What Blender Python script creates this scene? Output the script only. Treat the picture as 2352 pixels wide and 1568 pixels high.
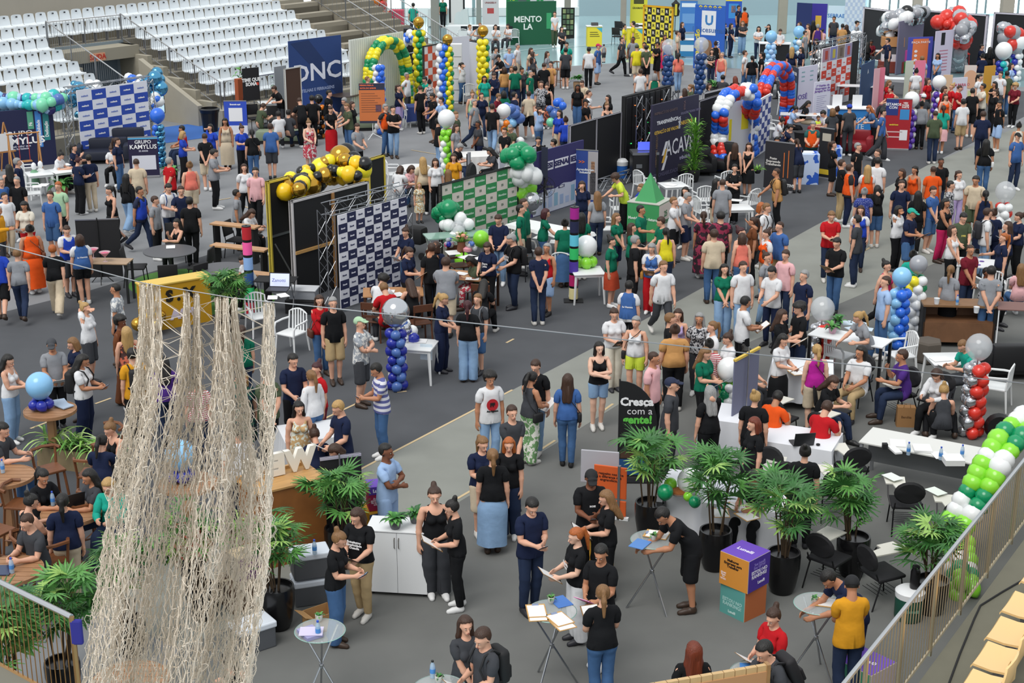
import bpy,bmesh,math,random
import numpy as np
from mathutils import Vector,Matrix
R = math.radians
PI = math.pi
random.seed(7); np.random.seed(7)
SC = bpy.context.scene
COL = SC.collection
for o in list(bpy.data.objects): bpy.data.objects.remove(o)
# ---------------------------------------------------------------- camera
CAMH,FPX,CX,CY = 10.0,3500.0,1176.0,784.0
PITCH = math.atan((784 + 365) / FPX)
cd = bpy.data.cameras.new('camera'); cam = bpy.data.objects.new('camera',cd); COL.objects.link(cam)
cd.sensor_fit = 'HORIZONTAL'; cd.sensor_width = 36.0; cd.lens = 36.0 * FPX / 2352.0
cd.clip_start = 0.1; cd.clip_end = 600
cam.location = (0,0,CAMH); cam.rotation_euler = (PI / 2 - PITCH,0,0)
SC.camera = cam
# ---------------------------------------------------------------- light
w = bpy.data.worlds.new('daylight'); SC.world = w; w.use_nodes = True
bgn = w.node_tree.nodes['Background']
bgn.inputs[0].default_value = (0.93,0.97,1.0,1); bgn.inputs[1].default_value = 0.92
sd = bpy.data.lights.new('skylight_sun','SUN'); sd.energy = 1.9; sd.angle = R(35); sd.color = (1,0.97,0.92)
so = bpy.data.objects.new('skylight_sun',sd); COL.objects.link(so); so.rotation_euler = (R(28),R(-18),0)
SC.view_settings.view_transform = 'Standard'; SC.view_settings.look = 'None'
SC.view_settings.gamma = 1.0; SC.view_settings.use_curve_mapping = False
SC.view_settings.exposure = 0.0
# ---------------------------------------------------------------- where a pixel of the survey photograph meets a level plane
def P(x,y,z=0.0):
	dx = (x - CX) / FPX; dy = (CY - y) / FPX
	cp,sp = math.cos(PITCH),math.sin(PITCH)
	d = (dx,cp + dy * sp,-sp + dy * cp)
	t = (z - CAMH) / d[2]
	return Vector((d[0] * t,d[1] * t,z))
def PD(x,y,Y):
	dx = (x - CX) / FPX; dy = (CY - y) / FPX
	cp,sp = math.cos(PITCH),math.sin(PITCH)
	d = (dx,cp + dy * sp,-sp + dy * cp)
	t = Y / d[1]
	return Vector((d[0] * t,Y,CAMH + d[2] * t))
AX = R(33.3)                                     # hall axis, to the right of straight ahead
D1 = Vector((math.sin(AX),math.cos(AX),0)); D2 = Vector((-math.cos(AX),math.sin(AX),0))
RZ1 = math.atan2(D1.y,D1.x)                     # yaw that lays local x along the hall axis
# ---------------------------------------------------------------- materials
def lin(c):
	return tuple((v / 12.92 if v <= 0.04045 else ((v + 0.055) / 1.055) ** 2.4) for v in c)
def hexc(h):
	return lin(tuple(int(h[i:i + 2],16) / 255 for i in (0,2,4)))
MATS = {}
def mat(h,rough=0.7,metal=0.0,noise=0.0,scale=20.0,alpha=1.0,trans=0.0,emit=0.0,bump=0.0,spec=0.5):
	key = (h,rough,metal,noise,scale,alpha,trans,emit,bump,spec)
	if key in MATS: return MATS[key]
	m = bpy.data.materials.new('mat_' + h); m.use_nodes = True
	nt = m.node_tree; b = nt.nodes['Principled BSDF']
	c = hexc(h); b.inputs['Base Color'].default_value = (*c,1)
	b.inputs['Roughness'].default_value = rough; b.inputs['Metallic'].default_value = metal
	b.inputs['Specular IOR Level'].default_value = spec
	if alpha < 1: b.inputs['Alpha'].default_value = alpha
	if trans > 0: b.inputs['Transmission Weight'].default_value = trans
	if emit > 0:
		b.inputs['Emission Color'].default_value = (*c,1); b.inputs['Emission Strength'].default_value = emit
	if noise > 0 or bump > 0:
		tc = nt.nodes.new('ShaderNodeTexCoord'); n = nt.nodes.new('ShaderNodeTexNoise')
		n.inputs['Scale'].default_value = scale; n.inputs['Detail'].default_value = 3
		nt.links.new(tc.outputs['Object'],n.inputs['Vector'])
		if noise > 0:
			mx = nt.nodes.new('ShaderNodeMix'); mx.data_type = 'RGBA'
			mx.inputs[6].default_value = (*[v * (1 - noise) for v in c],1)
			mx.inputs[7].default_value = (*[min(1,v * (1 + noise)) for v in c],1)
			nt.links.new(n.outputs['Fac'],mx.inputs[0]); nt.links.new(mx.outputs[2],b.inputs['Base Color'])
		if bump > 0:
			bp = nt.nodes.new('ShaderNodeBump'); bp.inputs['Strength'].default_value = bump
			bp.inputs['Distance'].default_value = 0.01
			nt.links.new(n.outputs['Fac'],bp.inputs['Height']); nt.links.new(bp.outputs['Normal'],b.inputs['Normal'])
	MATS[key] = m
	return m
def wood(h,scale=3.0,dark=0.6,rough=0.5):
	key = ('wood',h,scale,dark)
	if key in MATS: return MATS[key]
	m = bpy.data.materials.new('wood_' + h); m.use_nodes = True
	nt = m.node_tree; b = nt.nodes['Principled BSDF']; b.inputs['Roughness'].default_value = rough
	tc = nt.nodes.new('ShaderNodeTexCoord'); mp = nt.nodes.new('ShaderNodeMapping')
	mp.inputs['Scale'].default_value = (1,4,0.6)
	n = nt.nodes.new('ShaderNodeTexNoise'); n.inputs['Scale'].default_value = scale
	n.inputs['Detail'].default_value = 4; n.inputs['Distortion'].default_value = 1.5
	mx = nt.nodes.new('ShaderNodeMix'); mx.data_type = 'RGBA'; c = hexc(h)
	mx.inputs[6].default_value = (*[v * dark for v in c],1); mx.inputs[7].default_value = (*[min(1,v * 1.2) for v in c],1)
	nt.links.new(tc.outputs['Object'],mp.inputs[0]); nt.links.new(mp.outputs[0],n.inputs['Vector'])
	nt.links.new(n.outputs['Fac'],mx.inputs[0]); nt.links.new(mx.outputs[2],b.inputs['Base Color'])
	MATS[key] = m
	return m
def cloth_pattern(kind,h1,h2,scale=30.0):
	key = ('pat',kind,h1,h2,scale)
	if key in MATS: return MATS[key]
	m = bpy.data.materials.new('print_' + kind); m.use_nodes = True
	nt = m.node_tree; b = nt.nodes['Principled BSDF']; b.inputs['Roughness'].default_value = 0.85
	tc = nt.nodes.new('ShaderNodeTexCoord'); ra = nt.nodes.new('ShaderNodeValToRGB'); ra.color_ramp.interpolation = 'CONSTANT'
	if kind == 'stripe':
		t = nt.nodes.new('ShaderNodeTexWave'); t.bands_direction = 'Z'; t.inputs['Scale'].default_value = scale; out = t.outputs['Fac']; cut = 0.5
	elif kind == 'dots':
		t = nt.nodes.new('ShaderNodeTexVoronoi'); t.inputs['Scale'].default_value = scale; out = t.outputs['Distance']; cut = 0.28
	else:
		t = nt.nodes.new('ShaderNodeTexNoise'); t.inputs['Scale'].default_value = scale; out = t.outputs['Fac']; cut = 0.52
	ra.color_ramp.elements[0].color = (*hexc(h2),1); ra.color_ramp.elements[1].position = cut; ra.color_ramp.elements[1].color = (*hexc(h1),1)
	nt.links.new(tc.outputs['Object'],t.inputs['Vector']); nt.links.new(out,ra.inputs[0]); nt.links.new(ra.outputs[0],b.inputs['Base Color'])
	MATS[key] = m
	return m
# ---------------------------------------------------------------- objects
LABELS = {}
def tag(o,label=None,cat=None,group=None,kind=None):
	if label:
		o['label'] = label
		if 'kind' not in o: o['kind'] = 'thing'
		LABELS.setdefault(label,[]).append(o.name)
	if cat: o['category'] = cat
	if group: o['group'] = group
	if kind: o['kind'] = kind
	return o
def empty(name,loc=(0,0,0),rz=0,label=None,cat=None,group=None,kind=None):
	o = bpy.data.objects.new(name,None); COL.objects.link(o); o.empty_display_size = 0.1
	o.location = loc; o.rotation_euler = (0,0,rz)
	return tag(o,label,cat,group,kind)
def npmesh(name,V,F,mats,smooth=False,midx=None):
	V = np.asarray(V,np.float32); me = bpy.data.meshes.new(name)
	if isinstance(F,np.ndarray):
		n = F.shape[1]; nf = len(F)
		me.vertices.add(len(V)); me.vertices.foreach_set('co',V.ravel())
		me.loops.add(nf * n); me.loops.foreach_set('vertex_index',F.ravel().astype(np.int32))
		me.polygons.add(nf); me.polygons.foreach_set('loop_start',np.arange(0,nf * n,n,dtype=np.int32))
		me.update(calc_edges=True)
	else:
		me.from_pydata(V.tolist(),[],F); me.update()
	for m in (mats if isinstance(mats,(list,tuple)) else [mats]): me.materials.append(m)
	if midx is not None: me.polygons.foreach_set('material_index',np.asarray(midx,np.int32))
	if smooth: me.polygons.foreach_set('use_smooth',np.ones(len(me.polygons),bool))
	return me
def link(name,me,parent=None,loc=None,rz=None):
	o = bpy.data.objects.new(name,me); COL.objects.link(o)
	if parent: o.parent = parent
	if loc is not None: o.location = loc
	if rz is not None: o.rotation_euler = (0,0,rz)
	return o
class MB:
	"""collects simple solids into one mesh"""
	def __init__(s): s.v = []; s.f = []
	def add(s,V,F,M=None):
		b = len(s.v)
		s.v += [tuple(M @ Vector(p)) if M else tuple(p) for p in V]; s.f += [tuple(i + b for i in f) for f in F]; return s
	def box(s,x0,x1,y0,y1,z0,z1,M=None,bev=0.0):
		if bev <= 0:
			V = [(x,y,z) for x in (x0,x1) for y in (y0,y1) for z in (z0,z1)]
			F = [(0,1,3,2),(4,6,7,5),(0,4,5,1),(2,3,7,6),(0,2,6,4),(1,5,7,3)]
			return s.add(V,F,M)
		bm = bmesh.new(); bmesh.ops.create_cube(bm,size=1)
		for v in bm.verts:
			v.co = Vector(((x0 + x1) / 2 + v.co.x * (x1 - x0),(y0 + y1) / 2 + v.co.y * (y1 - y0),(z0 + z1) / 2 + v.co.z * (z1 - z0)))
		bmesh.ops.bevel(bm,geom=bm.edges[:],offset=bev,segments=2,affect='EDGES',profile=0.5)
		bm.verts.index_update(); V = [v.co.copy() for v in bm.verts]; F = [[v.index for v in f.verts] for f in bm.faces]; bm.free()
		return s.add(V,F,M)
	def tube(s,pts,r,n=6,cap=True,M=None):
		pts = [Vector(p) for p in pts]; rs = r if isinstance(r,(list,tuple)) else [r] * len(pts)
		V = []; F = []; up = None
		for i,p in enumerate(pts):
			d = (pts[min(i + 1,len(pts) - 1)] - pts[max(i - 1,0)])
			d = d.normalized() if d.length > 1e-9 else Vector((0,0,1))
			if up is None: up = Vector((0,0,1)) if abs(d.z) < 0.9 else Vector((1,0,0))
			a = d.cross(up); a = a.normalized() if a.length > 1e-6 else d.orthogonal().normalized()
			b = a.cross(d); up = b
			for k in range(n):
				t = 2 * PI * k / n; V.append(p + a * math.cos(t) * rs[i] + b * math.sin(t) * rs[i])
		for i in range(len(pts) - 1):
			for k in range(n):
				F.append((i * n + k,i * n + (k + 1) % n,(i + 1) * n + (k + 1) % n,(i + 1) * n + k))
		if cap: F.append(tuple(range(n))[::-1]); F.append(tuple((len(pts) - 1) * n + k for k in range(n)))
		return s.add(V,F,M)
	def lathe(s,prof,n=24,M=None,sx=1.0,sy=1.0,cap=True):
		V = []; F = []
		for (r,z) in prof:
			for k in range(n):
				t = 2 * PI * k / n; V.append((r * math.cos(t) * sx,r * math.sin(t) * sy,z))
		for i in range(len(prof) - 1):
			for k in range(n): F.append((i * n + k,i * n + (k + 1) % n,(i + 1) * n + (k + 1) % n,(i + 1) * n + k))
		if not cap: return s.add(V,F,M)
		if prof[0][0] > 1e-4 and not (prof[1][1] == prof[0][1] and prof[1][0] < prof[0][0]): F.append(tuple(range(n))[::-1])
		if prof[-1][0] > 1e-4 and not (prof[-2][1] == prof[-1][1] and prof[-2][0] < prof[-1][0]): F.append(tuple((len(prof) - 1) * n + k for k in range(n)))
		return s.add(V,F,M)
	def prism(s,poly,y0,y1,M=None):
		"""polygon in x,z given a thickness along y"""
		n = len(poly); V = [(x,y0,z) for x,z in poly] + [(x,y1,z) for x,z in poly]
		F = [tuple(range(n)),tuple(range(2 * n - 1,n - 1,-1))] + [(i,i + n,(i + 1) % n + n,(i + 1) % n) for i in range(n)]
		return s.add(V,F,M)
	def mesh(s,name,m,smooth=False):
		me = bpy.data.meshes.new(name); me.from_pydata([tuple(v) for v in s.v],[],s.f); me.update()
		bm = bmesh.new(); bm.from_mesh(me); bmesh.ops.recalc_face_normals(bm,faces=bm.faces); bm.to_mesh(me); bm.free()
		me.materials.append(m)
		if smooth:
			me.polygons.foreach_set('use_smooth',np.ones(len(me.polygons),bool))
			try: me.set_sharp_from_angle(angle=R(40))
			except Exception: pass
		return me
	def build(s,name,m,parent=None,loc=None,rz=None,smooth=False):
		return link(name,s.mesh(name,m,smooth),parent,loc,rz)
def T(x=0,y=0,z=0,rx=0,ry=0,rz=0,s=1):
	return Matrix.Translation((x,y,z)) @ Matrix.Rotation(rz,4,'Z') @ Matrix.Rotation(ry,4,'Y') @ Matrix.Rotation(rx,4,'X') @ Matrix.Scale(s,4)
def copy_tree(o,parent=None):
	c = o.copy(); COL.objects.link(c)
	if parent: c.parent = parent
	for ch in o.children: copy_tree(ch,c)
	return c
TXT = {}
def text_mesh(s,size,m,align='CENTER',ext=0.001,bold=0.0):
	key = (s,size,m.name,align,bold)
	if key in TXT: return TXT[key]
	c = bpy.data.curves.new('lettering','FONT'); c.body = s; c.size = size; c.align_x = align; c.align_y = 'CENTER'
	c.extrude = ext; c.offset = bold; c.resolution_u = 2; c.space_line = 0.9
	o = bpy.data.objects.new('lettering',c); me = bpy.data.meshes.new('lettering'); TXT[key] = me; PEND.append((o,me,m))
	return me
PEND = []
def bake_texts():
	"""turn every printed word into a plain mesh in one go"""
	for o,me,m in PEND: COL.objects.link(o)
	dg = bpy.context.evaluated_depsgraph_get(); got = []
	for o,me,m in PEND: got.append(bpy.data.meshes.new_from_object(o.evaluated_get(dg)))
	for (o,me,m),g in zip(PEND,got):
		c = o.data; bpy.data.objects.remove(o); bpy.data.curves.remove(c); g.materials.clear(); g.materials.append(m); me.user_remap(g); bpy.data.meshes.remove(me); g.name = 'lettering'
	PEND.clear()
def text(s,size,m,parent,M,align='CENTER',name='lettering',ext=0.001,bold=0.0,sx=1.0):
	"""flat print: letter outlines lying in local x (reading) and z (up), facing -y"""
	o = bpy.data.objects.new(name,text_mesh(s,size,m,align,ext,bold)); COL.objects.link(o); o.parent = parent
	o.matrix_local = M @ Matrix.Rotation(PI / 2,4,'X') @ Matrix.Diagonal((sx,1,1,1))
	return o
# ================================================================ people: one shaped body, posed joint by joint
def sstep(x,a,b):
	t = np.clip((x - a) / (b - a),0,1); return t * t * (3 - 2 * t)
def surface_nets(Fg,lo,h):
	S = Fg < 0; nx,ny,nz = Fg.shape
	c = np.zeros((nx - 1,ny - 1,nz - 1),np.int8)
	sh = [(i,j,k) for i in (0,1) for j in (0,1) for k in (0,1)]
	sl = lambda A,o: A[o[0]:nx - 1 + o[0],o[1]:ny - 1 + o[1],o[2]:nz - 1 + o[2]]
	for o in sh: c += sl(S,o)
	act = (c > 0) & (c < 8); idx = -np.ones(act.shape,np.int64); n = int(act.sum()); idx[act] = np.arange(n)
	I = np.argwhere(act); acc = np.zeros((n,3)); cnt = np.zeros(n)
	for a in range(len(sh)):
		for b in range(a + 1,len(sh)):
			if sum(abs(np.array(sh[a]) - np.array(sh[b]))) != 1: continue
			A = sh[a]; B = sh[b]
			fa = Fg[I[:,0] + A[0],I[:,1] + A[1],I[:,2] + A[2]]; fb = Fg[I[:,0] + B[0],I[:,1] + B[1],I[:,2] + B[2]]
			m = (fa < 0) != (fb < 0); t = fa[m] / (fa[m] - fb[m])
			acc[m] += np.array(A) + t[:,None] * (np.array(B) - np.array(A)); cnt[m] += 1
	V = (I + acc / cnt[:,None]) * h + np.array(lo)
	Q = []
	for ax in range(3):
		e = [0,0,0]; e[ax] = 1
		a = S[:nx - e[0],:ny - e[1],:nz - e[2]]; b = S[e[0]:,e[1]:,e[2]:]
		d = np.argwhere(a != b); u,v = [(1,2),(2,0),(0,1)][ax]
		d = d[(d[:,u] > 0) & (d[:,v] > 0)]
		d = d[(d[:,u] < Fg.shape[u] - 1) & (d[:,v] < Fg.shape[v] - 1)]
		eu = np.eye(3,dtype=int)[u]; ev = np.eye(3,dtype=int)[v]
		q = np.stack([idx[tuple((d - eu - ev).T)],idx[tuple((d - ev).T)],idx[tuple(d.T)],idx[tuple((d - eu).T)]],1)
		ins = a[tuple(d.T)]; q[~ins] = q[~ins][:,::-1]; Q.append(q)
	Q = np.concatenate(Q); return V,Q[(Q >= 0).all(1)]
class Field:
	def __init__(s,lo,hi,h):
		s.lo = np.array(lo,float); s.h = h
		n = np.ceil((np.array(hi) - s.lo) / h).astype(int) + 1
		s.ax = [s.lo[i] + h * np.arange(n[i]) for i in range(3)]; s.F = np.full(tuple(n),1.0)
	def _box(s,lo,hi):
		return tuple(slice(max(0,int((lo[i] - s.lo[i]) / s.h)),max(0,int((hi[i] - s.lo[i]) / s.h) + 2)) for i in range(3))
	def cap(s,a,b,ra,rb,sy=1.0,sx=1.0,k=0.02,sub=False,oy=None):
		"""tapered capsule; sx, sy squash it across; joined smoothly"""
		a = np.array(a,float); b = np.array(b,float); r = max(ra,rb) * max(sx,sy,1) + k + 0.03
		bx = s._box(np.minimum(a,b) - r,np.maximum(a,b) + r)
		X = s.ax[0][bx[0]][:,None,None]; Y = s.ax[1][bx[1]][None,:,None]; Z = s.ax[2][bx[2]][None,None,:]
		sc = (1 / sx,1 / sy,1); A = a * sc; Bv = (b - a) * sc; L = (Bv ** 2).sum() + 1e-12
		px = X * sc[0] - A[0]; py = Y * sc[1] - A[1]; pz = Z - A[2]
		t = np.clip((px * Bv[0] + py * Bv[1] + pz * Bv[2]) / L,0,1)
		d = np.sqrt((px - t * Bv[0]) ** 2 + (py - t * Bv[1]) ** 2 + (pz - t * Bv[2]) ** 2) - (ra + (rb - ra) * t)
		d = d * min(sx,sy,1)
		f = s.F[bx]
		if sub: s.F[bx] = np.maximum(f,-d)
		else:
			hh = np.clip(0.5 + 0.5 * (f - d) / k,0,1); s.F[bx] = f * (1 - hh) + d * hh - k * hh * (1 - hh)
		return s
	def cut(s,fn):
		X,Y,Z = np.meshgrid(*s.ax,indexing='ij',sparse=True); s.F = np.maximum(s.F,fn(X,Y,Z)); return s
	def nets(s): return surface_nets(s.F,s.lo,s.h)
SH = np.array([.172,.01,1.415]); AD = np.array([.7071,0,-.7071]); UL,FL = .285,.255
EL = SH + AD * UL; WR = EL + AD * FL
HIP = np.array([.092,.0,.93]); KN = np.array([.125,-.012,.51]); AN = np.array([.150,.02,.085])
def mir(p,s): return (p[0] * s,p[1],p[2])
def torso(f,sex,g=0.0,zlo=.90):
	w = 1.0 if sex == 'M' else .90
	f.cap((0,.01,1.0),(0,0,1.14),.155 * (1.0 if sex == 'M' else 1.0) + g,(.142 if sex == 'M' else .122) + g,sy=.74)
	f.cap((-.035,.005,1.14),(-.04,.0,1.34),(.118 if sex == 'M' else .10) + g,.125 * w + g,sy=.78)
	f.cap((.035,.005,1.14),(.04,.0,1.34),(.118 if sex == 'M' else .10) + g,.125 * w + g,sy=.78)
	if sex == 'F':
		for s in (1,-1): f.cap((s * .065,-.075,1.27),(s * .068,-.085,1.27),.056 + g,.05 + g)
	hw = .172 * (1 if sex == 'M' else .93)
	for s in (1,-1): f.cap((0,.015,1.405),(s * hw * .85,.01,1.398),.072 + g * .7,.050 + g * .6,sy=.95)
	if g > .01: f.cap((0,.01,1.06),(0,.015,.86),.165 + g,.176 + g * 1.2,sy=.76)
	hp = .098 if sex == 'M' else .108
	for s in (1,-1): f.cap((s * .06,.012,.98),(s * .085,.018,.90),hp + g,hp + g,sy=.98)
def arm(f,s,g=0.0,up=1.0,fore=1.0,k=.02):
	a = SH; e = EL; u = a + (e - a) * min(up,1)
	f.cap(mir(a + [-.008,0,-.012],s),mir(a + (u - a) * .5,s),.050 + g * .45,.048 + g,k=k)
	f.cap(mir(a + (u - a) * .5,s),mir(u,s),.050 + g,.050 - .010 * up + g,k=k)
	if fore > 0 and up >= 1:
		wq = e + (WR - e) * fore; m = e + (wq - e) * .3
		f.cap(mir(e,s),mir(m,s),.040 + g,.042 + g,k=k); f.cap(mir(m,s),mir(wq,s),.042 + g,.042 - .016 * fore + g,k=k)
def leg(f,s,g=0.0,ga=None,k=.02,sex='M'):
	ga = g if ga is None else ga; th = .088 if sex == 'M' else .092
	f.cap(mir(HIP + [0,.005,-.03],s),mir(KN + [0,0,.04],s),th + g,.060 + (g + ga) / 2,k=k)
	f.cap(mir(KN + [0,0,.04],s),mir(KN - [-.004,-.012,.12],s),.060 + (g + ga) / 2,.058 + (g + ga) / 2,k=k)
	f.cap(mir(KN - [-.004,-.012,.12],s),mir(AN,s),.058 + (g + ga) / 2,.038 + ga,k=k)
LO = (-.78,-.26,-.01); HI = (.78,.26,1.80)
def body_field(sex):
	f = Field(LO,HI,.009); torso(f,sex)
	for s in (1,-1):
		arm(f,s); leg(f,s,sex=sex)
		# foot
		f.cap(mir((.150,.035,.045),s),mir((.158,-.09,.038),s),.040,.036,k=.015); f.cap(mir((.158,-.09,.034),s),mir((.162,-.155,.024),s),.037,.026,k=.015)
		# hand: palm, four fingers, thumb; palm faces the thigh, thumb forward
		n = np.array([-.7071,0,-.7071]); w0 = WR
		f.cap(mir(w0,s),mir(w0 + AD * .035,s),.024,.027,sy=1.15,k=.012)
		for q,ln in ((-.027,.078),(-.009,.088),(.009,.082),(.026,.064)):
			b = w0 + AD * .085 + np.array([0,q,0]); f.cap(mir(w0 + AD * .03 + np.array([0,q * .8,0]),s),mir(b,s),.0145,.013,k=.012)
			m = b + AD * ln * .5 + n * .008; t = m + AD * ln * .42 + n * .028
			f.cap(mir(b,s),mir(m,s),.0105,.0095,k=.004); f.cap(mir(m,s),mir(t,s),.0095,.008,k=.004)
		b = w0 + AD * .02 + np.array([0,-.022,0]); m = w0 + AD * .058 + np.array([0,-.050,0]) + n * .012
		f.cap(mir(b,s),mir(m,s),.016,.012,k=.01); f.cap(mir(m,s),mir(m + AD * .035 + np.array([0,-.008,0]) + n * .01,s),.0115,.009,k=.004)
	# neck and head
	nr = .058 if sex == 'M' else .048
	f.cap((0,.02,1.42),(0,.005,1.56),nr + .008,nr,k=.03)
	f.cap((0,.012,1.645),(0,.016,1.66),.0865,.082,sy=1.13,sx=.92,k=.02)
	f.cap((0,-.03,1.60),(0,-.052,1.565),.060,.038,sx=.95,k=.02)
	f.cap((0,-.075,1.551),(0,-.072,1.549),.021,.02,k=.012)
	f.cap((0,-.088,1.632),(0,-.113,1.599),.009,.0145,k=.012)
	f.cap((-.03,-.082,1.648),(.03,-.082,1.648),.012,.012,k=.015)
	f.cap((0,-.09,1.573),(0,-.094,1.573),.018,.012,sx=1.4,k=.01)
	for s in (1,-1):
		f.cap((s * .082,.01,1.622),(s * .088,.018,1.60),.018,.011,sx=.6,k=.008)
		f.cap((s * .032,-.099,1.628),(s * .032,-.100,1.627),.009,.009,sub=True)
	return f
def garment(kind,sex):
	f = Field(LO,HI,.0125); C = None
	if kind in ('t','l','k'):
		g = {'t': .020,'l': .018,'k': .014}[kind]; torso(f,sex,g)
		hem = .86 if sex == 'M' else .92
		if kind == 'k': hem = .93
		for s in (1,-1):
			if kind == 't': arm(f,s,.020,up=.66)
			if kind == 'l': arm(f,s,.014,up=1,fore=.93)
			if kind == 'k':
				f.cap(mir((.155,0,1.42),s),mir((.25,0,1.36),s),.075,.085,sub=True)
		def cutf(X,Y,Z):
			nk = .082 - np.sqrt(X ** 2 + ((Y + .02) / 1.05) ** 2 + ((Z - 1.515) / 1.1) ** 2)
			if kind == 'k': nk = .098 - np.sqrt(X ** 2 + ((Y + .05) / 1.1) ** 2 + ((Z - 1.46) / 1.3) ** 2)
			out = np.maximum(hem - Z,nk)
			if kind == 't':
				# sleeve ends square across the arm
				t = (np.abs(X) - SH[0]) * .7071 + (SH[2] - Z) * .7071; pe = np.abs((np.abs(X) - SH[0]) * .7071 - (SH[2] - Z) * .7071)
				out = np.maximum(out,np.where((t > .1) & (np.abs(X) > .2) & (Z > 1.05),t - .20,-1))
			return out
		f.cut(cutf)
	else:
		for s in (1,-1):
			hp = .098 if sex == 'M' else .110
			f.cap((s * .048,.012,1.0),(s * .082,.018,.90),hp + .002,hp + .010,sy=.96)
			if kind == 'p': leg(f,s,.013,.020,sex=sex)
			if kind == 'w': leg(f,s,.022,.062,sex=sex)
			if kind == 's': leg(f,s,.028,.060,sex=sex)
			if kind == 'm': leg(f,s,.018,.050,sex=sex)
		cz = {'p': .095,'w': .055,'s': .50,'m': .66}[kind]; f.cut(lambda X,Y,Z: np.maximum(cz - Z,Z - 1.0) + 0 * X + 0 * Y)
	return f
def skirt(z1,r1,z0=1.0,r0=.135):
	V = []; n = 20; rows = 9; F = []
	for i in range(rows):
		t = i / (rows - 1); z = z0 + (z1 - z0) * t
		r = r0 + (max(r1,.19) - r0) * min(1,t * 3.2 * (1.05 - z1) / .7) ** .8 if z > .85 else max(r1,.19) + (r1 - max(r1,.19)) * 0 + (r1 - .19) * (.85 - z) / max(.1,.85 - z1)
		for k in range(n):
			a = 2 * PI * k / n; q = 1 + .05 * t * math.cos(a * 5); V.append((r * q * math.cos(a),r * .78 * q * math.sin(a) + .01,z))
	for i in range(rows - 1):
		for k in range(n): F += [(i * n + k,(i + 1) * n + k,(i + 1) * n + (k + 1) % n),(i * n + k,(i + 1) * n + (k + 1) % n,i * n + (k + 1) % n)]
	return np.array(V),np.array(F)
def hair_field(st):
	f = Field((-.24,-.22,1.05),(.24,.34,1.90),.010)
	g = {'z': .004,'c': .040,'h': .014}.get(st,.014)
	f.cap((0,.016,1.648),(0,.02,1.664),.0865 + g,.083 + g,sy=1.13,sx=.95,k=.02)
	if st == 'c':
		for i in range(14):
			a = i * 2.4; z = 1.64 + .09 * ((i * 7) % 10) / 10; f.cap((.09 * math.cos(a),.03 + .09 * math.sin(a),z),(.1 * math.cos(a),.03 + .1 * math.sin(a),z),.035,.032,k=.02)
	face = .0 if st == 'z' else .0
	# open the face and the neck
	f.cut(lambda X,Y,Z: np.where(Y < .03,np.minimum(.004 - Y,1.704 - .24 * np.abs(X) - Z),-1.0) + 0 * X)
	if st != 'h': f.cut(lambda X,Y,Z: (1.575 if st != 'z' else 1.60) - Z + 0 * X + 0 * Y)
	else: f.cut(lambda X,Y,Z: 1.635 - Z + 0 * X + 0 * Y)
	if st == 'l':
		for s in (1,-1):
			f.cap((s * .075,.03,1.66),(s * .088,.03,1.48),.030,.034,k=.03); f.cap((s * .088,.035,1.48),(s * .07,.075,1.30),.034,.030,k=.03)
		f.cap((-.04,.085,1.62),(-.045,.115,1.26),.050,.040,sy=.8,k=.04); f.cap((.04,.085,1.62),(.045,.115,1.26),.050,.040,sy=.8,k=.04)
	if st == 'm':
		for s in (1,-1): f.cap((s * .078,.02,1.66),(s * .085,.02,1.50),.030,.036,k=.03)
		f.cap((-.04,.08,1.62),(-.04,.08,1.51),.050,.048,k=.04); f.cap((.04,.08,1.62),(.04,.08,1.51),.050,.048,k=.04)
	if st == 'p':
		f.cap((0,.115,1.68),(0,.15,1.68),.026,.03,k=.02); f.cap((0,.15,1.68),(0,.165,1.55),.032,.036,k=.02); f.cap((0,.165,1.55),(0,.135,1.36),.036,.018,k=.02)
	if st == 'b': f.cap((0,.10,1.74),(0,.115,1.76),.042,.038,k=.015)
	if st == 'h':
		f.cap((0,-.085,1.695),(0,-.16,1.675),.030,.024,sx=2.4,k=.01)
		f.cut(lambda X,Y,Z: np.where(Y < -.105,np.abs(Z - 1.675 - .25 * (Y + .10) * -1 * 0) - .012,-1.0) + 0 * X)
	return f
def weights(V):
	x,y,z = V.T; n = len(V); W = np.zeros((n,15)); s = np.where(x >= 0,1,-1); ax = np.abs(x)
	t = (ax - SH[0]) * AD[0] + (z - SH[2]) * AD[2]
	pe = np.sqrt(((ax - SH[0]) - t * AD[0]) ** 2 + (y - SH[1]) ** 2 + ((z - SH[2]) - t * AD[2]) ** 2)
	lim = .085 + .12 * np.clip(t,0,.35)
	arm_ = sstep(t,-.035,.075) * (1 - sstep(pe,lim,lim + .03)); arm_ = np.where(t > .30,1.0 * (ax > .3),arm_)
	fo = sstep(t,UL - .035,UL + .035) * arm_; ha = sstep(t,UL + FL - .02,UL + FL + .015) * arm_
	head = sstep(z,1.475,1.55) * (1 - arm_); body = 1 - arm_ - head
	leg_ = (1 - sstep(z,.86,.98)) * body; tor = sstep(z,.99,1.17) * body
	sh_ = (1 - sstep(z,.465,.555)); ft = 1 - sstep(z,.07,.125)
	l = sstep(x,-.02,.02)
	W[:,0] = body - leg_ - tor; W[:,1] = tor; W[:,2] = head
	for i,m in ((0,s > 0),(1,s < 0)):
		W[:,3 + i] = (arm_ - fo) * m; W[:,5 + i] = (fo - ha) * m; W[:,7 + i] = ha * m
		li = l if i == 0 else 1 - l
		W[:,9 + i] = leg_ * li * (1 - sh_); W[:,11 + i] = leg_ * li * sh_ * (1 - ft); W[:,13 + i] = leg_ * li * sh_ * ft
	W = np.clip(W,0,None); return W / W.sum(1,keepdims=True)
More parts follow.
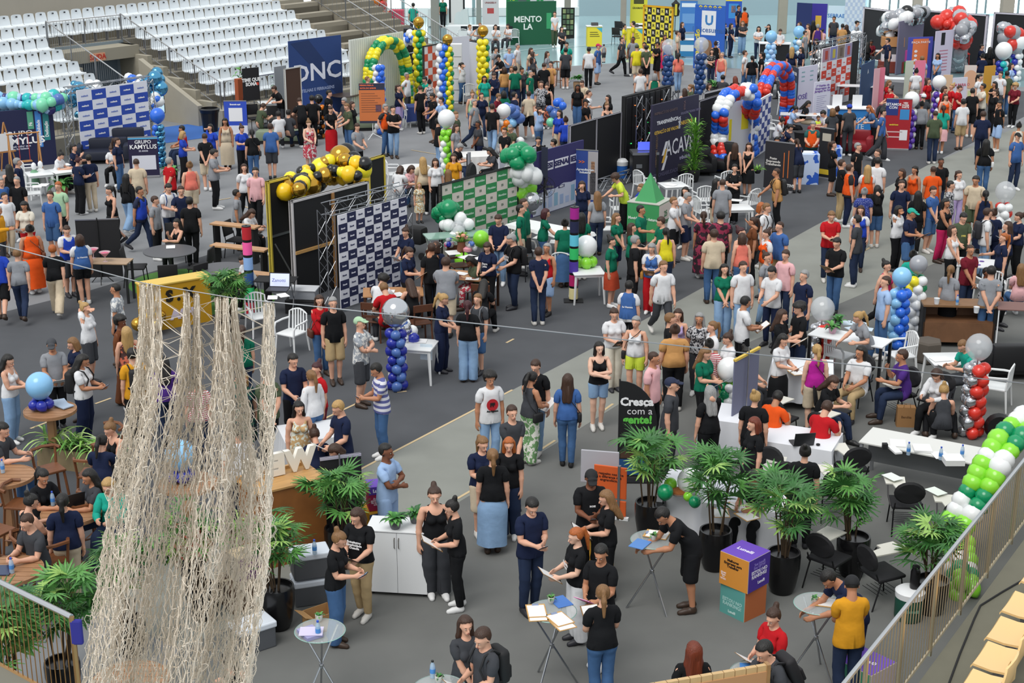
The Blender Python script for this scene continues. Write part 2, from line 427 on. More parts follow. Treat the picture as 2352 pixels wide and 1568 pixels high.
def skirt_weights(V,stiff=.35):
	W = weights(V); k = sstep(1.0 - V[:,2],0.05,.6) * (1 - stiff); l = sstep(V[:,0],-.2,.2)
	for i in (9,11): q = W[:,i] + W[:,i + 1]; W[:,i] = q * l; W[:,i + 1] = q * (1 - l)
	A = np.zeros_like(W); A[:,0] = 1; top = V[:,2] > .93
	W2 = W * k[:,None] + A * (1 - k)[:,None]; W2[top] = W[top]; return W2
def reduced(V,Q,ratio,name='tmp'):
	me = npmesh(name,V,Q,[mat('808080')]); o = bpy.data.objects.new(name,me); COL.objects.link(o)
	sm = o.modifiers.new('s','SMOOTH'); sm.iterations = 1; sm.factor = .4
	d = o.modifiers.new('d','DECIMATE'); d.ratio = ratio; d.use_collapse_triangulate = True
	dg = bpy.context.evaluated_depsgraph_get(); e = o.evaluated_get(dg).to_mesh()
	n = len(e.vertices); Vo = np.zeros(n * 3,np.float32); e.vertices.foreach_get('co',Vo)
	Fo = np.zeros(len(e.polygons) * 3,np.int32); e.polygons.foreach_get('vertices',Fo)
	o.evaluated_get(dg).to_mesh_clear(); bpy.data.objects.remove(o); bpy.data.meshes.remove(me)
	return Vo.reshape(-1,3).astype(float),Fo.reshape(-1,3)
# face details carried by the head
def head_bits():
	V = []; F = []; M = []
	def ell(c,r,mi,n=6,k=4):
		b = len(V)
		for i in range(k + 1):
			a = -PI / 2 + PI * i / k
			for j in range(n):
				t = 2 * PI * j / n; V.append((c[0] + r[0] * math.cos(a) * math.cos(t),c[1] + r[1] * math.cos(a) * math.sin(t),c[2] + r[2] * math.sin(a)))
		for i in range(k):
			for j in range(n):
				F.append((b + i * n + j,b + i * n + (j + 1) % n,b + (i + 1) * n + (j + 1) % n)); M.append(mi)
				F.append((b + i * n + j,b + (i + 1) * n + (j + 1) % n,b + (i + 1) * n + j)); M.append(mi)
	for s in (1,-1):
		ell((s * .032,-.0895,1.627),(.0125,.006,.0048),1); ell((s * .032,-.0935,1.627),(.005,.004,.0044),2)
		ell((s * .033,-.0945,1.650),(.017,.004,.0024),4)
	ell((0,-.1045,1.572),(.023,.006,.0062),3)
	return np.array(V),np.array(F),np.array(M)
LIB = {}
def lib(key):
	if key in LIB: return LIB[key]
	kind,sub,lod = key
	if kind in ('K','D','M') and kind != 'hair': pass
	if kind == 'body': tgt = (5200,1900,800)[lod]; base = ('raw','body',sub)
	elif kind == 'shoe': tgt = (260,120,60)[lod]; base = ('raw','shoe',sub)
	elif kind == 'hair': tgt = (900,360,160)[lod]; base = ('raw','hair',sub)
	else: tgt = (1500,640,300)[lod]; base = ('raw',kind,sub)
	if kind in 'DKM' and kind != 'hair':                       # long skirt, knee skirt
		V,Q = skirt({'D': .16,'K': .48,'M': .62}[kind],{'D': .235,'K': .225,'M': .22}[kind])
		LIB[key] = (V,Q,skirt_weights(V)); return LIB[key]
	if base not in LIB:
		if kind == 'body': f = body_field(sub)
		elif kind == 'hair': f = hair_field(sub)
		elif kind == 'shoe':
			f = Field((.04,-.26,-.02),(.27,.14,.16),.008)
			f.cap((.150,.035,.045),(.158,-.09,.040),.052,.048,k=.015); f.cap((.158,-.09,.036),(.164,-.165,.026),.048,.036,k=.015)
			f.cap((.150,.02,.05),(.150,.022,.10),.046,.046,k=.015); f.cut(lambda X,Y,Z: np.maximum(-.004 - Z,Z - .115) + 0 * X + 0 * Y)
		else: f = garment(kind,sub)
		LIB[base] = f.nets()
	V,Q = LIB[base]; V2,F2 = reduced(V,Q,min(1,tgt / (2.0 * len(Q))))
	LIB[key] = (V2,F2,weights(V2)); return LIB[key]
BITS = head_bits()
# ---- posing
def rot(axis,a):
	c,s = math.cos(a),math.sin(a)
	if axis == 'x': return np.array([[1,0,0],[0,c,-s],[0,s,c]])
	if axis == 'y': return np.array([[c,0,s],[0,1,0],[-s,0,c]])
	return np.array([[c,-s,0],[s,c,0],[0,0,1]])
def about(Rm,piv,base=None):
	M = np.eye(4); M[:3,:3] = Rm; M[:3,3] = np.array(piv) - Rm @ np.array(piv)
	return M if base is None else base @ M
def frame(d,b):
	d = d / np.linalg.norm(d); b = b - d * (b @ d); b = b / (np.linalg.norm(b) + 1e-9); return np.stack([d,b,np.cross(d,b)],1)
def unit(v): return v / (np.linalg.norm(v) + 1e-9)
# hand targets: (outwards, forward, up) for left and right; None leaves it hanging
POSES = {
 's': dict(L=(.235,.04,.80),R=(.235,.02,.80),says='standing'),
 'w': dict(L=(.22,.16,.86),R=(.22,-.10,.84),walk=17,says='walking'),
 'c': dict(L=(-.02,.19,1.19),R=(-.04,.225,1.12),pole=(.85,-.15,-.55),says='arms crossed'),
 'h': dict(L=(.01,.20,.93),R=(.02,.21,.93),says='hands clasped in front'),
 'b': dict(L=(.03,-.17,.90),R=(.05,-.18,.92),says='hands behind back'),
 'p': dict(L=(.03,.30,1.16),R=(.08,.30,1.13),nod=25,says='looking at a phone',hold='phone'),
 'P': dict(L=(.24,.02,.80),R=(.08,.30,1.15),nod=22,says='holding a phone',hold='phone'),
 'r': dict(L=(.10,.30,1.05),R=(.12,.30,1.06),nod=22,says='holding papers',hold='paper'),
 'f': dict(L=(.10,.28,1.08),R=(.07,.28,1.12),nod=20,says='holding a clipboard',hold='clipboard'),
 't': dict(L=(.24,.02,.82),R=(.18,.36,1.20),says='gesturing'),
 'k': dict(L=(.24,-.02,.95),R=(.24,-.02,.95),says='hands on hips'),
 'u': dict(L=(.24,.02,.80),R=(.04,.10,1.60),says='hand raised to face'),
 'l': dict(L=(.12,.52,.98),R=(.10,.58,.98),bend=42,nod=15,says='bending over to write'),
 'i': dict(L=(.10,.34,.70),R=(.10,.34,.70),sit=.45,nod=10,says='sitting'),
 'j': dict(L=(.14,.42,.78),R=(.10,.44,.78),sit=.45,bend=14,nod=28,says='sitting and writing'),
 'a': dict(L=(.14,.42,.82),R=(.02,.32,.98),sit=.45,bend=6,nod=4,says='sitting and talking'),
 'I': dict(L=(.12,.42,1.08),R=(.10,.42,1.08),sit=.74,bend=8,nod=14,says='sitting on a high stool'),
 'x': dict(L=(.14,.36,.42),R=(.10,.40,.42),squat=1,bend=10,nod=15,says='crouching'),
 'g': dict(L=(.235,.04,.80),R=(.20,.42,1.00),bend=6,says='reaching forward'),
 'y': dict(L=(.24,.34,1.10),R=(.10,.56,1.02),bend=24,says='leaning forward'),
}
def solve(pose,yaw_head=0,seat=None,rs=None,step=0):
	"""bone matrices for a named pose"""
	Pz = POSES[pose]; rs = rs or random.Random(0); M = [np.eye(4) for _ in range(15)]
	j = lambda a: rs.uniform(-a,a)
	bend = R(Pz.get('bend',0) + j(2)); sit = Pz.get('sit'); squat = Pz.get('squat')
	root = np.eye(4)
	if sit: root[2,3] = (seat or sit) + .085 - HIP[2]
	if squat: root[2,3] = .22 - HIP[2] + .02
	lean = rot('x',0)
	if bend and not sit and not squat:       # hips go back a little when bending
		root[1,3] = .10 * math.sin(bend)
	M[0] = about(rot('x',bend * .45),(0,.02,.95),root)          # +x turn leans the top forward (towards -y)
	M[1] = about(rot('x',bend * .55) @ rot('z',j(.08)),(0,.02,1.08),M[0])
	nod = R(Pz.get('nod',4) + j(6)); M[2] = about(rot('z',yaw_head + j(.25)) @ rot('x',nod),(0,.02,1.51),M[1])
	for i,s in ((0,1),(1,-1)):
		sh = M[1] @ np.append(np.array(mir(SH,s)),1); sh = sh[:3]
		o,fw,z = Pz['L' if i == 0 else 'R']; tg = np.array([s * (o + j(.015)),-(fw + j(.02)),z + j(.02)])
		if sit: tg = tg + np.array([0,0,(seat or sit) - sit])
		v = tg - sh; L = np.linalg.norm(v); L2 = min(L,(UL + FL) * .995); dv = v / L
		ca = (UL ** 2 + L2 ** 2 - FL ** 2) / (2 * UL * L2); a = math.acos(max(-1,min(1,ca)))
		pl = Pz.get('pole',(.45,.55,-.75)); pole = np.array([s * pl[0],pl[1],pl[2]]); pole = unit(pole - dv * (pole @ dv))
		ud = dv * math.cos(a) + pole * math.sin(a); el = sh + ud * UL; fd = unit(sh + dv * L2 - el)
		c0 = np.array(mir(AD,s)); fwd = np.array([0,-1,0])
		b1 = fd - ud * (fd @ ud)
		if np.linalg.norm(b1) < .08: b1 = -pole
		Rm = frame(ud,b1) @ frame(c0,fwd).T
		A = np.eye(4); A[:3,:3] = Rm; A[:3,3] = sh - Rm @ np.array(mir(SH,s)); M[3 + i] = A
		hing = np.cross(ud,unit(b1)); b2 = np.cross(hing,fd)
		Rf = frame(fd,b2) @ frame(c0,fwd).T
		B = np.eye(4); B[:3,:3] = Rf; B[:3,3] = el - Rf @ np.array(mir(EL,s)); M[5 + i] = B; M[7 + i] = B.copy()
	for i,s in ((0,1),(1,-1)):
		hip = np.array(mir(HIP,s)); kn = np.array(mir(KN,s)); an = np.array(mir(AN,s))
		if sit:
			sp = rs.uniform(2,9); Rt = rot('z',R(s * sp)) @ rot('x',R(-84)) ; Rt = Rt @ rot('y',R(s * 4))
			M[9 + i] = about(Rt,hip,root); kw = (M[9 + i] @ np.append(kn,1))[:3]
			down = R(-8 + rs.uniform(-6,14)); Rs = rot('x',down); S = np.eye(4); S[:3,:3] = Rs; S[:3,3] = kw - Rs @ kn; M[11 + i] = S
			M[13 + i] = about(rot('x',-down),an,S)
		elif squat:
			Rt = rot('z',R(s * 18)) @ rot('x',R(-112)); M[9 + i] = about(Rt,hip,root); kw = (M[9 + i] @ np.append(kn,1))[:3]
			Rs = rot('x',R(38)); S = np.eye(4); S[:3,:3] = Rs; S[:3,3] = kw - Rs @ kn; M[11 + i] = S; M[13 + i] = about(rot('x',R(-30)),an,S)
		else:
			wk = R(Pz.get('walk',0)) * (1 if i == 0 else -1) + R(j(4)); inn = R(s * (4.5 + j(1.2)))
			Rt = rot('y',inn) @ rot('x',-wk); M[9 + i] = about(Rt,hip,root)
			kb = R(4) if not Pz.get('walk') else (R(6) if wk > 0 else R(28))
			M[11 + i] = about(rot('x',kb),kn,M[9 + i]); M[13 + i] = about(rot('x',wk - kb + (R(22) if Pz.get('walk') and wk < 0 else 0)),an,M[11 + i])
	return M
def skin_verts(V,W,M):
	Mt = np.stack(M); Vh = np.concatenate([V,np.ones((len(V),1))],1)
	A = np.einsum('bij,nj->nbi',Mt[:,:3,:],Vh); return np.einsum('nb,nbi->ni',W,A)
SKIN = {'1': 'd9a68c','2': 'b98263','3': '7a4c36','4': 'e0b49c'}
COLN = {  # code: hex, words
 'bk': ('17181b','black'),'wh': ('dcdde0','white'),'gy': ('8d9096','grey'),'dg': ('3f4146','charcoal'),'nv': ('1b2440','navy'),
 'bl': ('3f64a0','blue'),'rb': ('2746b4','royal blue'),'lb': ('9db8de','light blue'),'rd': ('b81a22','red'),'mr': ('6e1c2a','maroon'),
 'pk': ('e3b0b4','pink'),'or': ('e2561c','orange'),'yl': ('ddd02c','yellow'),'ms': ('d39524','mustard'),'gn': ('0f6b52','green'),
 'lg': ('a8c9a6','pale green'),'ol': ('4a5540','olive'),'br': ('6b3f26','brown'),'tn': ('c2915a','tan'),'be': ('cdbda4','beige'),
 'pu': ('4b2c7c','purple'),'mg': ('b02492','magenta'),'tl': ('1fa08c','teal'),'jn': ('43648f','blue denim'),'dj': ('26324c','dark denim'),
 'lj': ('86a5c8','light denim'),'co': ('e07868','coral'),'kh': ('b39b74','khaki'),'li': ('cfe04a','lime'),'cr': ('d8d2c4','cream'),'hp': ('c2265c','hot pink'),
 'ru': ('b0452c','rust'),'lv': ('b9a7d6','lavender'),'wn': ('4a1a26','wine')}
PATN = {'st': (lambda: cloth_pattern('stripe','d9d9e0','5a5f98',3.2),'blue and white striped'),'fl': (lambda: cloth_pattern('blot','d8d0cc','b8384a',14),'red and white floral'),
 'wp': (lambda: cloth_pattern('blot','e0dfdc','9aa0a8',16),'white patterned'),'bp': (lambda: cloth_pattern('blot','23242c','b9b9bd',26),'black patterned'),
 'gp': (lambda: cloth_pattern('blot','e2e2d8','6f9a66',14),'green and white leafy'),'rs': (lambda: cloth_pattern('stripe','e6e0e0','b4404e',9),'red and white striped'),
 'mp': (lambda: cloth_pattern('blot','8e2a48','2a1420',9),'dark red tie-dyed'),'ep': (lambda: cloth_pattern('blot','0d5c4a','132a3c',14),'emerald patterned'),
 'of': (lambda: cloth_pattern('blot','c8694f','4c2f2c',14),'coral floral'),'dt': (lambda: cloth_pattern('dots','2b3a86','a0a8d8',34),'blue dotted'),'kp': (lambda: cloth_pattern('dots','16161a','d5d5d5',26),'black spotted'),
 'pf': (lambda: cloth_pattern('blot','d8ddd0','c2a070',18),'pale floral')}
HAIRC = {'bk': '14110f','br': '3b2417','lb': '7d5a36','bl': 'b08d58','gy': '8f8f8f','rd': '6b2a12','or': 'a85a24','wn': '3d1018'}
HAIRW = {'bk': 'black','br': 'brown','lb': 'light brown','bl': 'blond','gy': 'grey','rd': 'auburn','or': 'ginger','wn': 'dark red'}
def hairmat(c):
	k = ('hair',c)
	if k in MATS: return MATS[k]
	m = bpy.data.materials.new('hair_' + c); m.use_nodes = True; nt = m.node_tree; b = nt.nodes['Principled BSDF']; b.inputs['Roughness'].default_value = .5
	tc = nt.nodes.new('ShaderNodeTexCoord'); mp = nt.nodes.new('ShaderNodeMapping'); mp.inputs['Scale'].default_value = (1,1,.08); n = nt.nodes.new('ShaderNodeTexNoise'); n.inputs['Scale'].default_value = 90
	mx = nt.nodes.new('ShaderNodeMix'); mx.data_type = 'RGBA'; h = hexc(HAIRC[c]); mx.inputs[6].default_value = (*[v * .55 for v in h],1); mx.inputs[7].default_value = (*[min(1,v * 1.5 + .004) for v in h],1)
	bp = nt.nodes.new('ShaderNodeBump'); bp.inputs['Strength'].default_value = .8; bp.inputs['Distance'].default_value = .01
	L = nt.links.new; L(tc.outputs['Object'],mp.inputs[0]); L(mp.outputs[0],n.inputs['Vector']); L(n.outputs['Fac'],mx.inputs[0]); L(mx.outputs[2],b.inputs['Base Color']); L(n.outputs['Fac'],bp.inputs['Height']); L(bp.outputs['Normal'],b.inputs['Normal'])
	MATS[k] = m; return m
CROWD = []        # people too small to pick apart, joined at the end
TOPW = {'t': 't-shirt','p': 'polo shirt','l': 'long-sleeved top','k': 'sleeveless top','v': 'vest','d': 'dress','e': 'dress','s': 'shirt'}
BOTW = {'p': 'trousers','w': 'wide trousers','s': 'shorts','m': 'short shorts','k': 'skirt','D': 'long skirt'}
def cmat(code,r=.85):
	if code in PATN: return PATN[code][0](),PATN[code][1]
	h,n = COLN[code]; return mat(h,r,noise=.12,scale=9,spec=.2,bump=.8),n
def cword(code,bottom):
	if code in PATN: return PATN[code][1]
	return COLN[code][1]
NPEOPLE = [0]; HELD = []; HELDO = []
def person(row,joined=False):
	spec,place = row.split('|'); t = spec.split()
	px,py = float(t[0]),float(t[1]); sx,tone = t[2][0],t[2][1]; top,bot,hr,face,pose = t[3:8]
	opt = dict(q.split('=') for q in t[8:])
	child = sx == 'K'; sex = 'F' if sx in 'FK' else 'M'
	hgt = float(opt.get('h',{'M': 1.75,'F': 1.65,'K': 1.1}[sx])); rs = random.Random(int(px * 7 + py * 13))
	sc = hgt / 1.76; fat = float(opt.get('fat',1.0)) * (.97 + rs.uniform(-.03,.04)); seat = float(opt['seat']) / sc if 'seat' in opt else None
	if joined: lod = 2
	else: lod = 0 if py > 760 else (1 if py > 330 else 2)
	M = solve(pose,R(float(opt.get('look',0))),seat,rs)
	def dress_(kind,sub,wfun=None,inflate=0):
		V,F,W = lib((kind,sub,lod)); Vp = skin_verts(V,W,M); return Vp,F
	out = []            # (name, V, F, mats, midx)
	Vb,Fb = dress_('body',sex); bits = BITS
	Vt,Ft = skin_verts(bits[0],np.eye(15)[np.full(len(bits[0]),2)],M),bits[1]
	skinm = mat(SKIN[tone],.55,spec=.35)
	if lod < 2:
		Va = np.concatenate([Vb,Vt]); Fa = np.concatenate([Fb,Ft + len(Vb)]); mi = np.concatenate([np.zeros(len(Fb),int),bits[2]])
	else: Va,Fa,mi = Vb,Fb,None
	lips = mat({'1': 'a8594f','2': '8a463a','3': '5a2c26','4': 'b8605a'}[tone],.5)
	body = ('body',Va,Fa,[skinm,mat('d8d4d0',.4),mat('1a1210',.4),lips,mat('5a4034' if tone in '14' else '2a1c16',.8)],mi)
	tc,tk = top.split('.'); bc,bk_ = (bot.split('.') + [''])[:2] if bot != '-' else (tc,'')
	tm,tn_ = cmat(tc); gk = {'t': 't','p': 't','s': 't','l': 'l','k': 'k','v': 't','d': 't','e': 'k'}[tk]
	seated = pose in 'ijaIx'
	if tk == 'v':
		um = mat(opt.get('under','d9d9dd'),.85); out.append(('shirt',) + dress_('t',sex) + ([um],None))
		Vv,Fv,Wv = lib(('k',sex,lod)); N = np.zeros_like(Vv); tri = Vv[Fv]; nn = np.cross(tri[:,1] - tri[:,0],tri[:,2] - tri[:,0])
		for q in range(3): np.add.at(N,Fv[:,q],nn)
		N /= np.linalg.norm(N,axis=1,keepdims=True) + 1e-9
		out.append(('vest',skin_verts(Vv + N * .018,Wv,M),Fv,[tm],None))
	else: out.append(({'t': 'shirt','l': 'shirt','k': 'shirt'}[gk] if tk not in 'de' else 'dress_top',) + dress_(gk,sex) + ([tm],None))
	if tk in 'de':
		sk = opt.get('hem','K'); V,F,W = lib((sk,sex,lod)); out.append(('skirt',skin_verts(V,W,M),F,[tm],None))
	elif bk_:
		bm_,bn = cmat(bc)
		if bk_ in 'kKD' and not seated:
			V,F,W = lib(({'k': 'K','K': 'K','D': 'D'}[bk_],sex,lod)); out.append(('skirt',skin_verts(V,W,M),F,[bm_],None))
		else: out.append(('shorts' if bk_ in 'sm' else 'trousers',) + dress_({'k': 's','K': 's','D': 'w'}.get(bk_,bk_),sex) + ([bm_],None))
	shc = opt.get('shoe',rs.choice(['1c1c1e','e0e0e0','2a2a30','d0cdc8','3a2a20'])); shm = mat(shc,.5)
	for sgn in (1,-1):
		V,F,W = lib(('shoe','',lod)); Vm = V * [sgn,1,1]; out.append(('shoe',skin_verts(Vm,weights(Vm),M),F if sgn > 0 else F[:,::-1],[shm],None))
	hc,hs = hr[:2],hr[2:]
	if hs != 'n':
		V,F,W = lib(('hair',{'s': 's'}.get(hs[0],hs[0]),lod)); Wh = np.zeros_like(W); Wh[:,2] = 1
		out.append(('cap' if hs[0] == 'h' else 'hair',skin_verts(V,Wh,M),F,[mat(COLN[opt['cap']][0],.8) if 'cap' in opt else (hairmat(hc) if hs[0] != 'h' else mat('1a1a1e',.8))],None))
		if hs[0] == 'h':
			V,F,W = lib(('hair','z',lod)); Wh = np.zeros_like(W); Wh[:,2] = 1; out.append(('hair',skin_verts(V,Wh,M),F,[hairmat(hc)],None))
	def worn(nm,mb,c):
		V = np.array([tuple(v) for v in mb.v]); me = mb.mesh(nm,mat(c,.7)); co = np.zeros(len(me.vertices) * 3,np.float32); me.vertices.foreach_get('co',co); V = co.reshape(-1,3)
		me.vertices.foreach_set('co',skin_verts(V,np.eye(15)[np.full(len(V),1)],M).astype(np.float32).ravel()); me.polygons.foreach_set('use_smooth',np.ones(len(me.polygons),bool)); EXTRA.append((nm,me))
	EXTRA = []
	if 'pack' in opt:
		pb = MB().box(-.145,.145,.125,.27,1.0,1.42,bev=.05); pb.box(-.10,.10,.26,.31,1.03,1.2,bev=.02); worn('backpack',pb,opt['pack'])
		for q in (1,-1): worn('backpack_strap',MB().tube([(q * .1,.14,1.40),(q * .11,.05,1.475),(q * .11,-.08,1.44),(q * .12,-.155,1.30),(q * .15,-.10,1.12),(q * .14,.13,1.06)],.014,5),opt['pack'])
	if 'bag' in opt:
		worn('shoulder_bag',MB().box(-.27,-.19,-.10,.12,.86,1.04,bev=.03),opt['bag']); worn('bag_strap',MB().tube([(-.23,-.02,1.04),(-.15,-.12,1.25),(.05,-.12,1.42),(.10,.0,1.47),(.0,.13,1.35),(-.16,.12,1.15),(-.23,.05,1.04)],.008,4),opt['bag'])
	# place: head top at its surveyed spot, feet on the floor
	S = np.array([sc * fat,sc * fat,sc]); allz = min(Vb[:,2].min(),min(o_[1][:,2].min() for o_ in out if o_[0] == 'shoe'))
	dz = -allz * sc if not (seat and seat > .6) else 0.0
	if 'z' in opt: dz += float(opt['z'])
	hv = np.concatenate([Vb] + [o_[1] for o_ in out if o_[0] in ('hair','cap')]); i = hv[:,2].argmax(); ht = hv[i] * S; ht[2] += dz
	g = P(px,py,ht[2]); tocam = math.atan2(-g.y,-g.x)        # bearing of the camera
	fa = tocam + R(float(face)); yaw = fa + PI / 2               # local -y looks along fa
	cy,sy_ = math.cos(yaw),math.sin(yaw)
	ox = g.x - (cy * ht[0] - sy_ * ht[1]); oy = g.y - (sy_ * ht[0] + cy * ht[1])
	Mx = Matrix.Translation((ox,oy,dz)) @ Matrix.Rotation(yaw,4,'Z') @ Matrix.Diagonal((S[0],S[1],S[2],1))
	if joined:
		A = np.array(Mx)
		for nme,V,F,ms,mi_ in [body] + out:
			CROWD.append(((V @ A[:3,:3].T) + A[:3,3],F,ms[0]))
		return None
	NPEOPLE[0] += 1
	me = npmesh('person',body[1],body[2],body[3],True,body[4]); ob = link('person',me); ob.matrix_world = Mx
	# label
	if tk in 'de': wr = f"{tn_} dress"
	elif bk_: wr = tn_
	else: wr = f"{tn_} {TOPW[tk]}"
	place = place.strip(); says = '' if place.startswith('!') else ', ' + POSES[pose]['says']; place = place.lstrip('!')
	tag(ob,f'person in {tn_}','person','people at the job fair')
	for nme,V,F,ms,mi_ in out:
		link(nme,npmesh(nme,V,F,ms,nme != 'shoe' or True,mi_),ob)
	for nm,me_ in EXTRA: link(nm,me_,ob)
	# things carried stay things of their own
	hold = opt.get('hold',POSES[pose].get('hold'))
	if hold and hold != 'none' and lod < 2:
		hl = (M[8] @ np.append(np.array(mir(WR + AD * .10,-1)),1))[:3]; hl2 = (M[7] @ np.append(np.array(mir(WR + AD * .10,1)),1))[:3]
		hp = {'phone': hl,'paper': (hl + hl2) / 2,'clipboard': (hl + hl2) / 2}.get(hold,hl)
		HELD.append(ob); w3 = Mx @ Vector(hp + np.array([0,-.02,.015])); own = f"{tn_} {TOPW[tk]}"; pl = place.replace('!','') or 'near by'
		rm = Matrix.Rotation(yaw,4,'Z') @ Matrix.Rotation(R(-35),4,'X')
		if hold == 'phone':
			o = MB().box(-.037,.037,-.075,.075,-.005,.005,bev=.003).build('mobile_phone',mat('15161a',.3)); MB().box(-.033,.033,-.07,.07,.005,.0062).build('screen',mat('8fa8c8',.2),o)
			tag(o,f"dark mobile phone held by person in {own}, {pl}",'phone')
		elif hold == 'paper':
			o = MB().box(-.105,.105,-.148,.148,-.002,.002).build('paper_sheet',mat('e6e6e6',.8)); tag(o,f"white paper held by person in {own}, {pl}",'paper')
		else:
			o = MB().box(-.115,.115,-.16,.16,-.003,.003).build('clipboard',mat(opt.get('board','8a6a44'),.6)); MB().box(-.10,.10,-.15,.135,.003,.006).build('paper',mat('e6e6e6',.8),o)
			MB().box(-.04,.04,.13,.155,.003,.014).build('clip',mat('a0a0a4',.3,1),o); tag(o,f"clipboard held by person in {own}, {pl}",'clipboard')
		HELDO.append((o,ob)); o.matrix_world = Matrix.Translation(w3) @ rm; tag(o,None,None,'things in people\'s hands')
	return ob
for _l in range(3):
	for _s in 'MF': [lib((k,_s,_l)) for k in ('body','t','l','k','p','w','s')]
	lib(('m','F',_l)); lib(('shoe','',_l)); [lib(('hair',k,_l)) for k in 'slmpbczh']
for _k in [k for k in LIB if 'raw' in k]: del LIB[_k]
# ================================================================ props
def bearing(p,deg):
	"""yaw that turns local -y towards the camera, then deg further round"""
	return math.atan2(-p[1],-p[0]) + R(deg) + PI / 2
def yaw2(a,b): return math.atan2(b[1] - a[1],b[0] - a[0])
WHT = lambda r=.6: mat('e6e8ea',r)
BLK = lambda r=.7: mat('141417',r)
CHR = lambda: mat('b4b6ba',.28,1.0)
STEEL = lambda: mat('9a9da2',.38,.9)
def ico(sub):
	bm = bmesh.new(); bmesh.ops.create_icosphere(bm,subdivisions=sub,radius=1)
	for v in bm.verts:
		if v.co.z < 0: f = -v.co.z; v.co.x *= 1 - .18 * f ** 2; v.co.y *= 1 - .18 * f ** 2; v.co.z *= 1.08
	m = min(bm.verts,key=lambda v: v.co.z); m.co.z -= .08
	V = np.array([v.co[:] for v in bm.verts]); F = np.array([[v.index for v in f.verts] for f in bm.faces]); bm.free(); return V,F
ICO = {2: ico(2),3: ico(3)}
BALC = {'w': ('e9ebec',0),'g': ('0f8f5c',0),'G': ('8ddc3a',0),'m': ('7fd8b0',0),'y': ('f0e02a',0),'Y': ('f4c61c',0),'b': ('2f6fe0',0),'B': ('232f9e',0),'n': ('2c2a6c',0),'l': ('8cc4ee',0),'L': ('a9cdf4',0),
		'r': ('d8372b',0),'o': ('f08424',0),'k': ('121214',0),'p': ('5b3aa6',0),'P': ('a082d2',0),'c': ('5aa0c8',1),'a': ('c9cbd0',1),'O': ('c79a3c',1),'s': ('9c9ea4',0),'t': ('21b5b8',0),'d': ('27487e',0),'x': ('d6dade',2),'e': ('4d6fb4',0)}
BMESH = {}
def balloon_mesh(c,big=False):
	if (c,big) not in BMESH:
		h,k = BALC[c]
		m = mat(h,.12 if k else .22,.85 if k == 1 else 0,spec=.6) if k < 2 else mat(h,.05,.0,alpha=.45,spec=1.0)
		V,F = ICO[3 if big else 2]; BMESH[c,big] = npmesh('balloon',V,F,[m],True)
	return BMESH[c,big]
def balloon(c,p,r,parent,big=False):
	o = link('balloon',balloon_mesh(c,big),parent); o.location = p; o.scale = (r,r,r * 1.04)
	o.rotation_euler = (random.uniform(-1,1),random.uniform(-1,1),random.uniform(0,6)) if not big else (0,0,0); return o
def balloon_column(x,y,h,cols,label,topper=None,tr=.27,r=.105,z0=0.0,topz=None,group='balloon columns',n=4):
	b = P(x,y,z0); t = empty('balloon_tower',b,0,label,'balloons',group)
	MB().lathe([(.16,0),(.16,.02),(.02,.03),(.012,.05),(.012,h)],10).build('pole',STEEL(),t)
	k = max(2,int(h / (r * 1.55)))
	for i in range(k):
		for j in range(n):
			a = 2 * PI * j / n + i * PI / n; c = cols[(j + i // 2) % len(cols)] if len(cols) > 1 else cols
			q = r * random.uniform(.9,1.06); balloon(c,(r * 1.05 * math.cos(a),r * 1.05 * math.sin(a),.11 + i * (h - .1) / k),q,t)
	if topper: balloon(topper,(0,0,h + tr * .95),tr,t,True)
	return t
def balloon_path(pts,cols,label,r=.13,dens=1.0,spread=1.0,cat='balloons',group='balloon arches',name='balloon_arch',vary=.35,order=False,extra=()):
	"""balloons packed round a line of points"""
	base = Vector((pts[0][0],pts[0][1],0)); t = empty(name,base,0,label,cat,group)
	Ls = [0]
	for i in range(1,len(pts)): Ls.append(Ls[-1] + (Vector(pts[i]) - Vector(pts[i - 1])).length)
	n = min(280,int(Ls[-1] / r * 2.3 * dens));
	MB().tube([Vector(p) - base for p in pts],.012,5).build('hoop',STEEL(),t)
	for i in range(n):
		s = Ls[-1] * (i + .5) / n; k = max(j for j in range(len(Ls)) if Ls[j] <= s); k = min(k,len(pts) - 2)
		p = Vector(pts[k]).lerp(Vector(pts[k + 1]),(s - Ls[k]) / (Ls[k + 1] - Ls[k] + 1e-6)); d = (Vector(pts[k + 1]) - Vector(pts[k])).normalized()
		a = d.orthogonal().normalized(); b = d.cross(a); th = i * 2.1
		q = r * random.uniform(1 - vary,1 + vary)
		c = cols[(i * len(cols) // n)] if order else (cols[(i // 4) % len(cols)] if vary < .2 else random.choice(cols))
		balloon(c,p + (a * math.cos(th) + b * math.sin(th)) * r * .95 * spread - base,q,t)
	for c,pt,rr in extra: balloon(c,Vector(pt) - base,rr,t,True)
	return t
def truss(pts,w=.22,parent=None,name='truss',r=.018,m=None):
	"""four chords with zig-zag braces between two points"""
	mb = MB()
	for a,b in pts:
		a = Vector(a); b = Vector(b); d = (b - a); L = d.length; d.normalize(); u = Vector((0,0,1)) if abs(d.z) < .9 else Vector((1,0,0))
		s = d.cross(u).normalized(); u = s.cross(d); C = [(s * i + u * j) * w / 2 for i,j in ((-1,-1),(1,-1),(1,1),(-1,1))]
		for c in C: mb.tube([a + c,b + c],r,4)
		n = max(2,int(L / (w * 1.1)))
		for i in range(n):
			for q in range(4):
				c0,c1 = C[q],C[(q + 1) % 4]
				if i % 2: c0,c1 = c1,c0
				mb.tube([a + d * L * i / n + c0,a + d * L * (i + 1) / n + c1],r * .55,3,False)
	return mb.build(name,m or STEEL(),parent)
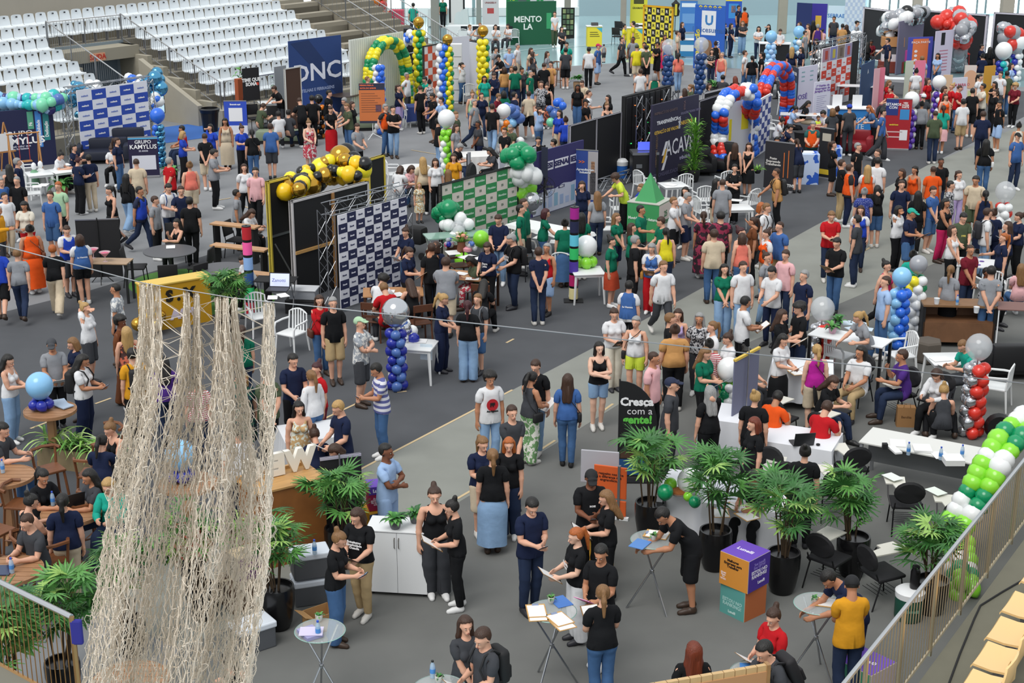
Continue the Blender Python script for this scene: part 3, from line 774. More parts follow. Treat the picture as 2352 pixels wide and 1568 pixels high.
def panel(x0,y0,x1,y1,h,label,col,name='backdrop_panel',cat='panel',group=None,z0=0.0,th=.06,frame=None,fw=.05,hr=None,rough=.7):
	"""upright board whose top corners are seen at the two pixels; local x runs along it, front is -y"""
	hr = hr or h; a = P(x0,y0,hr); b = P(x1,y1,hr); L = (b.xy - a.xy).length; rz = yaw2(a,b)
	t = empty(name,(a.x,a.y,0),rz,label,cat,group); t['L'] = L; t.scale = (1,1,hr / h)
	MB().box(0,L,0,th,z0,h).build('board',mat(col,rough),t)
	if frame:
		mf = mat(frame,.5)
		for nm,bx in (('frame_rail',(0,L,h - fw,h)),('frame_stile',(-.0,fw,z0,h)),('frame_stile',(L - fw,L,z0,h))): MB().box(bx[0],bx[1],-.025,th + .02,bx[2],bx[3]).build(nm,mf,t)
	return t
def checks(t,h,cols,rows,c2,z0=0.0,txt=None,tcol=('ffffff','2a3f9a'),tsize=.6,first=0,txt2=None):
	L = t['L']; w = L / cols; k = (h - z0) / rows; mb = MB()
	cur = {}
	for q in (0,1):
		s = (txt,txt2 or txt)[q]
		if s:
			cur[q] = text_mesh(s,k * tsize,mat(tcol[q],.6),bold=.003)
	for i in range(cols):
		for j in range(rows):
			q = (i + j + first) % 2
			if q: mb.add([(i * w,-.003,h - j * k),((i + 1) * w,-.003,h - j * k),((i + 1) * w,-.003,h - (j + 1) * k),(i * w,-.003,h - (j + 1) * k)],[(0,1,2,3)])
			if cur and cur.get(q):
				o = bpy.data.objects.new('lettering',cur[q]); COL.objects.link(o); o.parent = t
				o.matrix_local = T((i + .5) * w,-.006,h - (j + .5) * k,PI / 2)
	mb.build('printed_squares',mat(c2,.7),t)
def words(t,s,x,z,size,col,y=-.008,rz=0,align='CENTER',bold=.004,sx=1.0):
	return text(s,size,mat(col,.6),t,T(x,y,z,0,rz),align,bold=bold,sx=sx)
def patch(t,x0,x1,z0,z1,col,y=-.004,name='print_block',poly=None):
	poly = poly or [(x0,z0),(x1,z0),(x1,z1),(x0,z1)]
	return MB().prism(poly,y,y + .003).build(name,mat(col,.65),t)
# ---- furniture
PROTO = {}
def proto(key,fn):
	if key not in PROTO:
		PROTO[key] = fn(); return PROTO[key],True
	return copy_tree(PROTO[key]),False
def put(key,fn,x,y,face,label,cat,group,z=0.0,zsurvey=None):
	o,_ = proto(key,fn); p = P(x,y,z if zsurvey is None else zsurvey); o.location = (p.x,p.y,z); o.rotation_euler = (0,0,bearing(p,face))
	return tag(o,label,cat,group)
def mono_chair():
	t = empty('plastic_armchair'); m = mat('e3e5e6',.35)
	s = MB(); s.box(-.23,.23,-.23,.22,.40,.435,bev=.012); s.build('seat',m,t,smooth=True)
	b = MB()
	arc = [(-.22 + .44 * i / 10,.23 + .03 * math.sin(PI * i / 10),.80 + .07 * math.sin(PI * i / 10)) for i in range(11)]
	b.tube([(-.235,.20,.43)] + arc + [(.235,.20,.43)],.018,5); b.build('back_frame',m,t,smooth=True)
	for i in range(5):
		x = -.14 + .07 * i; MB().box(-.018,.018,-.006,.006,0,.44,M=T(x,.21,.42,R(-4))).build('slat',m,t)
	for s_ in (-1,1):
		MB().tube([(s_ * .235,.22,.66),(s_ * .27,.05,.655),(s_ * .27,-.18,.64),(s_ * .255,-.235,.56),(s_ * .25,-.24,.42)],.022,5).build('armrest',m,t,smooth=True)
		for y,dy in ((-.21,-.03),(.20,.05)):
			MB().tube([(s_ * .22,y,.42),(s_ * .25,y + dy,0)],[.026,.018],5).build('leg',m,t,smooth=True)
	return t
def tablet_chair():
	t = empty('tablet_arm_chair'); k = mat('16161a',.75); f = mat('1d1d20',.4,.5)
	MB().box(-.24,.24,-.23,.22,.42,.47,bev=.02).build('seat',k,t,smooth=True)
	b = MB(); b.lathe([(.01,-.03),(.2,-.028),(.235,0),(.2,.028),(.01,.03)],18,M=T(0,.27,.72,PI / 2 - R(8)),sx=1.0,sy=.82); b.build('backrest',k,t,smooth=True)
	for s_ in (-1,1):
		MB().tube([(s_ * .22,-.24,0),(s_ * .2,-.18,.41),(s_ * .2,.2,.41),(s_ * .2,.26,.55)],.012,5).build('front_frame',f,t)
		MB().tube([(s_ * .22,.30,0),(s_ * .2,.16,.41)],.012,5).build('leg',f,t)
	MB().tube([(.24,.1,.43),(.27,.0,.55),(.27,-.1,.68)],.012,5).build('arm_post',f,t)
	MB().prism([(-.02,-.30),(.30,-.30),(.30,-.02),(.20,-.02),(.16,.2),(.02,.2)],0,.018,M=T(.0,-.10,.70,-PI / 2)).build('writing_tablet',mat('d8d6cc',.5),t)
	g = MB()
	for i in range(6): g.tube([(-.18,-.18 + i * .07,.2),(.18,-.18 + i * .07,.2)],.005,3)
	g.build('book_rack',f,t)
	return t
def office_chair():
	t = empty('visitor_chair'); k = mat('1b1b1e',.7); f = mat('202024',.4,.4)
	MB().box(-.24,.24,-.24,.22,.43,.48,bev=.02).build('seat',k,t,smooth=True)
	MB().box(-.22,.22,-.02,.02,0,.38,bev=.015,M=T(0,.25,.55,R(-8))).build('backrest',k,t,smooth=True)
	for s_ in (-1,1):
		MB().tube([(s_ * .22,.24,.62),(s_ * .22,.21,.44),(s_ * .235,.27,0)],.013,5).build('leg',f,t)
		MB().tube([(s_ * .22,-.2,.44),(s_ * .235,-.24,0)],.013,5).build('leg',f,t)
	MB().tube([(-.22,-.2,.42),(.22,-.2,.42)],.011,5).build('stretcher',f,t)
	return t
def wood_stool():
	t = empty('high_wooden_chair'); m = wood('7a4a2a'); h = .74
	MB().box(-.19,.19,-.19,.19,h,h + .04,bev=.01).build('seat',m,t)
	for sx in (-1,1):
		MB().tube([(sx * .16,-.16,h),(sx * .22,-.22,0)],.022,4).build('leg',m,t)
		MB().tube([(sx * .19,.20,h + .30),(sx * .17,.17,h),(sx * .22,.24,0)],.022,4).build('leg',m,t)
		MB().tube([(sx * .20,-.205,.25),(sx * .20,.21,.25)],.014,4).build('stretcher',m,t)
	MB().tube([(-.20,-.205,.32),(.20,-.205,.32)],.014,4).build('foot_rail',m,t)
	MB().tube([(-.23,.10,h + .30),(-.19,.21,h + .31),(0,.25,h + .32),(.19,.21,h + .31),(.23,.10,h + .30)],.028,5).build('back_rail',m,t)
	return t
def wood_chair():
	t = empty('wooden_chair'); m = wood('5a3420')
	MB().box(-.21,.21,-.21,.21,.43,.46,bev=.008).build('seat',m,t)
	for sx in (-1,1):
		MB().tube([(sx * .18,-.18,.43),(sx * .20,-.20,0)],.02,4).build('leg',m,t)
		MB().tube([(sx * .20,.24,.86),(sx * .19,.19,.44),(sx * .20,.23,0)],.02,4).build('leg',m,t)
	MB().box(-.22,.22,.22,.245,.72,.88,bev=.008).build('top_rail',m,t); MB().box(-.19,.19,.20,.22,.55,.60).build('back_slat',m,t)
	return t
def plastic_table():
	t = empty('plastic_table'); m = mat('e4e6e7',.35)
	MB().box(-.36,.36,-.36,.36,.69,.72,bev=.012).build('tabletop',m,t,smooth=True); MB().box(-.33,.33,-.33,.33,.64,.69).build('apron',m,t)
	for a in (-1,1):
		for b in (-1,1): MB().tube([(a * .31,b * .31,.66),(a * .35,b * .35,0)],[.035,.022],5).build('leg',m,t)
	return t
def cloth_table(lx=.8,ly=.8,h=.75,col='dfe2e6',drop=.55):
	def fn():
		t = empty('table'); MB().box(-lx / 2 + .02,lx / 2 - .02,-ly / 2 + .02,ly / 2 - .02,h - .04,h - .005).build('tabletop',mat('c8c8c8'),t)
		for a in (-1,1):
			for b in (-1,1): MB().box(-.02,.02,-.02,.02,0,h - .03,M=T(a * (lx / 2 - .06),b * (ly / 2 - .06))).build('leg',mat('d0d0d0',.4),t)
		n = 64; V = []; F = []
		for r_ in range(6):
			f = r_ / 5
			for k in range(n):
				a = 2 * PI * k / n; c,s_ = math.cos(a),math.sin(a); q = max(abs(c),abs(s_)); x = c / q * lx / 2; y = s_ / q * ly / 2
				w_ = .012 + (.035 * f * (1 + math.sin(k * 1.35)) + .04 * f * (min(abs(c),abs(s_)) / q) ** 4)
				V.append((x * (1 + w_ / (lx / 2)),y * (1 + w_ / (ly / 2)),h + .002 - drop * f * (1 + .08 * (min(abs(c),abs(s_)) / q) ** 3)))
		for r_ in range(5):
			for k in range(n): F.append((r_ * n + k,(r_ + 1) * n + k,(r_ + 1) * n + (k + 1) % n,r_ * n + (k + 1) % n))
		F.append(tuple(range(n)))
		MB().add(V,F).build('cloth_drape',mat(col,.85),t,smooth=True)
		return t
	return fn
def desk(lx=1.4,ly=.6,h=.75,top='b98d5c',legc='1b1b1e',modest=None):
	def fn():
		t = empty('table'); MB().box(-lx / 2,lx / 2,-ly / 2,ly / 2,h - .03,h,bev=.006).build('tabletop',wood(top) if top not in ('d8d8d4','e4e6e8','55565a') else mat(top,.5),t)
		for a in (-1,1):
			for b in (-1,1): MB().box(-.025,.025,-.025,.025,0,h - .03,M=T(a * (lx / 2 - .04),b * (ly / 2 - .04))).build('leg',mat(legc,.5),t)
		if modest: MB().box(-lx / 2 + .06,lx / 2 - .06,-.01,.01,h - .45,h - .03).build('modesty_panel',mat(modest,.6),t)
		return t
	return fn
def glass_bistro():
	t = empty('glass_bistro_table'); h = 1.02
	MB().lathe([(0.001,h),(.30,h),(.305,h + .006),(.30,h + .012),(.001,h + .012)],40).build('glass_top',mat('e0e8e8',.05,alpha=.22,spec=.9),t,smooth=True)
	MB().lathe([(.30,h + .001),(.3075,h + .006),(.30,h + .011)],40,cap=False).build('glass_edge',mat('86b4a8',.15),t,smooth=True)
	MB().lathe([(.025,.52),(.03,.53),(.03,.57),(.025,.58)],10).build('hub',CHR(),t)
	for i in range(3):
		a = i * 2 * PI / 3 + .4
		MB().tube([(.34 * math.cos(a),.34 * math.sin(a),.0),(-.26 * math.cos(a),-.26 * math.sin(a),h)],.013,6).build('leg',CHR(),t,smooth=True)
	return t
def round_table(r=.42,h=.75,top='3f3f42',leg='2a2a2c',planks=False):
	def fn():
		t = empty('round_table'); m = wood(top) if planks else mat(top,.5)
		if planks:
			n = 7; w_ = 2 * r / n
			for i in range(n):
				y0 = -r + i * w_ + .006; y1 = y0 + w_ - .012; pts = []
				for k in range(7): y = y0 + (y1 - y0) * k / 6; pts.append((math.sqrt(max(1e-5,r * r - y * y)),y))
				poly = pts + [(-x,y) for x,y in reversed(pts)]
				MB().prism(poly,-.03,0,M=T(0,0,h,PI / 2) @ Matrix.Scale(1,4)).build('plank',m,t)
			MB().lathe([(r - .02,h - .05),(r + .012,h - .05),(r + .012,h + .004),(r - .002,h + .004)],36,cap=False).build('rim',m,t)
			for k in range(4): MB().box(-.05,.05,-.012,.012,0,h - .03,M=T(.05 * math.cos(k * PI / 2),.05 * math.sin(k * PI / 2),0,0,0,k * PI / 2 + PI / 2)).build('post_board',m,t)
			for k in range(4): MB().box(0,.30,-.03,.03,0,.10,M=T(0,0,0,0,R(0),k * PI / 2)).build('foot',m,t)
		else:
			MB().lathe([(.001,h - .025),(r,h - .025),(r + .006,h - .012),(r,h),(.001,h)],36).build('tabletop',m,t)
			MB().lathe([(.03,0),(.03,h - .02)],10).build('post',mat(leg,.5),t)
			for k in range(4): MB().box(0,.32,-.025,.025,.0,.05,M=T(0,0,0,0,0,k * PI / 2 + .4)).build('foot',mat(leg,.5),t)
		return t
	return fn
# ---- plants
def fan_leaf(n=9,L=.34,wd=.024,seed=0):
	rg = random.Random(seed); mb = MB()
	for i in range(n):
		a = R(-105 + 210 * i / (n - 1)) + rg.uniform(-.06,.06); l = L * (1 - .25 * abs(i - (n - 1) / 2) / n) * rg.uniform(.9,1.08); w_ = wd
		V = [];
		for k in range(5):
			t = k / 4; q = w_ * (0.25 + 1.2 * math.sin(PI * min(1,.12 + t * .86))) * .9
			x = l * t; z = -.35 * l * t ** 2 + .04 * t; c,s_ = math.cos(a),math.sin(a)
			for side in (-1,0,1): V.append((c * x - s_ * side * q,s_ * x + c * side * q,z + (0 if side == 0 else .006)))
		F = []
		for k in range(4):
			for e in (0,1): F.append((k * 3 + e,k * 3 + e + 1,(k + 1) * 3 + e + 1,(k + 1) * 3 + e))
		mb.add(V,F)
	return mb
def blade_leaf(L=.55,wd=.018,droop=.8):
	mb = MB(); V = []; F = []
	for k in range(8):
		t = k / 7; q = wd * math.sin(PI * min(1,.15 + t * .85)) + .001; x = L * (t * .8); z = L * (t * 1.0 - droop * t * t)
		V += [(x,-q,z),(x,0,z - .006),(x,q,z)]
	for k in range(7):
		for e in (0,1): F.append((k * 3 + e,k * 3 + e + 1,(k + 1) * 3 + e + 1,(k + 1) * 3 + e))
	return mb.add(V,F)
LEAFM = {}
def leaf_mesh(kind,i):
	if (kind,i) not in LEAFM:
		if kind == 'fan': me = fan_leaf(9 + i % 3,.27 + .03 * (i % 3),.0155,i).mesh('leaf',mat(('568f42','33662f','447c38','8fb45c')[i % 4],.45,noise=.2,scale=8))
		elif kind == 'blade': me = blade_leaf(.5 + .1 * (i % 3),.014,.9).mesh('leaf',mat(('7fae4c','5c9440','a9c878')[i % 3],.5))
		elif kind == 'broad': me = blade_leaf(.24 + .05 * (i % 3),.05,.8).mesh('leaf',mat(('3a7a36','5a9a48','2c6030')[i % 3],.45))
		else: me = blade_leaf(.30,.021,.5).mesh('leaf',mat(('6aa23c','8cc050','4c8030')[i % 3],.5))
		LEAFM[kind,i] = me
	return LEAFM[kind,i]
def pot(t,r,h,col='121214',rough=.25):
	MB().lathe([(r * .62,0),(r * .78,h * .15),(r * .98,h * .62),(r,h * .9),(r * .96,h),(r * .86,h),(r * .84,h - .05)],28).build('pot',mat(col,rough),t,smooth=True)
	MB().lathe([(.001,h - .05),(r * .85,h - .055)],20).build('soil',mat('2a2018',.95,noise=.4),t)
def palm(x,y,label,h=1.75,ph=.62,pr=.24,n=34,stems=7,spread=.27,seed=0,z=0.0,group='potted palms at the stands'):
	rg = random.Random(seed); p = P(x,y,z); t = empty('potted_palm',p,rg.uniform(0,6),label,'plant',group)
	pot(t,pr,ph); tips = []
	for i in range(stems):
		a = rg.uniform(0,6.28); r0 = rg.uniform(.02,pr * .5); r1 = r0 + rg.uniform(.02,.18); top = h * rg.uniform(.62,.86)
		pts = [(r0 * math.cos(a),r0 * math.sin(a),ph - .06),((r0 + r1) / 2 * math.cos(a),(r0 + r1) / 2 * math.sin(a),(ph + top) / 2),(r1 * math.cos(a),r1 * math.sin(a),top)]
		MB().tube(pts,[.014,.013,.010],5).build('stem',mat('4a3a28',.9),t); tips.append((pts[1],pts[2],a))
	for i in range(int(n * 1.35)):
		lo_,hi_,a0 = tips[i % stems]; f = rg.uniform(.35,1.05); b = Vector(lo_).lerp(Vector(hi_),f); a = rg.uniform(0,6.28); ln = rg.uniform(.12,spread)
		up = rg.uniform(-.15,1.0) * max(.12,(h - b.z)) * .8; e = b + Vector((math.cos(a) * ln,math.sin(a) * ln,up))
		st = MB().tube([b,b.lerp(e,.5) + Vector((0,0,.03)),e],.005,3,False).build('leaf_stalk',mat('55803c',.6),t)
		o = link('leaf',leaf_mesh('fan',rg.randrange(6)),t); o.location = e; o.rotation_euler = (rg.uniform(-.4,.4),rg.uniform(-1.05,.2),a); s_ = rg.uniform(.68,.95); o.scale = (s_,s_,s_)
	return t
def bush(x,y,label,kind='blade',n=60,r=.12,z=0.0,h=.0,pot_=None,s=1.0,cat='plant',name='potted_plant',group=None,tall=0.0):
	p = P(x,y,z); t = empty(name,p,0,label,cat,group); rg = random.Random(int(x))
	if pot_: pot(t,pot_[0],pot_[1],pot_[2],.5)
	for i in range(n):
		o = link('leaf',leaf_mesh(kind,rg.randrange(3)),t); a = rg.uniform(0,6.28); q = rg.uniform(0,r)
		o.location = (q * math.cos(a),q * math.sin(a),h + tall * rg.random()); o.rotation_euler = (0,rg.uniform(-.5,.6),a); k = s * rg.uniform(.7,1.15); o.scale = (k,k,k)
	if tall: MB().tube([(0,0,0),(0,0,h + tall)],.012,5).build('stem',mat('5a6a38',.8),t)
	return t
# ---- small things
def bottle(x,y,z,label,cap='2a50c0',group='water bottles',face=0):
	o,new = proto('bottle' + cap,lambda: None) if False else (None,1)
	if ('bottle',cap) not in PROTO:
		t = empty('water_bottle')
		MB().lathe([(.03,0),(.032,.01),(.032,.13),(.026,.165),(.013,.19),(.013,.2)],12).build('bottle_body',mat('b8d0e4',.08,alpha=.6),t,smooth=True)
		MB().lathe([(.0322,.06),(.0328,.065),(.0328,.11),(.0322,.115)],12).build('bottle_label',mat('4a8ad0',.5),t,smooth=True)
		MB().lathe([(.014,.195),(.015,.2),(.015,.215),(.013,.218)],10).build('bottle_cap',mat(cap,.4),t); PROTO['bottle',cap] = t; o = t
	else: o = copy_tree(PROTO['bottle',cap])
	p = P(x,y,z); o.location = p; return tag(o,label,'bottle',group)
def paper(x,y,z,label,rz=0.3,w=.21,l=.297,col='e8e8e8',n=1,name='paper_sheet',cat='paper',group='papers on tables'):
	p = P(x,y,z); o = MB().box(-w / 2,w / 2,-l / 2,l / 2,0,.003 * n).build(name,mat(col,.8)); o.location = (p.x,p.y,z + .002); o.rotation_euler = (0,0,rz)
	return tag(o,label,cat,group)
def clipboard(x,y,z,label,rz=0.2,lift=0.0):
	p = P(x,y,z); o = MB().box(-.12,.12,-.165,.165,0,.006).build('clipboard',mat('c89a58',.6)); MB().box(-.105,.105,-.155,.13,.006,.010).build('paper',mat('ecebe9',.8),o)
	MB().box(-.04,.04,.12,.15,.006,.020).build('clip',mat('9aa8c8',.3,.8),o)
	o.location = (p.x,p.y,z + .003 + lift); o.rotation_euler = (0,0,rz); return tag(o,label,'clipboard','clipboards on the glass tables')
def laptop(x,y,z,face,label,screen='8fb0d8'):
	p = P(x,y,z); t = empty('laptop',(p.x,p.y,z + .002),bearing(p,face),label,'laptop','laptops')
	MB().box(-.17,.17,-.12,.12,0,.018).build('keyboard_base',mat('25262a',.5),t); s = MB().box(-.17,.17,0,.012,0,.23,M=T(0,.12,.015,R(-15))).build('screen_lid',mat('202226',.4),t)
	MB().box(-.155,.155,-.002,.0,.012,.215,M=T(0,.12,.015,R(-15))).build('screen',mat(screen,.3,emit=.5),s); return t
def cube_sign(x,y,z,size,yaw,label,top,left,right,txt=()):
	p = P(x,y,z); t = empty('printed_cube',(p.x,p.y,z),yaw,label,'cube','printed display cubes'); s = size / 2
	MB().box(-s,s,-s,s,0,size,bev=.008).build('cardboard_box',mat('cfc4b4',.8),t)
	MB().box(-s + .004,s - .004,-s + .004,s - .004,size,size + .002).build('top_print',mat(top,.6),t)
	MB().box(-s + .004,s - .004,-s - .002,-s,.004,size - .004).build('front_print',mat(left,.6),t)
	MB().box(s,s + .002,-s + .004,s - .004,.004,size - .004).build('side_print',mat(right,.6),t)
	for (face,st,u,v,sz,c) in txt:
		if face == 'f': text(st,sz,mat(c,.6),t,T(u,-s - .004,v),bold=.002)
		elif face == 's': text(st,sz,mat(c,.6),t,T(s + .004,u,v,0,0,PI / 2),bold=.002)
		else: text(st,sz,mat(c,.6),t,T(u,v,size + .004) @ Matrix.Rotation(-PI / 2,4,'X'),bold=.002)
	return t
def rollup(x,y,h,w,face,label,col,top2=None,lines=(),name='roll_up_banner',back='17171a',stand='a8a8ac',blocks=()):
	"""standing banner: base, pole, sheet, printed words"""
	p = P(x,y,0); t = empty(name,(p.x,p.y,0),bearing(p,face),label,'banner','roll-up banners')
	MB().box(-w / 2,w / 2,-.06,.10,0,.07,bev=.01).build('base',mat(stand,.4,.6),t); MB().tube([(0,.05,.05),(0,.03,h)],.012,6).build('pole',mat(stand,.4,.6),t)
	MB().box(-w / 2,w / 2,-.004,.004,.07,h).build('banner_sheet',mat(col,.6),t); MB().box(-w / 2,w / 2,-.012,.012,h - .015,h + .015).build('top_bar',mat(stand,.4,.6),t)
	for (x0,x1,z0,z1,c) in blocks: patch(t,x0 * w,x1 * w,z0 * h,z1 * h,c,y=-.008)
	for (s,u,v,sz,c) in lines: words(t,s,u * w,v * h,sz,c,y=-.013,bold=.003)
	return t
def spool_pole(x,y,h,cols,label):
	p = P(x,y,0); t = empty('thread_spool_pole',(p.x,p.y,0),0,label,'pole','poles of stacked coloured spools')
	MB().box(-.22,.22,-.16,.16,0,.03,bev=.008).build('base',BLK(),t,rz=0); MB().lathe([(.03,.02),(.03,h)],10).build('core',BLK(),t)
	n = len(cols); k = (h - .04) / n
	for i,c in enumerate(cols):
		z = .04 + (n - 1 - i) * k
		MB().lathe([(.088,z),(.1,z + .006),(.1,z + k * .07),(.088,z + k * .09)],20).build('spool_flange',BLK(.4),t,smooth=True)
		pr = [(.088,z + k * .085)]
		for q in range(9): pr += [(.102 + .002 * (q % 2),z + k * (.10 + .102 * q))]
		pr += [(.088,z + k * .93)]
		MB().lathe(pr,20).build('thread_winding',mat(c,.8,noise=.12,scale=60),t,smooth=True)
		MB().lathe([(.088,z + k * .92),(.1,z + k * .935),(.1,z + k * .99),(.05,z + k)],20).build('spool_flange',BLK(.4),t,smooth=True)
	return t
def cooler(x,y,z,face,label,body='5a5d62'):
	p = P(x,y,z); t = empty('cool_box',(p.x,p.y,z),bearing(p,face),label,'cooler','cool boxes')
	MB().box(-.25,.25,-.17,.17,0,.30,bev=.02).build('body',mat(body,.5),t); MB().box(-.265,.265,-.185,.185,.29,.38,bev=.02).build('lid',mat('dde4ee',.4),t)
	MB().tube([(-.27,0,.22),(-.29,0,.36),(-.2,0,.40)],.01,4).build('handle',mat('c9d2de',.4),t); return t
def carton(x,y,z,s,face,label,col='a87c50',open_=False):
	p = P(x,y,z); t = empty('cardboard_box',(p.x,p.y,z),bearing(p,face),label,'box','cartons'); a,b,c = s
	if open_:
		mb = MB(); mb.box(-a / 2,a / 2,-b / 2,b / 2,0,.01); mb.box(-a / 2,a / 2,-b / 2,-b / 2 + .01,0,c); mb.box(-a / 2,a / 2,b / 2 - .01,b / 2,0,c); mb.box(-a / 2,-a / 2 + .01,-b / 2,b / 2,0,c); mb.box(a / 2 - .01,a / 2,-b / 2,b / 2,0,c); mb.build('body',mat(col,.8),t)
		for sx,ang in ((-1,50),(1,-50)): MB().box(0,b * .4,-b / 2,b / 2,0,.006,M=T(sx * a / 2,0,c,0,R(-25) if sx > 0 else R(205))).build('flap',mat(col,.8),t)
	else:
		MB().box(-a / 2,a / 2,-b / 2,b / 2,0,c,bev=.006).build('body',mat(col,.8),t); MB().box(-a / 2,a / 2,-.03,.03,c,c + .002).build('tape',mat('d8c8a8',.4),t)
	return t
# ================================================================ the hall
def floor_mat(h1,h2,scale,rough,bump=0.3,spec=.3):
	m = mat(h1,rough,noise=.16,scale=scale,bump=bump,spec=spec); return m
def poly_px(pts,z,name,m,th=.01,kind='structure'):
	V = [P(x,y,0) for x,y in pts]; n = len(V)
	mb = MB(); mb.add([(v.x,v.y,z) for v in V] + [(v.x,v.y,z - th) for v in V],[tuple(range(n)),tuple(range(2 * n - 1,n - 1,-1))] + [(i,i + n,(i + 1) % n + n,(i + 1) % n) for i in range(n)])
	o = mb.build(name,m); o['kind'] = kind; return o
def struct(o): o['kind'] = 'structure'; return o
struct(MB().box(-75,95,6,130,-.2,-.02).build('floor',mat('9fbcc2',.16,noise=.04,scale=.4,spec=.6)))
# grey carpet over the sports floor, the dark strip and the tape lines
poly_px([(-1500,1750),(3900,1750),(3900,420),(2700,250),(2352,200),(2050,172),(1776,163),(1560,148),(1440,143),(1232,157),(1110,172),(900,195),(500,200),(-900,420)],0.0,'floor_carpet',floor_mat('85878a','',1.2,.95))
poly_px([(-700,940),(0,719),(204,668),(430,600),(940,445),(1420,300),(1700,214),(2000,185),(2352,210),(2352,268),(2130,380),(1870,520),(1365,798),(1177,896),(823,1081),(400,1275),(-300,1600),(-1200,1700)],0.006,'floor_carpet_dark',floor_mat('515357','',1.2,.95))
poly_px([(823,1081),(1177,896),(1365,798),(1870,520),(2130,380),(2600,180),(2900,260),(2300,540),(1500,880),(1275,1020),(1060,1150),(900,1260),(420,1490),(200,1400),(400,1275)],0.007,'floor_carpet_light',floor_mat('8a8c86','',1.2,.95))
poly_px([(2600,330),(2300,540),(1500,880),(1275,1020),(1060,1150),(900,1260),(420,1490),(200,1720),(3900,1740),(3900,420)],0.005,'floor_carpet_shaded',floor_mat('6c6d6b','',1.2,.95))  # same pale carpet, coloured darker here for the dimmer light on the near floor
def tape(x0,y0,x1,y1,w=.05,h='cbb48c'):
	a = P(x0,y0); b = P(x1,y1); d = (b - a).normalized(); n = Vector((-d.y,d.x,0)) * w / 2
	return struct(MB().add([a - n + Vector((0,0,.011)),b - n + Vector((0,0,.011)),b + n + Vector((0,0,.011)),a + n + Vector((0,0,.011))],[(0,1,2,3)]).build('floor_tape',mat(h,.7)))
for a in ((823,1081,1177,896),(780,1104,823,1081),(1050,1146,1224,1045),(1224,1045,1275,1012),(1377,950,1408,928),(649,1007,835,920),(219,928,255,915),(70,985,200,935),(1163,788,1180,779),(1980,580,2008,563),(490,462,530,455),(545,470,600,486),(945,345,1010,356),(912,902,934,899)):
	tape(*a)
for a in ((1178,118,1420,98),(1100,132,1178,118),(1510,132,1776,118),(1400,100,1700,106),(900,100,1000,108)): tape(*a,w=.08,h='c8d8da')
# far wall, its windows and the concrete columns
wm = mat('9db4bc',.6,noise=.05,scale=.3)
A0 = P(1330,36); B0 = P(2900,30); LL = (B0 - A0).length; YW = yaw2(A0,B0)
struct(MB().box(0,LL,0,.4,-.1,12).build('wall_back',wm,None,A0,YW))
A1 = P(600,40); B1 = P(1330,36)
struct(MB().box(0,(B1 - A1).length,0,.4,0,.5).build('wall_back_low',mat('dfe6e6',.6),None,A1,yaw2(A1,B1)))
struct(MB().box(0,(B1 - A1).length,0,.4,5.0,12).build('wall_back_upper',wm,None,A1,yaw2(A1,B1)))
glow = mat('f4f8fa',.4,emit=3.0)
nwin = 0
for i in range(9):
	w_ = (B1 - A1).length / 9; nwin += 1
	o = MB().box(i * w_ + .1,(i + 1) * w_ - .1,.1,.2,.5,5.0).build('window_%d' % nwin,mat('e6f0f0',.3,emit=1.3),None,A1,yaw2(A1,B1)); struct(o)
	struct(MB().box(-.1,.1,0,.3,0,5).build('window_frame',mat('8aa4a8',.5),o,(i * w_,0,0)))
for x in (2040,2105,2170,2240,2305,2380):
	p = P(x,34); nwin += 1
	o = MB().box(-1.2,1.2,-.06,.02,.1,3.6).build('window_%d' % nwin,glow,None,(p.x,p.y - .1,0),YW); struct(o)
	for q in (-1.2,0,1.2): MB().box(q - .06,q + .06,-.09,0,.1,3.6).build('window_frame',mat('7a8c90',.5),o)
struct(MB().box(0,26,0,.3,0,12).build('wall_left',mat('b4b0a6',.8),None,P(-700,300),R(75)))
struct(MB().box(-.2,.2,0,120,0,12).build('wall_right',mat('b8c2c4',.8),None,(52,8,0),R(-8)))
ncol = 0
for x,y,wpx,c in ((874,76,26,'4a5358'),(886,70,10,'9aa09c'),(1000,92,19,'8d8f88'),(1100,66,12,'8f9690'),(1132,62,13,'8f9690'),(1303,66,15,'8c8a80'),(1431,68,13,'9c958a'),(1571,40,14,'9c958a'),(1795,76,20,'a09a8c'),(2099,110,20,'b5ada0'),(2302,128,26,'aea598')):
	p = P(x,y); s_ = wpx / FPX * p.length / 1.05; ncol += 1
	struct(MB().box(-s_ / 2,s_ / 2,-s_ / 2,s_ / 2,-.02,11,bev=.03).build('concrete_column',mat(c,.85,noise=.08,scale=3),None,(p.x,p.y,0),0))
# ---------------------------------------------------------------- the seating stand on the left
SX = R(39); SD1 = Vector((math.sin(SX),math.cos(SX),0)); SD2 = Vector((-math.cos(SX),math.sin(SX),0)); S0 = P(450,305)
SMX = Matrix(((SD1.x,SD2.x,0,S0.x),(SD1.y,SD2.y,0,S0.y),(0,0,1,0),(0,0,0,1)))      # local: u along, v up the stand, z
stand = empty('seating_stand'); stand.matrix_world = SMX; stand['kind'] = 'structure'
conc = mat('8c8678',.9,noise=.14,scale=2.5,bump=.2); conc2 = mat('a59f90',.9,noise=.1,scale=2)
UA,UB,UE,UL_,ROWS = -1.75,1.6,10.95,-9.0,8
def tread(k): return .60 + .35 * k
def vv(k): return 1.11 + .9 * k
for k in range(ROWS):
	for (u0,u1) in ((UL_,UA),(UB,13.0)) if k < 6 else ((UL_,13.0),):
		MB().box(u0,u1,vv(k) - .45,vv(k) + .45,0 if k == 0 else tread(k) - .5,tread(k)).build('concrete_tier',conc,stand)
MB().box(UL_,UA,.10,.66,0,.60).build('front_wall',conc2,stand); MB().box(UB,13,.10,.66,0,.60).build('front_wall',conc2,stand)
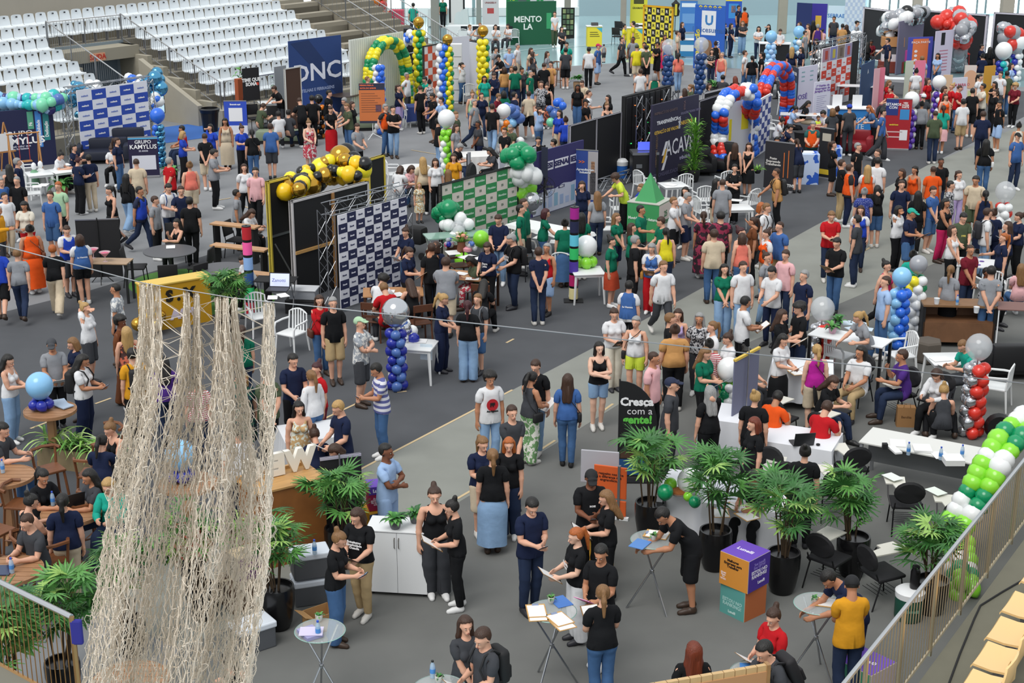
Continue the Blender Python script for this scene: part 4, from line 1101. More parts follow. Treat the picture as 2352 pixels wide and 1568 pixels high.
MB().box(UL_,13.0,vv(ROWS) - .45,vv(ROWS) + 1.2,0,3.3).build('walkway',conc2,stand)
MB().box(UL_,13.0,vv(ROWS) + 1.0,vv(ROWS) + 1.3,3.2,7).build('rear_wall',mat('aaa59b',.9,noise=.08,scale=1),stand)
MB().box(UB - .22,UB,.1,vv(5) + .4,0,.6).build('stair_wall',conc2,stand)
for k in range(6): MB().box(UB - .22,UB + .02,vv(k) - .45,vv(k) + .45,0,tread(k) + .25).build('stair_wall_step',mat('a09a8a',.9,noise=.15,scale=3),stand)
for k in range(6): MB().box(UA - .02,UA + .2,vv(k) - .45,vv(k) + .45,0,tread(k) + .12).build('stair_wall_step',mat('a09a8a',.9,noise=.15,scale=3),stand)
MB().prism([(4.2,0),(.9,0),(.9,.75),(4.2,2.2)],0,.22,M=Matrix(((0,1,0,UB - .7),(1,0,0,.0),(0,0,1,0),(0,0,0,1)))).build('flank_wall',conc2,stand)
# exit passage under the upper rows
MB().box(UA,UB,vv(5) + .35,vv(5) + .45,0,2.7).build('passage_back',mat('7d8a92',.7),stand)
MB().box(UA + 1.4,UB - .4,vv(5) + .28,vv(5) + .36,0,2.0).build('exit_door',mat('5f6f7c',.4),stand); MB().box(UB - .6,UB - .5,vv(5) + .2,vv(5) + .3,.9,1.1).build('door_handle',BLK(),stand)
MB().box(UA,UB,vv(4) + .3,vv(5) + .4,2.15,2.6).build('passage_lintel',mat('9a9484',.9),stand)
sg = empty('exit_sign',label='orange and red exit sign over the stand passage door',cat='sign'); sg.matrix_world = SMX @ T(-.35,vv(4) + .27,2.32)
MB().box(-.34,.34,-.02,.02,-.13,.15).build('sign_plate',mat('d89a78',.6),sg); text('SAIDA',.26,mat('c22a1c',.6),sg,T(0,-.03,.01),bold=.006)
# concrete steps at the far end
for k in range(ROWS):
	MB().box(11.0,13.0,vv(k) - .45,vv(k),0,tread(k) + .17).build('concrete_step',mat('9a9384',.9),stand)
# ---- seats
def seat_proto(c,dark=True):
	t = empty('stadium_seat'); m = mat(c,.35); V = []; F = []
	prof = [(-.21,.37),(-.19,.405),(-.02,.385),(.12,.395),(.175,.44),(.205,.60),(.225,.76),(.222,.80)]
	for (y,z) in prof:
		wd = .250 if z < .5 else .240 - .05 * max(0,(z - .70)) / .1
		for q in (-1,-.55,0,.55,1): V.append((wd * q,y + (.0 if z < .5 else -.025 * q * q),z + (.018 * q * q if z < .5 else -.02 * abs(q) ** 3)))
	for i in range(len(prof) - 1):
		for j in range(4): F.append((i * 5 + j,i * 5 + j + 1,(i + 1) * 5 + j + 1,(i + 1) * 5 + j))
	n = len(V); V2 = [(x,y + (.02 if z > .45 else 0),z - (.025 if z < .5 else 0)) for x,y,z in V]; F2 = [tuple(i + n for i in f[::-1]) for f in F]
	per = [(j,j + 1) for j in range(4)] + [(i * 5 + 4,(i + 1) * 5 + 4) for i in range(len(prof) - 1)] + [(len(prof) * 5 - 1 - j,len(prof) * 5 - 2 - j) for j in range(4)] + [((len(prof) - 1 - i) * 5,(len(prof) - 2 - i) * 5) for i in range(len(prof) - 1)]
	F3 = [(a,a + n,b + n,b) for a,b in per]
	MB().add(V + V2,F + F2 + F3).build('seat_shell',m,t,smooth=True)
	MB().box(-.04,.04,-.005,.0,-.026,.026,M=T(0,.186,.715,R(-8))).build('number_plate' if dark else 'grip_mark',mat('26262a' if dark else 'c09a60',.5),t)
	MB().box(-.03,.03,-.05,.05,0,.37).build('bracket',mat('77777a',.5),t)
	return t
WS = seat_proto('e2e8ec'); first = True; seat_n = 0
def new_seat():
	global first
	if first: first = False; return WS
	return copy_tree(WS)
pitch = .53
ORD = 'first second third fourth fifth sixth seventh eighth ninth tenth eleventh twelfth thirteenth fourteenth fifteenth sixteenth seventeenth eighteenth nineteenth twentieth'.split() + ['twenty-' + q for q in 'first second third fourth fifth sixth seventh eighth ninth'.split()] + ['thirtieth'] + ['thirty-' + q for q in 'first second third fourth fifth sixth seventh'.split()]
for k in range(ROWS):
	spans = ((UL_ + 3.2,UA - .15),(UB + .35,UE - .45)) if k < 6 else ((UL_ + 3.2,UE - .45),)
	for si,(u0,u1) in enumerate(spans):
		n = int((u1 - u0) / pitch); us = [u1 - pitch * (i + .5) for i in range(n)]
		for ui,u in enumerate(us):
			wp = SMX @ Vector((u,vv(k),tread(k) + .4));
			d = Vector((wp.x,wp.y * math.cos(PITCH) - (wp.z - CAMH) * math.sin(PITCH))); ix = CX + FPX * wp.x / d.y; iy = CY - FPX * (wp.y * math.sin(PITCH) + (wp.z - CAMH) * math.cos(PITCH)) / d.y
			if ix < -25 or iy < -25 or (0 < ix < 122 and iy > 262 ) or (190 < ix < 335 and iy > 215): continue
			s_ = new_seat(); s_.matrix_world = SMX @ T(u,vv(k) - .05,tread(k)); seat_n += 1
			rn = ('front','second','third','fourth','fifth','sixth','seventh','top')[k]
			sec = 'left of the passage' if (si == 0 and k < 6) else ('right of the passage' if k < 6 else 'above the passage')
			no = ORD[n - 1 - ui] if sec.startswith('right') else ORD[ui]; ed = 'the passage' if k < 6 else 'the far stairs'
			tag(s_,f"white plastic stadium seat, {rn} row {sec}, {no} from {ed}",'seat',f"white stand seats, {rn} row {sec}")
# ---- railings
def railing(pts,label,h=1.0,gap=.13,post=1.4,col='8f9194',rtop=.024,rb=.006,midz=None,group='steel railings',foot=.08,polish=False,name='steel_railing'):
	t = empty(name,label=label,cat='railing',group=group); m = mat(col,.35,.8); mt = mat('c9cacc',.25,.9)
	MB().tube([Vector(p) + Vector((0,0,h)) for p in pts],rtop,8).build('top_rail',mt,t,smooth=True)
	MB().tube([Vector(p) + Vector((0,0,foot)) for p in pts],rtop * .7,6).build('bottom_rail',m,t,smooth=True)
	nb = 0; bm_ = None
	for a,b in zip(pts[:-1],pts[1:]):
		a = Vector(a); b = Vector(b); L = (b - a).length; n = int(L / gap)
		for i in range(n):
			p = a.lerp(b,(i + .5) / n)
			if nb < 290:
				if bm_ is None: bm_ = MB().tube([(0,0,foot),(0,0,h)],rb,5,False).mesh('baluster',m)
				link('baluster',bm_,t,p); nb += 1
		n = max(1,int(L / post))
		for i in range(n + 1):
			p = a.lerp(b,i / n); MB().tube([(0,0,-.02),(0,0,h)],rtop,6).build('post',m,t,p)
	return t
def srail(pts,label,**k):
	return railing([SMX @ Vector(p) for p in pts],label,**k)
srail([(UB,vv(0) - .7,tread(0)),(UB,vv(6) - .5,tread(5) + .35)],'sloping steel railing on the right side of the stand passage',h=1.0)
srail([(UA,vv(0) - .7,tread(0)),(UA,vv(6) - .5,tread(5) + .35)],'sloping steel railing on the left side of the stand passage',h=1.0)
srail([(UA,vv(5) + .42,tread(6) - .1),(UB,vv(5) + .42,tread(6) - .1)],'level steel railing over the exit door of the stand',h=1.05)
srail([(UL_,.2,.60),(UA,.2,.60)],'low front railing of the stand left of the passage',h=1.05)
srail([(UB,.2,.60),(13,.2,.60)],'front railing of the stand behind the blue and brown panels',h=1.05)
for i,u in enumerate((13.1,14.6,16.0)):
	srail([(u,-.6,.1),(u,vv(8),3.6)],('steel stair railing at the far end of the stand','middle steel railing of the stairs beyond the stand','outer steel railing of the stairs beyond the stand')[i],h=1.0,gap=.16 if i else .3)
for k in range(14): struct(MB().box(13.1,16.0,-.2 + k * .55,.35 + k * .55,0,.2 + .24 * k).build('stair_step',conc,stand))
# ---------------------------------------------------------------- near tribune with cream seats, bottom right
ZP = 1.5
RA = P(2020,1690,ZP); RB = P(2520,1010,ZP); dR = (RB - RA).normalized(); nR = Vector((dR.y,-dR.x,0))
V = [RA - dR * 3,RB + dR * 14,RB + dR * 14 + nR * 8,RA - dR * 3 + nR * 8]
struct(MB().add([(v.x,v.y,ZP) for v in V] + [(v.x,v.y,0) for v in V],[(0,1,2,3),(4,5,6,7),(0,1,5,4),(1,2,6,5),(2,3,7,6),(3,0,4,7)]).build('tribune_floor',mat('6c6a5c',.9,noise=.16,scale=2.2)))
railing([P(2090,1568,ZP) - dR * 2.6,P(2352,1190,ZP) + dR * 8],'long steel railing of the near tribune beside the cream seats',h=1.05,gap=.10,post=1.1,col='c4b69c',rtop=.026,foot=.05)
CS = seat_proto('f0c98c',False)
for i,(x,y) in enumerate(((2352 + 20,1325),(2330,1392),(2297,1452),(2268,1512),(2234,1578),(2190,1650))):
	s_ = CS if i == 0 else copy_tree(CS); p = P(x + 30,y,ZP + .42); s_.location = (p.x,p.y,ZP); s_.rotation_euler = (0,0,math.atan2(nR.y,nR.x) - PI / 2 ); s_.scale = (1.1,1.1,1.03)
	tag(s_,('cream plastic seat farthest up the near tribune row','cream tribune seat, second from the top of the near row','cream tribune seat, third from the top of the near row','cream tribune seat, fourth from the top of the near row','cream tribune seat beside the cable at the bottom edge','cream tribune seat cut off by the lower edge')[i],'seat','cream seats of the near tribune')
cbl = [P(x,y,ZP + .012) for x,y in ((2180,1568),(2205,1500),(2238,1420),(2252,1390),(2300,1360),(2352,1330),(2460,1290))]
tag(MB().tube([P(2170,1620,ZP + .012)] + cbl,.012,6).build('power_cable',BLK(),smooth=True),'dark cable lying on the concrete beside the cream seats','cable')
# railing bottom left
ZL = 1.5
lft = [P(-120,1460,ZL),P(185,1625,ZL)]
railing(lft,'steel railing with tan bars in front of the bottom left palms',h=1.05,gap=.085,post=3.0,col='b08a5c',rtop=.03,foot=.0)
struct(MB().add([(v.x,v.y,z) for z in (ZL,0) for v in (P(-160,1440,ZL),P(190,1630,ZL),P(190,1950,ZL),P(-400,1950,ZL))],[(0,1,2,3),(7,6,5,4),(0,4,5,1),(1,5,6,2),(2,6,7,3),(3,7,4,0)]).build('tribune_platform',mat('77756a',.9)))
tag(MB().box(-.02,.10,-.03,.03,-.22,.06,bev=.02).build('blue_cloth',mat('2a2a86',.8),None,P(185,1625,ZL) + Vector((0,0,.96))),'dark blue cloth tied to the end of the railing','cloth')
# plank-edged board at the bottom
a = P(1400,1590,1.6); b = P(1765,1527,1.6); t = empty('plank_board',a,yaw2(a,b),'wooden plank topped board with brown paper at the bottom edge','board'); L = (b - a).length
for i in range(14): MB().box(i * L / 14 + .004,(i + 1) * L / 14 - .004,0,.05,-.9 + .0,.0).build('plank',wood('c9a878',4,.8),t)
MB().box(.1,L - .005,-.012,.0,-.9,-.07).build('kraft_paper',mat('b88a60',.8),t)
MB().box(L - .02,L + .02,-.02,.07,-1.6,.01).build('post',wood('a07a50'),t); MB().box(0,.04,-.02,.07,-1.6,.01).build('post',wood('a07a50'),t)
# ---------------------------------------------------------------- cotton net on its steel wire
def hang(x,y,d): return PD(x,y,d)
wire = [(-200,520),(0,562),(330,650),(540,685),(690,700),(1190,753),(1780,818),(2352,880),(2800,930)]
tag(MB().tube([hang(x,y,8.6) for x,y in wire],.0035,4,False).build('steel_wire',mat('8a8c90',.4,.8)),'thin steel wire strung across the hall holding the net','wire')
def net(sd=5,dp=8.6,V=None,F=None,w0=0,w1=0):
	rg = random.Random(sd)
	tops = [(328,656,22),(345,658,26),(362,662,14),(428,676,30),(452,680,28),(500,688,20),(518,690,28),(538,690,30),(612,700,16),(624,702,10)]
	cols = []
	for (x,y,n) in tops:
		for i in range(n): cols.append((x + rg.uniform(-7,7),y + rg.uniform(0,6)))
	cols.sort(); N = len(cols); rows = 44; G = []
	ph = [(rg.uniform(0,6),rg.uniform(0,6)) for _ in range(N)]
	for j in range(rows + 1):
		t = j / rows; y = 655 + t * 1010; row = []
		left = 326 + w0 * t - 150 * t ** .85; right = 632 - 18 * t if t < .55 else 622 - 150 * (t - .55) ** 1.1
		for i,(cx_,cy_) in enumerate(cols):
			f = i / (N - 1); f2 = f ** .96 - .05 * math.sin(2 * PI * f) * min(1,t * 3) + .012 * math.sin(f * 40 + t * 4)
			s_ = float(sstep(np.array(t),0.0,.50)) ** .8; x = cx_ * (1 - s_) + (left + (right - left) * f2) * s_
			x += 5 * min(1,t * 4) * math.sin(ph[i][0] + t * 9) + rg.uniform(-1.1,1.1); yy = cy_ + (y - 655) + rg.uniform(-5,5)
			row.append(PD(x,yy,dp + .25 * math.sin(f * 17 + t * 2) * min(1,t * 4) + .12 * math.sin(ph[i][1] + t * 5)))
		G.append(row)
	def seg(a,b,sag,r=.0024):
		if abs(sag) > .004:
			m = (a + b) / 2 + Vector((sag,.5 * sag,0)); pts = [a,a * .45 + m * .62 - b * .07,b * .45 + m * .62 - a * .07,b]
		else: pts = [a,b]
		base = len(V); d0 = (b - a); s1 = d0.cross(Vector((0,1,0))); s1 = s1.normalized() * r if s1.length > 1e-6 else Vector((r,0,0)); s2 = Vector((0,1,0)) * r
		for p in pts: V.extend([tuple(p + s1),tuple(p - s1 * .5 + s2 * .87),tuple(p - s1 * .5 - s2 * .87)])
		for q in range(len(pts) - 1):
			for k in range(3): F.append((base + q * 3 + k,base + q * 3 + (k + 1) % 3,base + q * 3 + 3 + (k + 1) % 3,base + q * 3 + 3 + k))
	def loop(a,b):            # a slack cord that droops in a loop
		w_ = rg.choice((-1,1)) * rg.uniform(.010,.03); pts = [a,a + Vector((w_,0,.008)),a.lerp(b,.4) + Vector((w_ * 1.6,.01,0)),a.lerp(b,.8) + Vector((w_ * .6,0,-.02)),b]
		for p,q in zip(pts[:-1],pts[1:]): seg(p,q,0)
	for j in range(rows):
		for i in range(N):
			if (i + j) % 2 == 0:
				for di in (-1,1):
					q = i + di
					if 0 <= q < N and (G[j][i] - G[j + 1][q]).length < .35:
						if rg.random() < .05 and j > 3: loop(G[j][i],G[j + 1][q])
						else: seg(G[j][i],G[j + 1][q],rg.uniform(-.008,.008) if j > 2 else 0)
				k_ = G[j][i]; d = .005; b0 = len(V)      # the knot
				V.extend([tuple(k_ + Vector(o)) for o in ((d,0,0),(0,d,0),(-d,0,0),(0,-d,0),(0,0,d),(0,0,-d))])
				for a_,b_ in ((0,1),(1,2),(2,3),(3,0)): F.append((b0 + a_,b0 + b_,b0 + 4,b0 + 4)); F.append((b0 + b_,b0 + a_,b0 + 5,b0 + 5))
	for i in range(0,N,2):
		x,y = cols[i]; seg(PD(x,y - 8,8.6),G[0][i],0,.003)
	return V,F
def make_net():
	V,F = net(5,8.6,[],[]); net(9,8.85,V,F,22)
	Fq = [f if f[2] != f[3] else f[:3] for f in F]
	me = npmesh('cotton_net',V,Fq,[mat('dacfbf',.95)]); o = link('cotton_net',me)
	tag(o,'knotted off-white cotton fishing net hanging from the wire','net',kind='stuff')
make_net()
# ================================================================ stands and booths, far left to far right
BA = 'balloons'
# 1 navy wall with balloon garland, far left
t = panel(-70,262,120,246,2.3,'navy backdrop wall with teal and blue upright banners at the left edge','1c2148',hr=1.85)
L = t['L']; k = L / 190
words(t,'GRUPO',(70 + 32) * k,1.35,.30,'e8e8ee'); words(t,'KAMYLUS',(70 + 38) * k,1.05,.36,'ffffff',bold=.012); words(t,'um só valor que\nnos fortalece',105 * k,.80,.11,'c8c8d8')
for i,(x,z0,c,s_) in enumerate(((66,1.5,'5aa888','Fé'),(84,.75,'4a90e0','Responsabilidade'),(102,1.0,'2f8a8c','Dedicação'))):
	patch(t,(70 + x - 7) * k,(70 + x + 7) * k,z0,2.2,c); words(t,s_,(70 + x) * k,(z0 + 2.1) / 2 - .1,.15,'ffffff',rz=-PI / 2)
balloon_path([P(-60,238,2.0),P(0,236,2.0),P(60,240,1.95),P(110,238,2.0),P(140,226,2.1)],'lLnltme','pale blue, mint and navy balloon garland on the navy wall',r=.17,dens=1.5,spread=1.3,name='balloon_garland',group='balloon garlands')
# easel and swing frames in front of it
t = empty('wooden_easel',P(20,400),bearing(P(20,400),20),'wooden painting easel by the navy wall','easel'); m = wood('c08850')
for s_ in (-1,1): MB().tube([(s_ * .35,0,0),(0,0,1.65)],.025,4).build('leg',m,t)
MB().tube([(0,.6,0),(0,0,1.6)],.025,4).build('rear_leg',m,t); MB().box(-.3,.3,-.04,.0,.7,.74).build('ledge',m,t); MB().box(-.22,.22,-.03,-.01,.75,1.3).build('canvas',WHT(),t)
t = empty('wooden_swing_frame',P(62,405),bearing(P(62,405),10),'small wooden swing frame with a rope seat','frame')
for x in (-.45,.45):
	for y in (-.3,.3): MB().tube([(x,y,0),(x,0,1.35)],.025,4).build('leg',m,t)
MB().tube([(-.5,0,1.36),(.5,0,1.36)],.025,4).build('crossbar',m,t); MB().tube([(-.15,0,1.34),(-.15,0,.5),(.15,0,.5),(.15,0,1.34)],.01,4).build('rope',mat('c0392b'),t); MB().box(-.2,.2,-.1,.1,.47,.5).build('swing_seat',m,t)
# 2 blue and white checked wall
t = panel(176,208,337,185,2.55,'royal blue and white checked backdrop on a truss at left','e6e8f2',th=.04,hr=2.35); checks(t,2.5,5,7,'2a4cae',z0=.05,txt='meltech',tcol=('6a80c8','ffffff'),tsize=.24)
L = t['L']; truss([((-.25,.25,2.55),(L + .25,.25,2.55)),((-.25,.25,0),(-.25,.25,2.55)),((L + .25,.25,0),(L + .25,.25,2.55))],.22,t)
def cluster(px,py,z,cols,label,n=14,r=.17,sp=.34,big=(),sz=1.0,group='balloon clusters'):
	p = P(px,py,z); t = empty('balloon_cluster',p,0,label,BA,group); rg = random.Random(int(px * 3 + py))
	for i in range(n):
		a = rg.uniform(0,6.28); b = rg.uniform(-1,1); q = sp * rg.uniform(.45,1); c = cols[i % len(cols)]
		balloon(c,(q * math.cos(a) * math.sqrt(1 - b * b),q * .6 * math.sin(a),q * b * sz),r * rg.uniform(.6,1.15),t)
	for c,dx,dz,rr in big: balloon(c,(dx,-.15,dz),rr,t,True)
	return t
cluster(182,222,1.85,'ccccwcwl','chrome blue and white balloon cluster on the left corner of the blue checked wall',24,.2,.42,(('c',-.3,0,.26),('c',.05,.28,.25),('x',.5,.05,.24)),1.4)
cluster(212,206,2.0,'wwwb','white and blue balloon cluster on top of the blue checked wall',9,.16,.3)
cluster(312,190,2.05,'wwwbw','white balloon cluster on top right of the blue checked wall',14,.17,.36)
cluster(352,198,1.95,'cccccxc','chrome blue balloon cluster on the right corner of the blue checked wall',20,.2,.40,(('c',.1,.3,.26),('c',.3,-.05,.24)),1.3)
cluster(352,232,1.5,'wwwb','white balloon cluster below the chrome blue one by the television',9,.16,.26)
t = empty('television',P(350,318),bearing(P(350,318),-8),'flat television with pale screen on a black stand','television')
MB().box(-.3,.3,-.25,.25,0,.05,bev=.01).build('base',BLK(),t); MB().tube([(0,0,.04),(0,0,1.35)],.035,8).build('post',BLK(),t)
MB().box(-.52,.52,-.06,.0,.9,1.52,bev=.01).build('screen_housing',BLK(.3),t); MB().box(-.50,.50,-.065,-.06,.93,1.50).build('screen',mat('c4e2ea',.3,emit=.7),t)
balloon_column(370,384,1.45,'cwbc','chrome blue, white and blue balloon column in front of the television','b',.24)
rollup(334,408,1.28,.9,-4,'dark purple pull-up banner left of the blue balloon column','231d40',lines=(('GRUPO',0,.88,.15,'f0f0f4'),('KAMYLUS',0,.76,.19,'ffffff'),('35 ANOS',0,.66,.07,'c8c8d8')),blocks=((-.5,.5,.95,1.0,'5ab0e0'),(-.4,.4,.2,.55,'dfe0ea')))
# blue play carpet, bin, sofas
struct(MB().box(-1.6,1.6,-1.4,1.4,0,.015).build('blue_mat',mat('3a6ab4',.9),None,P(412,306),R(40)))
t = empty('waste_bin',P(484,302),0,'black wheeled waste bin lined with a bag by the stand stairs','bin'); MB().lathe([(.26,0),(.33,.75),(.35,.78)],16).build('bin_body',BLK(.4),t); MB().lathe([(.34,.7),(.38,.82),(.30,.86),(.29,.6)],16).build('bag',BLK(.3),t,smooth=True)
def sofa(x,y,face,label,w=1.5,col='1c1d26',group='lounge seats',d=.8,h=.75):
	p = P(x,y); t = empty('sofa',p,bearing(p,face),label,'sofa',group); m = mat(col,.5)
	MB().box(-w / 2,w / 2,-d / 2,d / 2,.12,.42,bev=.06).build('seat_cushion',m,t,smooth=True); MB().box(-w / 2,w / 2,d / 2 - .18,d / 2 + .05,.2,h,bev=.06).build('backrest',m,t,smooth=True)
	for s_ in (-1,1): MB().box(s_ * w / 2 - .1,s_ * w / 2 + .1,-d / 2,d / 2,.12,.6,bev=.05).build('armrest',m,t,smooth=True)
	for a in (-1,1):
		for b in (-1,1): MB().tube([(a * (w / 2 - .1),b * (d / 2 - .1),0),(a * (w / 2 - .1),b * (d / 2 - .1),.14)],.025,5).build('foot',BLK(),t)
	return t
sofa(294,362,-6,'navy rounded armchair in front of the blue checked wall',1.1,'1a1f30',h=.95)
sofa(240,372,-6,'low navy sofa behind the seated visitors at left',1.5,'1a1f30')
rollup(544,312,1.25,.8,-8,'small royal blue and white banner beside the waste bin','2f4fc0',lines=(('Escaneie aqui',0,.9,.07,'ffffff'),),blocks=((-.5,.5,.02,.3,'e0e2ee'),(-.3,.3,.42,.8,'f0f0f4')))
# 3 far side: black small sign, brown posts, blue curtain banner
t = panel(556,158,594,154,2.35,'black hanging sign with white words by the stand railing','17171b',z0=1.2,th=.03); words(t,'TIME QUE\nSOMA',t['L'] * .5,1.85,.17,'f4f4f4',bold=.008); patch(t,t['L'] * .8,t['L'] * .95,1.72,1.82,'d8432c'); MB().tube([(0,.02,0),(0,.02,1.3)],.015,5).build('post',BLK(),t); MB().tube([(t['L'],.02,0),(t['L'],.02,1.3)],.015,5).build('post',BLK(),t)
t = panel(546,182,560,180,1.9,'narrow rust coloured post panel next to the black sign','a8542e',th=.2)
bush(556,262,'tall potted plant with drooping leaves by the rust coloured post','broad',36,.12,h=.45,pot_=(.2,.45,'5a4a3a'),tall=1.3)
t = panel(630,154,657,150,2.2,'grey corrugated panel beside the brown panel','8f949a',th=.03)
t = panel(653,158,690,152,2.3,'dark brown panel with white edge left of the royal blue banner','4a3226',th=.03,frame='d8d8d4',fw=.03)
bush(642,262,'leafy plant in front of the grey corrugated panel','broad',26,.15,h=.4,pot_=(.2,.4,'3a3a3a'),tall=1.0)
t = panel(662,95,783,80,3.1,'large royal blue fabric banner with white letters in front of the stand','26437e',th=.03,hr=2.95); L = t['L']
words(t,'DNC',L * .52,1.75,.95,'eceefa',bold=.018,sx=1.15); words(t,'TELHAS E FERRAGENS',L * .52,1.08,.17,'aab8dc')
patch(t,0,0,0,0,'1d3566',poly=[(.1,3.0),(1.0,3.05),(L - .05,1.2),(L - .05,.5)],y=-.004); patch(t,0,0,0,0,'2c4c98',poly=[(.1,1.9),(1.6,0.05),(.9,.05),(.05,.9)],y=-.004)
# white curtain wall and green yellow arch
t = panel(802,92,926,72,3.2,'white pleated curtain wall behind the green and yellow arch','d9dcd6',th=.04,hr=2.85); L = t['L']
for i in range(26): MB().box(-.05,.05,-.02,0,.02,3.18,bev=.018).build('pleat',mat('e4e6df',.8),t,(L * (i + .5) / 26,0,0))
t = empty('white_plinth',P(826,236),bearing(P(826,236),0),'plain white square column beside the curtain wall','column'); MB().box(-.28,.28,-.2,.2,0,2.2,bev=.01).build('box',mat('d5d6d2'),t)
arc = []
for i in range(19):
	a = PI * i / 18; arc.append(P(888 - 44 * math.cos(a),190 - (0 if 0 else 92) * math.sin(a) ** .8,0) if 0 else None)
b0 = P(850,262); b1 = P(938,244); arc = []
for i in range(25):
	a = PI * i / 24; q = b0.lerp(b1,.5 - .5 * math.cos(a)); arc.append((q.x,q.y,.15 + 2.5 * math.sin(a) ** .55))
balloon_path(arc,'ggyy','green and yellow balloon arch in front of the white curtain',r=.15,dens=1.35,vary=.08,extra=(('O',P(852,110,2.3),.24),))
t = empty('television',P(893,222),bearing(P(893,222),-6),'television with pale green picture under the balloon arch','television')
MB().tube([(0,0,0),(0,0,1.4)],.03,8).build('post',BLK(),t); MB().box(-.3,.3,-.2,.2,0,.04).build('base',BLK(),t); MB().box(-.56,.56,-.06,.0,1.2,1.9,bev=.01).build('screen_housing',BLK(.3),t); MB().box(-.54,.54,-.065,-.06,1.23,1.87).build('screen',mat('c2cfc4',.3,emit=.4),t); MB().lathe([(.001,0),(.14,0)],20,M=T(-.25,-.068,1.55,PI / 2)).build('picture',mat('b8b030',.5),t)
balloon_column(874,308,2.55,'bwwb','blue and white balloon column beside the orange notice board',None,r=.12)
t = rollup(852,262,1.0,1.0,-2,'orange notice board with dark header on a white tripod','d5703c',name='notice_board',lines=()); bpy.data.objects.remove(t.children[-1]) if 0 else None
for c in list(t.children): bpy.data.objects.remove(c)
h0 = .55
for a in (0,2.1,4.2): MB().tube([(.35 * math.cos(a),.35 * math.sin(a),0),(0,0,.18)],.014,5).build('leg',WHT(),t)
MB().tube([(0,.02,.15),(0,.02,1.9)],.016,6).build('pole',WHT(),t); MB().box(-.45,.45,-.02,.01,h0,1.95).build('board',mat('d27742',.6),t)
patch(t,-.45,.45,1.72,1.95,'2d3148',y=-.024); patch(t,-.45,.45,h0,h0 + .08,'2d3148',y=-.024); words(t,'VENHA PARA A',-.18,1.88,.07,'e8744a',y=-.03); words(t,'ROTA DO SABOR',-.13,1.78,.07,'e8744a',y=-.03)
for i in range(9): patch(t,-.38,.10 + .2 * (i % 3) / 2,1.58 - i * .08,1.60 - i * .08,'8a5438',y=-.024)
patch(t,.12,.32,.95,1.2,'6a4a5a',y=-.024)
t.location = P(857,318)
balloon_column(965,238,3.0,'ygyg','tall green and yellow balloon column left of the white curtain booth','O',.22,r=.14)
balloon_column(1018,262,2.75,'bwwb','tall blue and white balloon column in front of the orange checked panel',None,r=.14)
balloon_column(1030,262,2.65,'gygy','green and yellow balloon column behind the tall blue and white one','O',.2,r=.12)
balloon_column(1110,245,2.75,'ggyy','green and yellow balloon column in front of the white draped booth','O',.22,r=.14)
balloon_path([P(932,92,2.2),P(945,83,2.4),P(962,96,2.2)],'wbww','white and blue balloons over the black speaker',r=.16,dens=1.4)
t = empty('loudspeaker',P(942,208),bearing(P(942,208),0),'tall black loudspeaker behind the green arch','speaker'); MB().box(-.22,.22,-.2,.2,0,2.6,bev=.02).build('cabinet',BLK(.5),t)
t = panel(972,106,1033,95,2.6,'orange and white checked panel behind the balloon columns','e8e8e8',th=.03,frame='2a2a2c',fw=.04); checks(t,2.55,6,9,'d8593a',z0=.1)
t = panel(1033,86,1078,82,2.4,'white draped partition left of the tall draped one','d6d8e2',th=.03); t = panel(1078,96,1122,104,2.4,'white draped partition facing the seated recruiter','d2d4de',th=.03)
t = empty('white_shelf_tower',P(1048,236),0,'narrow white shelf tower between the balloon columns','shelf'); MB().box(-.25,.25,-.2,.2,0,2.35,bev=.01).build('cabinet',mat('dcdde0'),t)
for i in range(5): MB().box(-.22,.22,-.21,-.2,.1 + i * .44,.12 + i * .44).build('shelf_edge',mat('9a9ca0'),t)
# red bunting stand beyond the railing
balloon_path([P(868,60,0.2),P(868,30,1.5),P(872,0,3)],'roror','red and orange balloon garland beyond the stand railings',r=.2,dens=1.6,name='balloon_garland',group='balloon garlands')
t = panel(722,-2,760,-5,2.6,'pink and orange printed poster beyond the stand railings','d84a6a'); words(t,'EMPREGO',t['L'] / 2,1.6,.4,'f4d060')
t = panel(742,10,764,8,1.9,'grey portrait poster on the far stall beyond the railings','7f8ea4')
t = panel(778,-6,800,-8,2.6,'orange feather flag with white letters beyond the railings','c8502e',name='feather_flag',cat='flag'); words(t,'JK',t['L'] / 2,1.2,.7,'f0e8e0')
t = empty('cloth_stall',P(830,68),0,'stall draped in red, orange and yellow cloth beyond the railings','stall')
for i,c in enumerate(('d83a4a','f08a2a','f0c83a','d83a4a','f08a2a','e0506a')): MB().box(-2.4 + i * .8,-1.6 + i * .8,-.3,.3,0,1.0 + .1 * (i % 2),bev=.05).build('cloth_panel',mat(c,.8),t)
balloon_path([P(828,80,.4),P(850,74,.5),P(875,76,.4)],'wbxb','blue, white and clear balloon row at the end of the stand stairs',r=.2,dens=1.3)
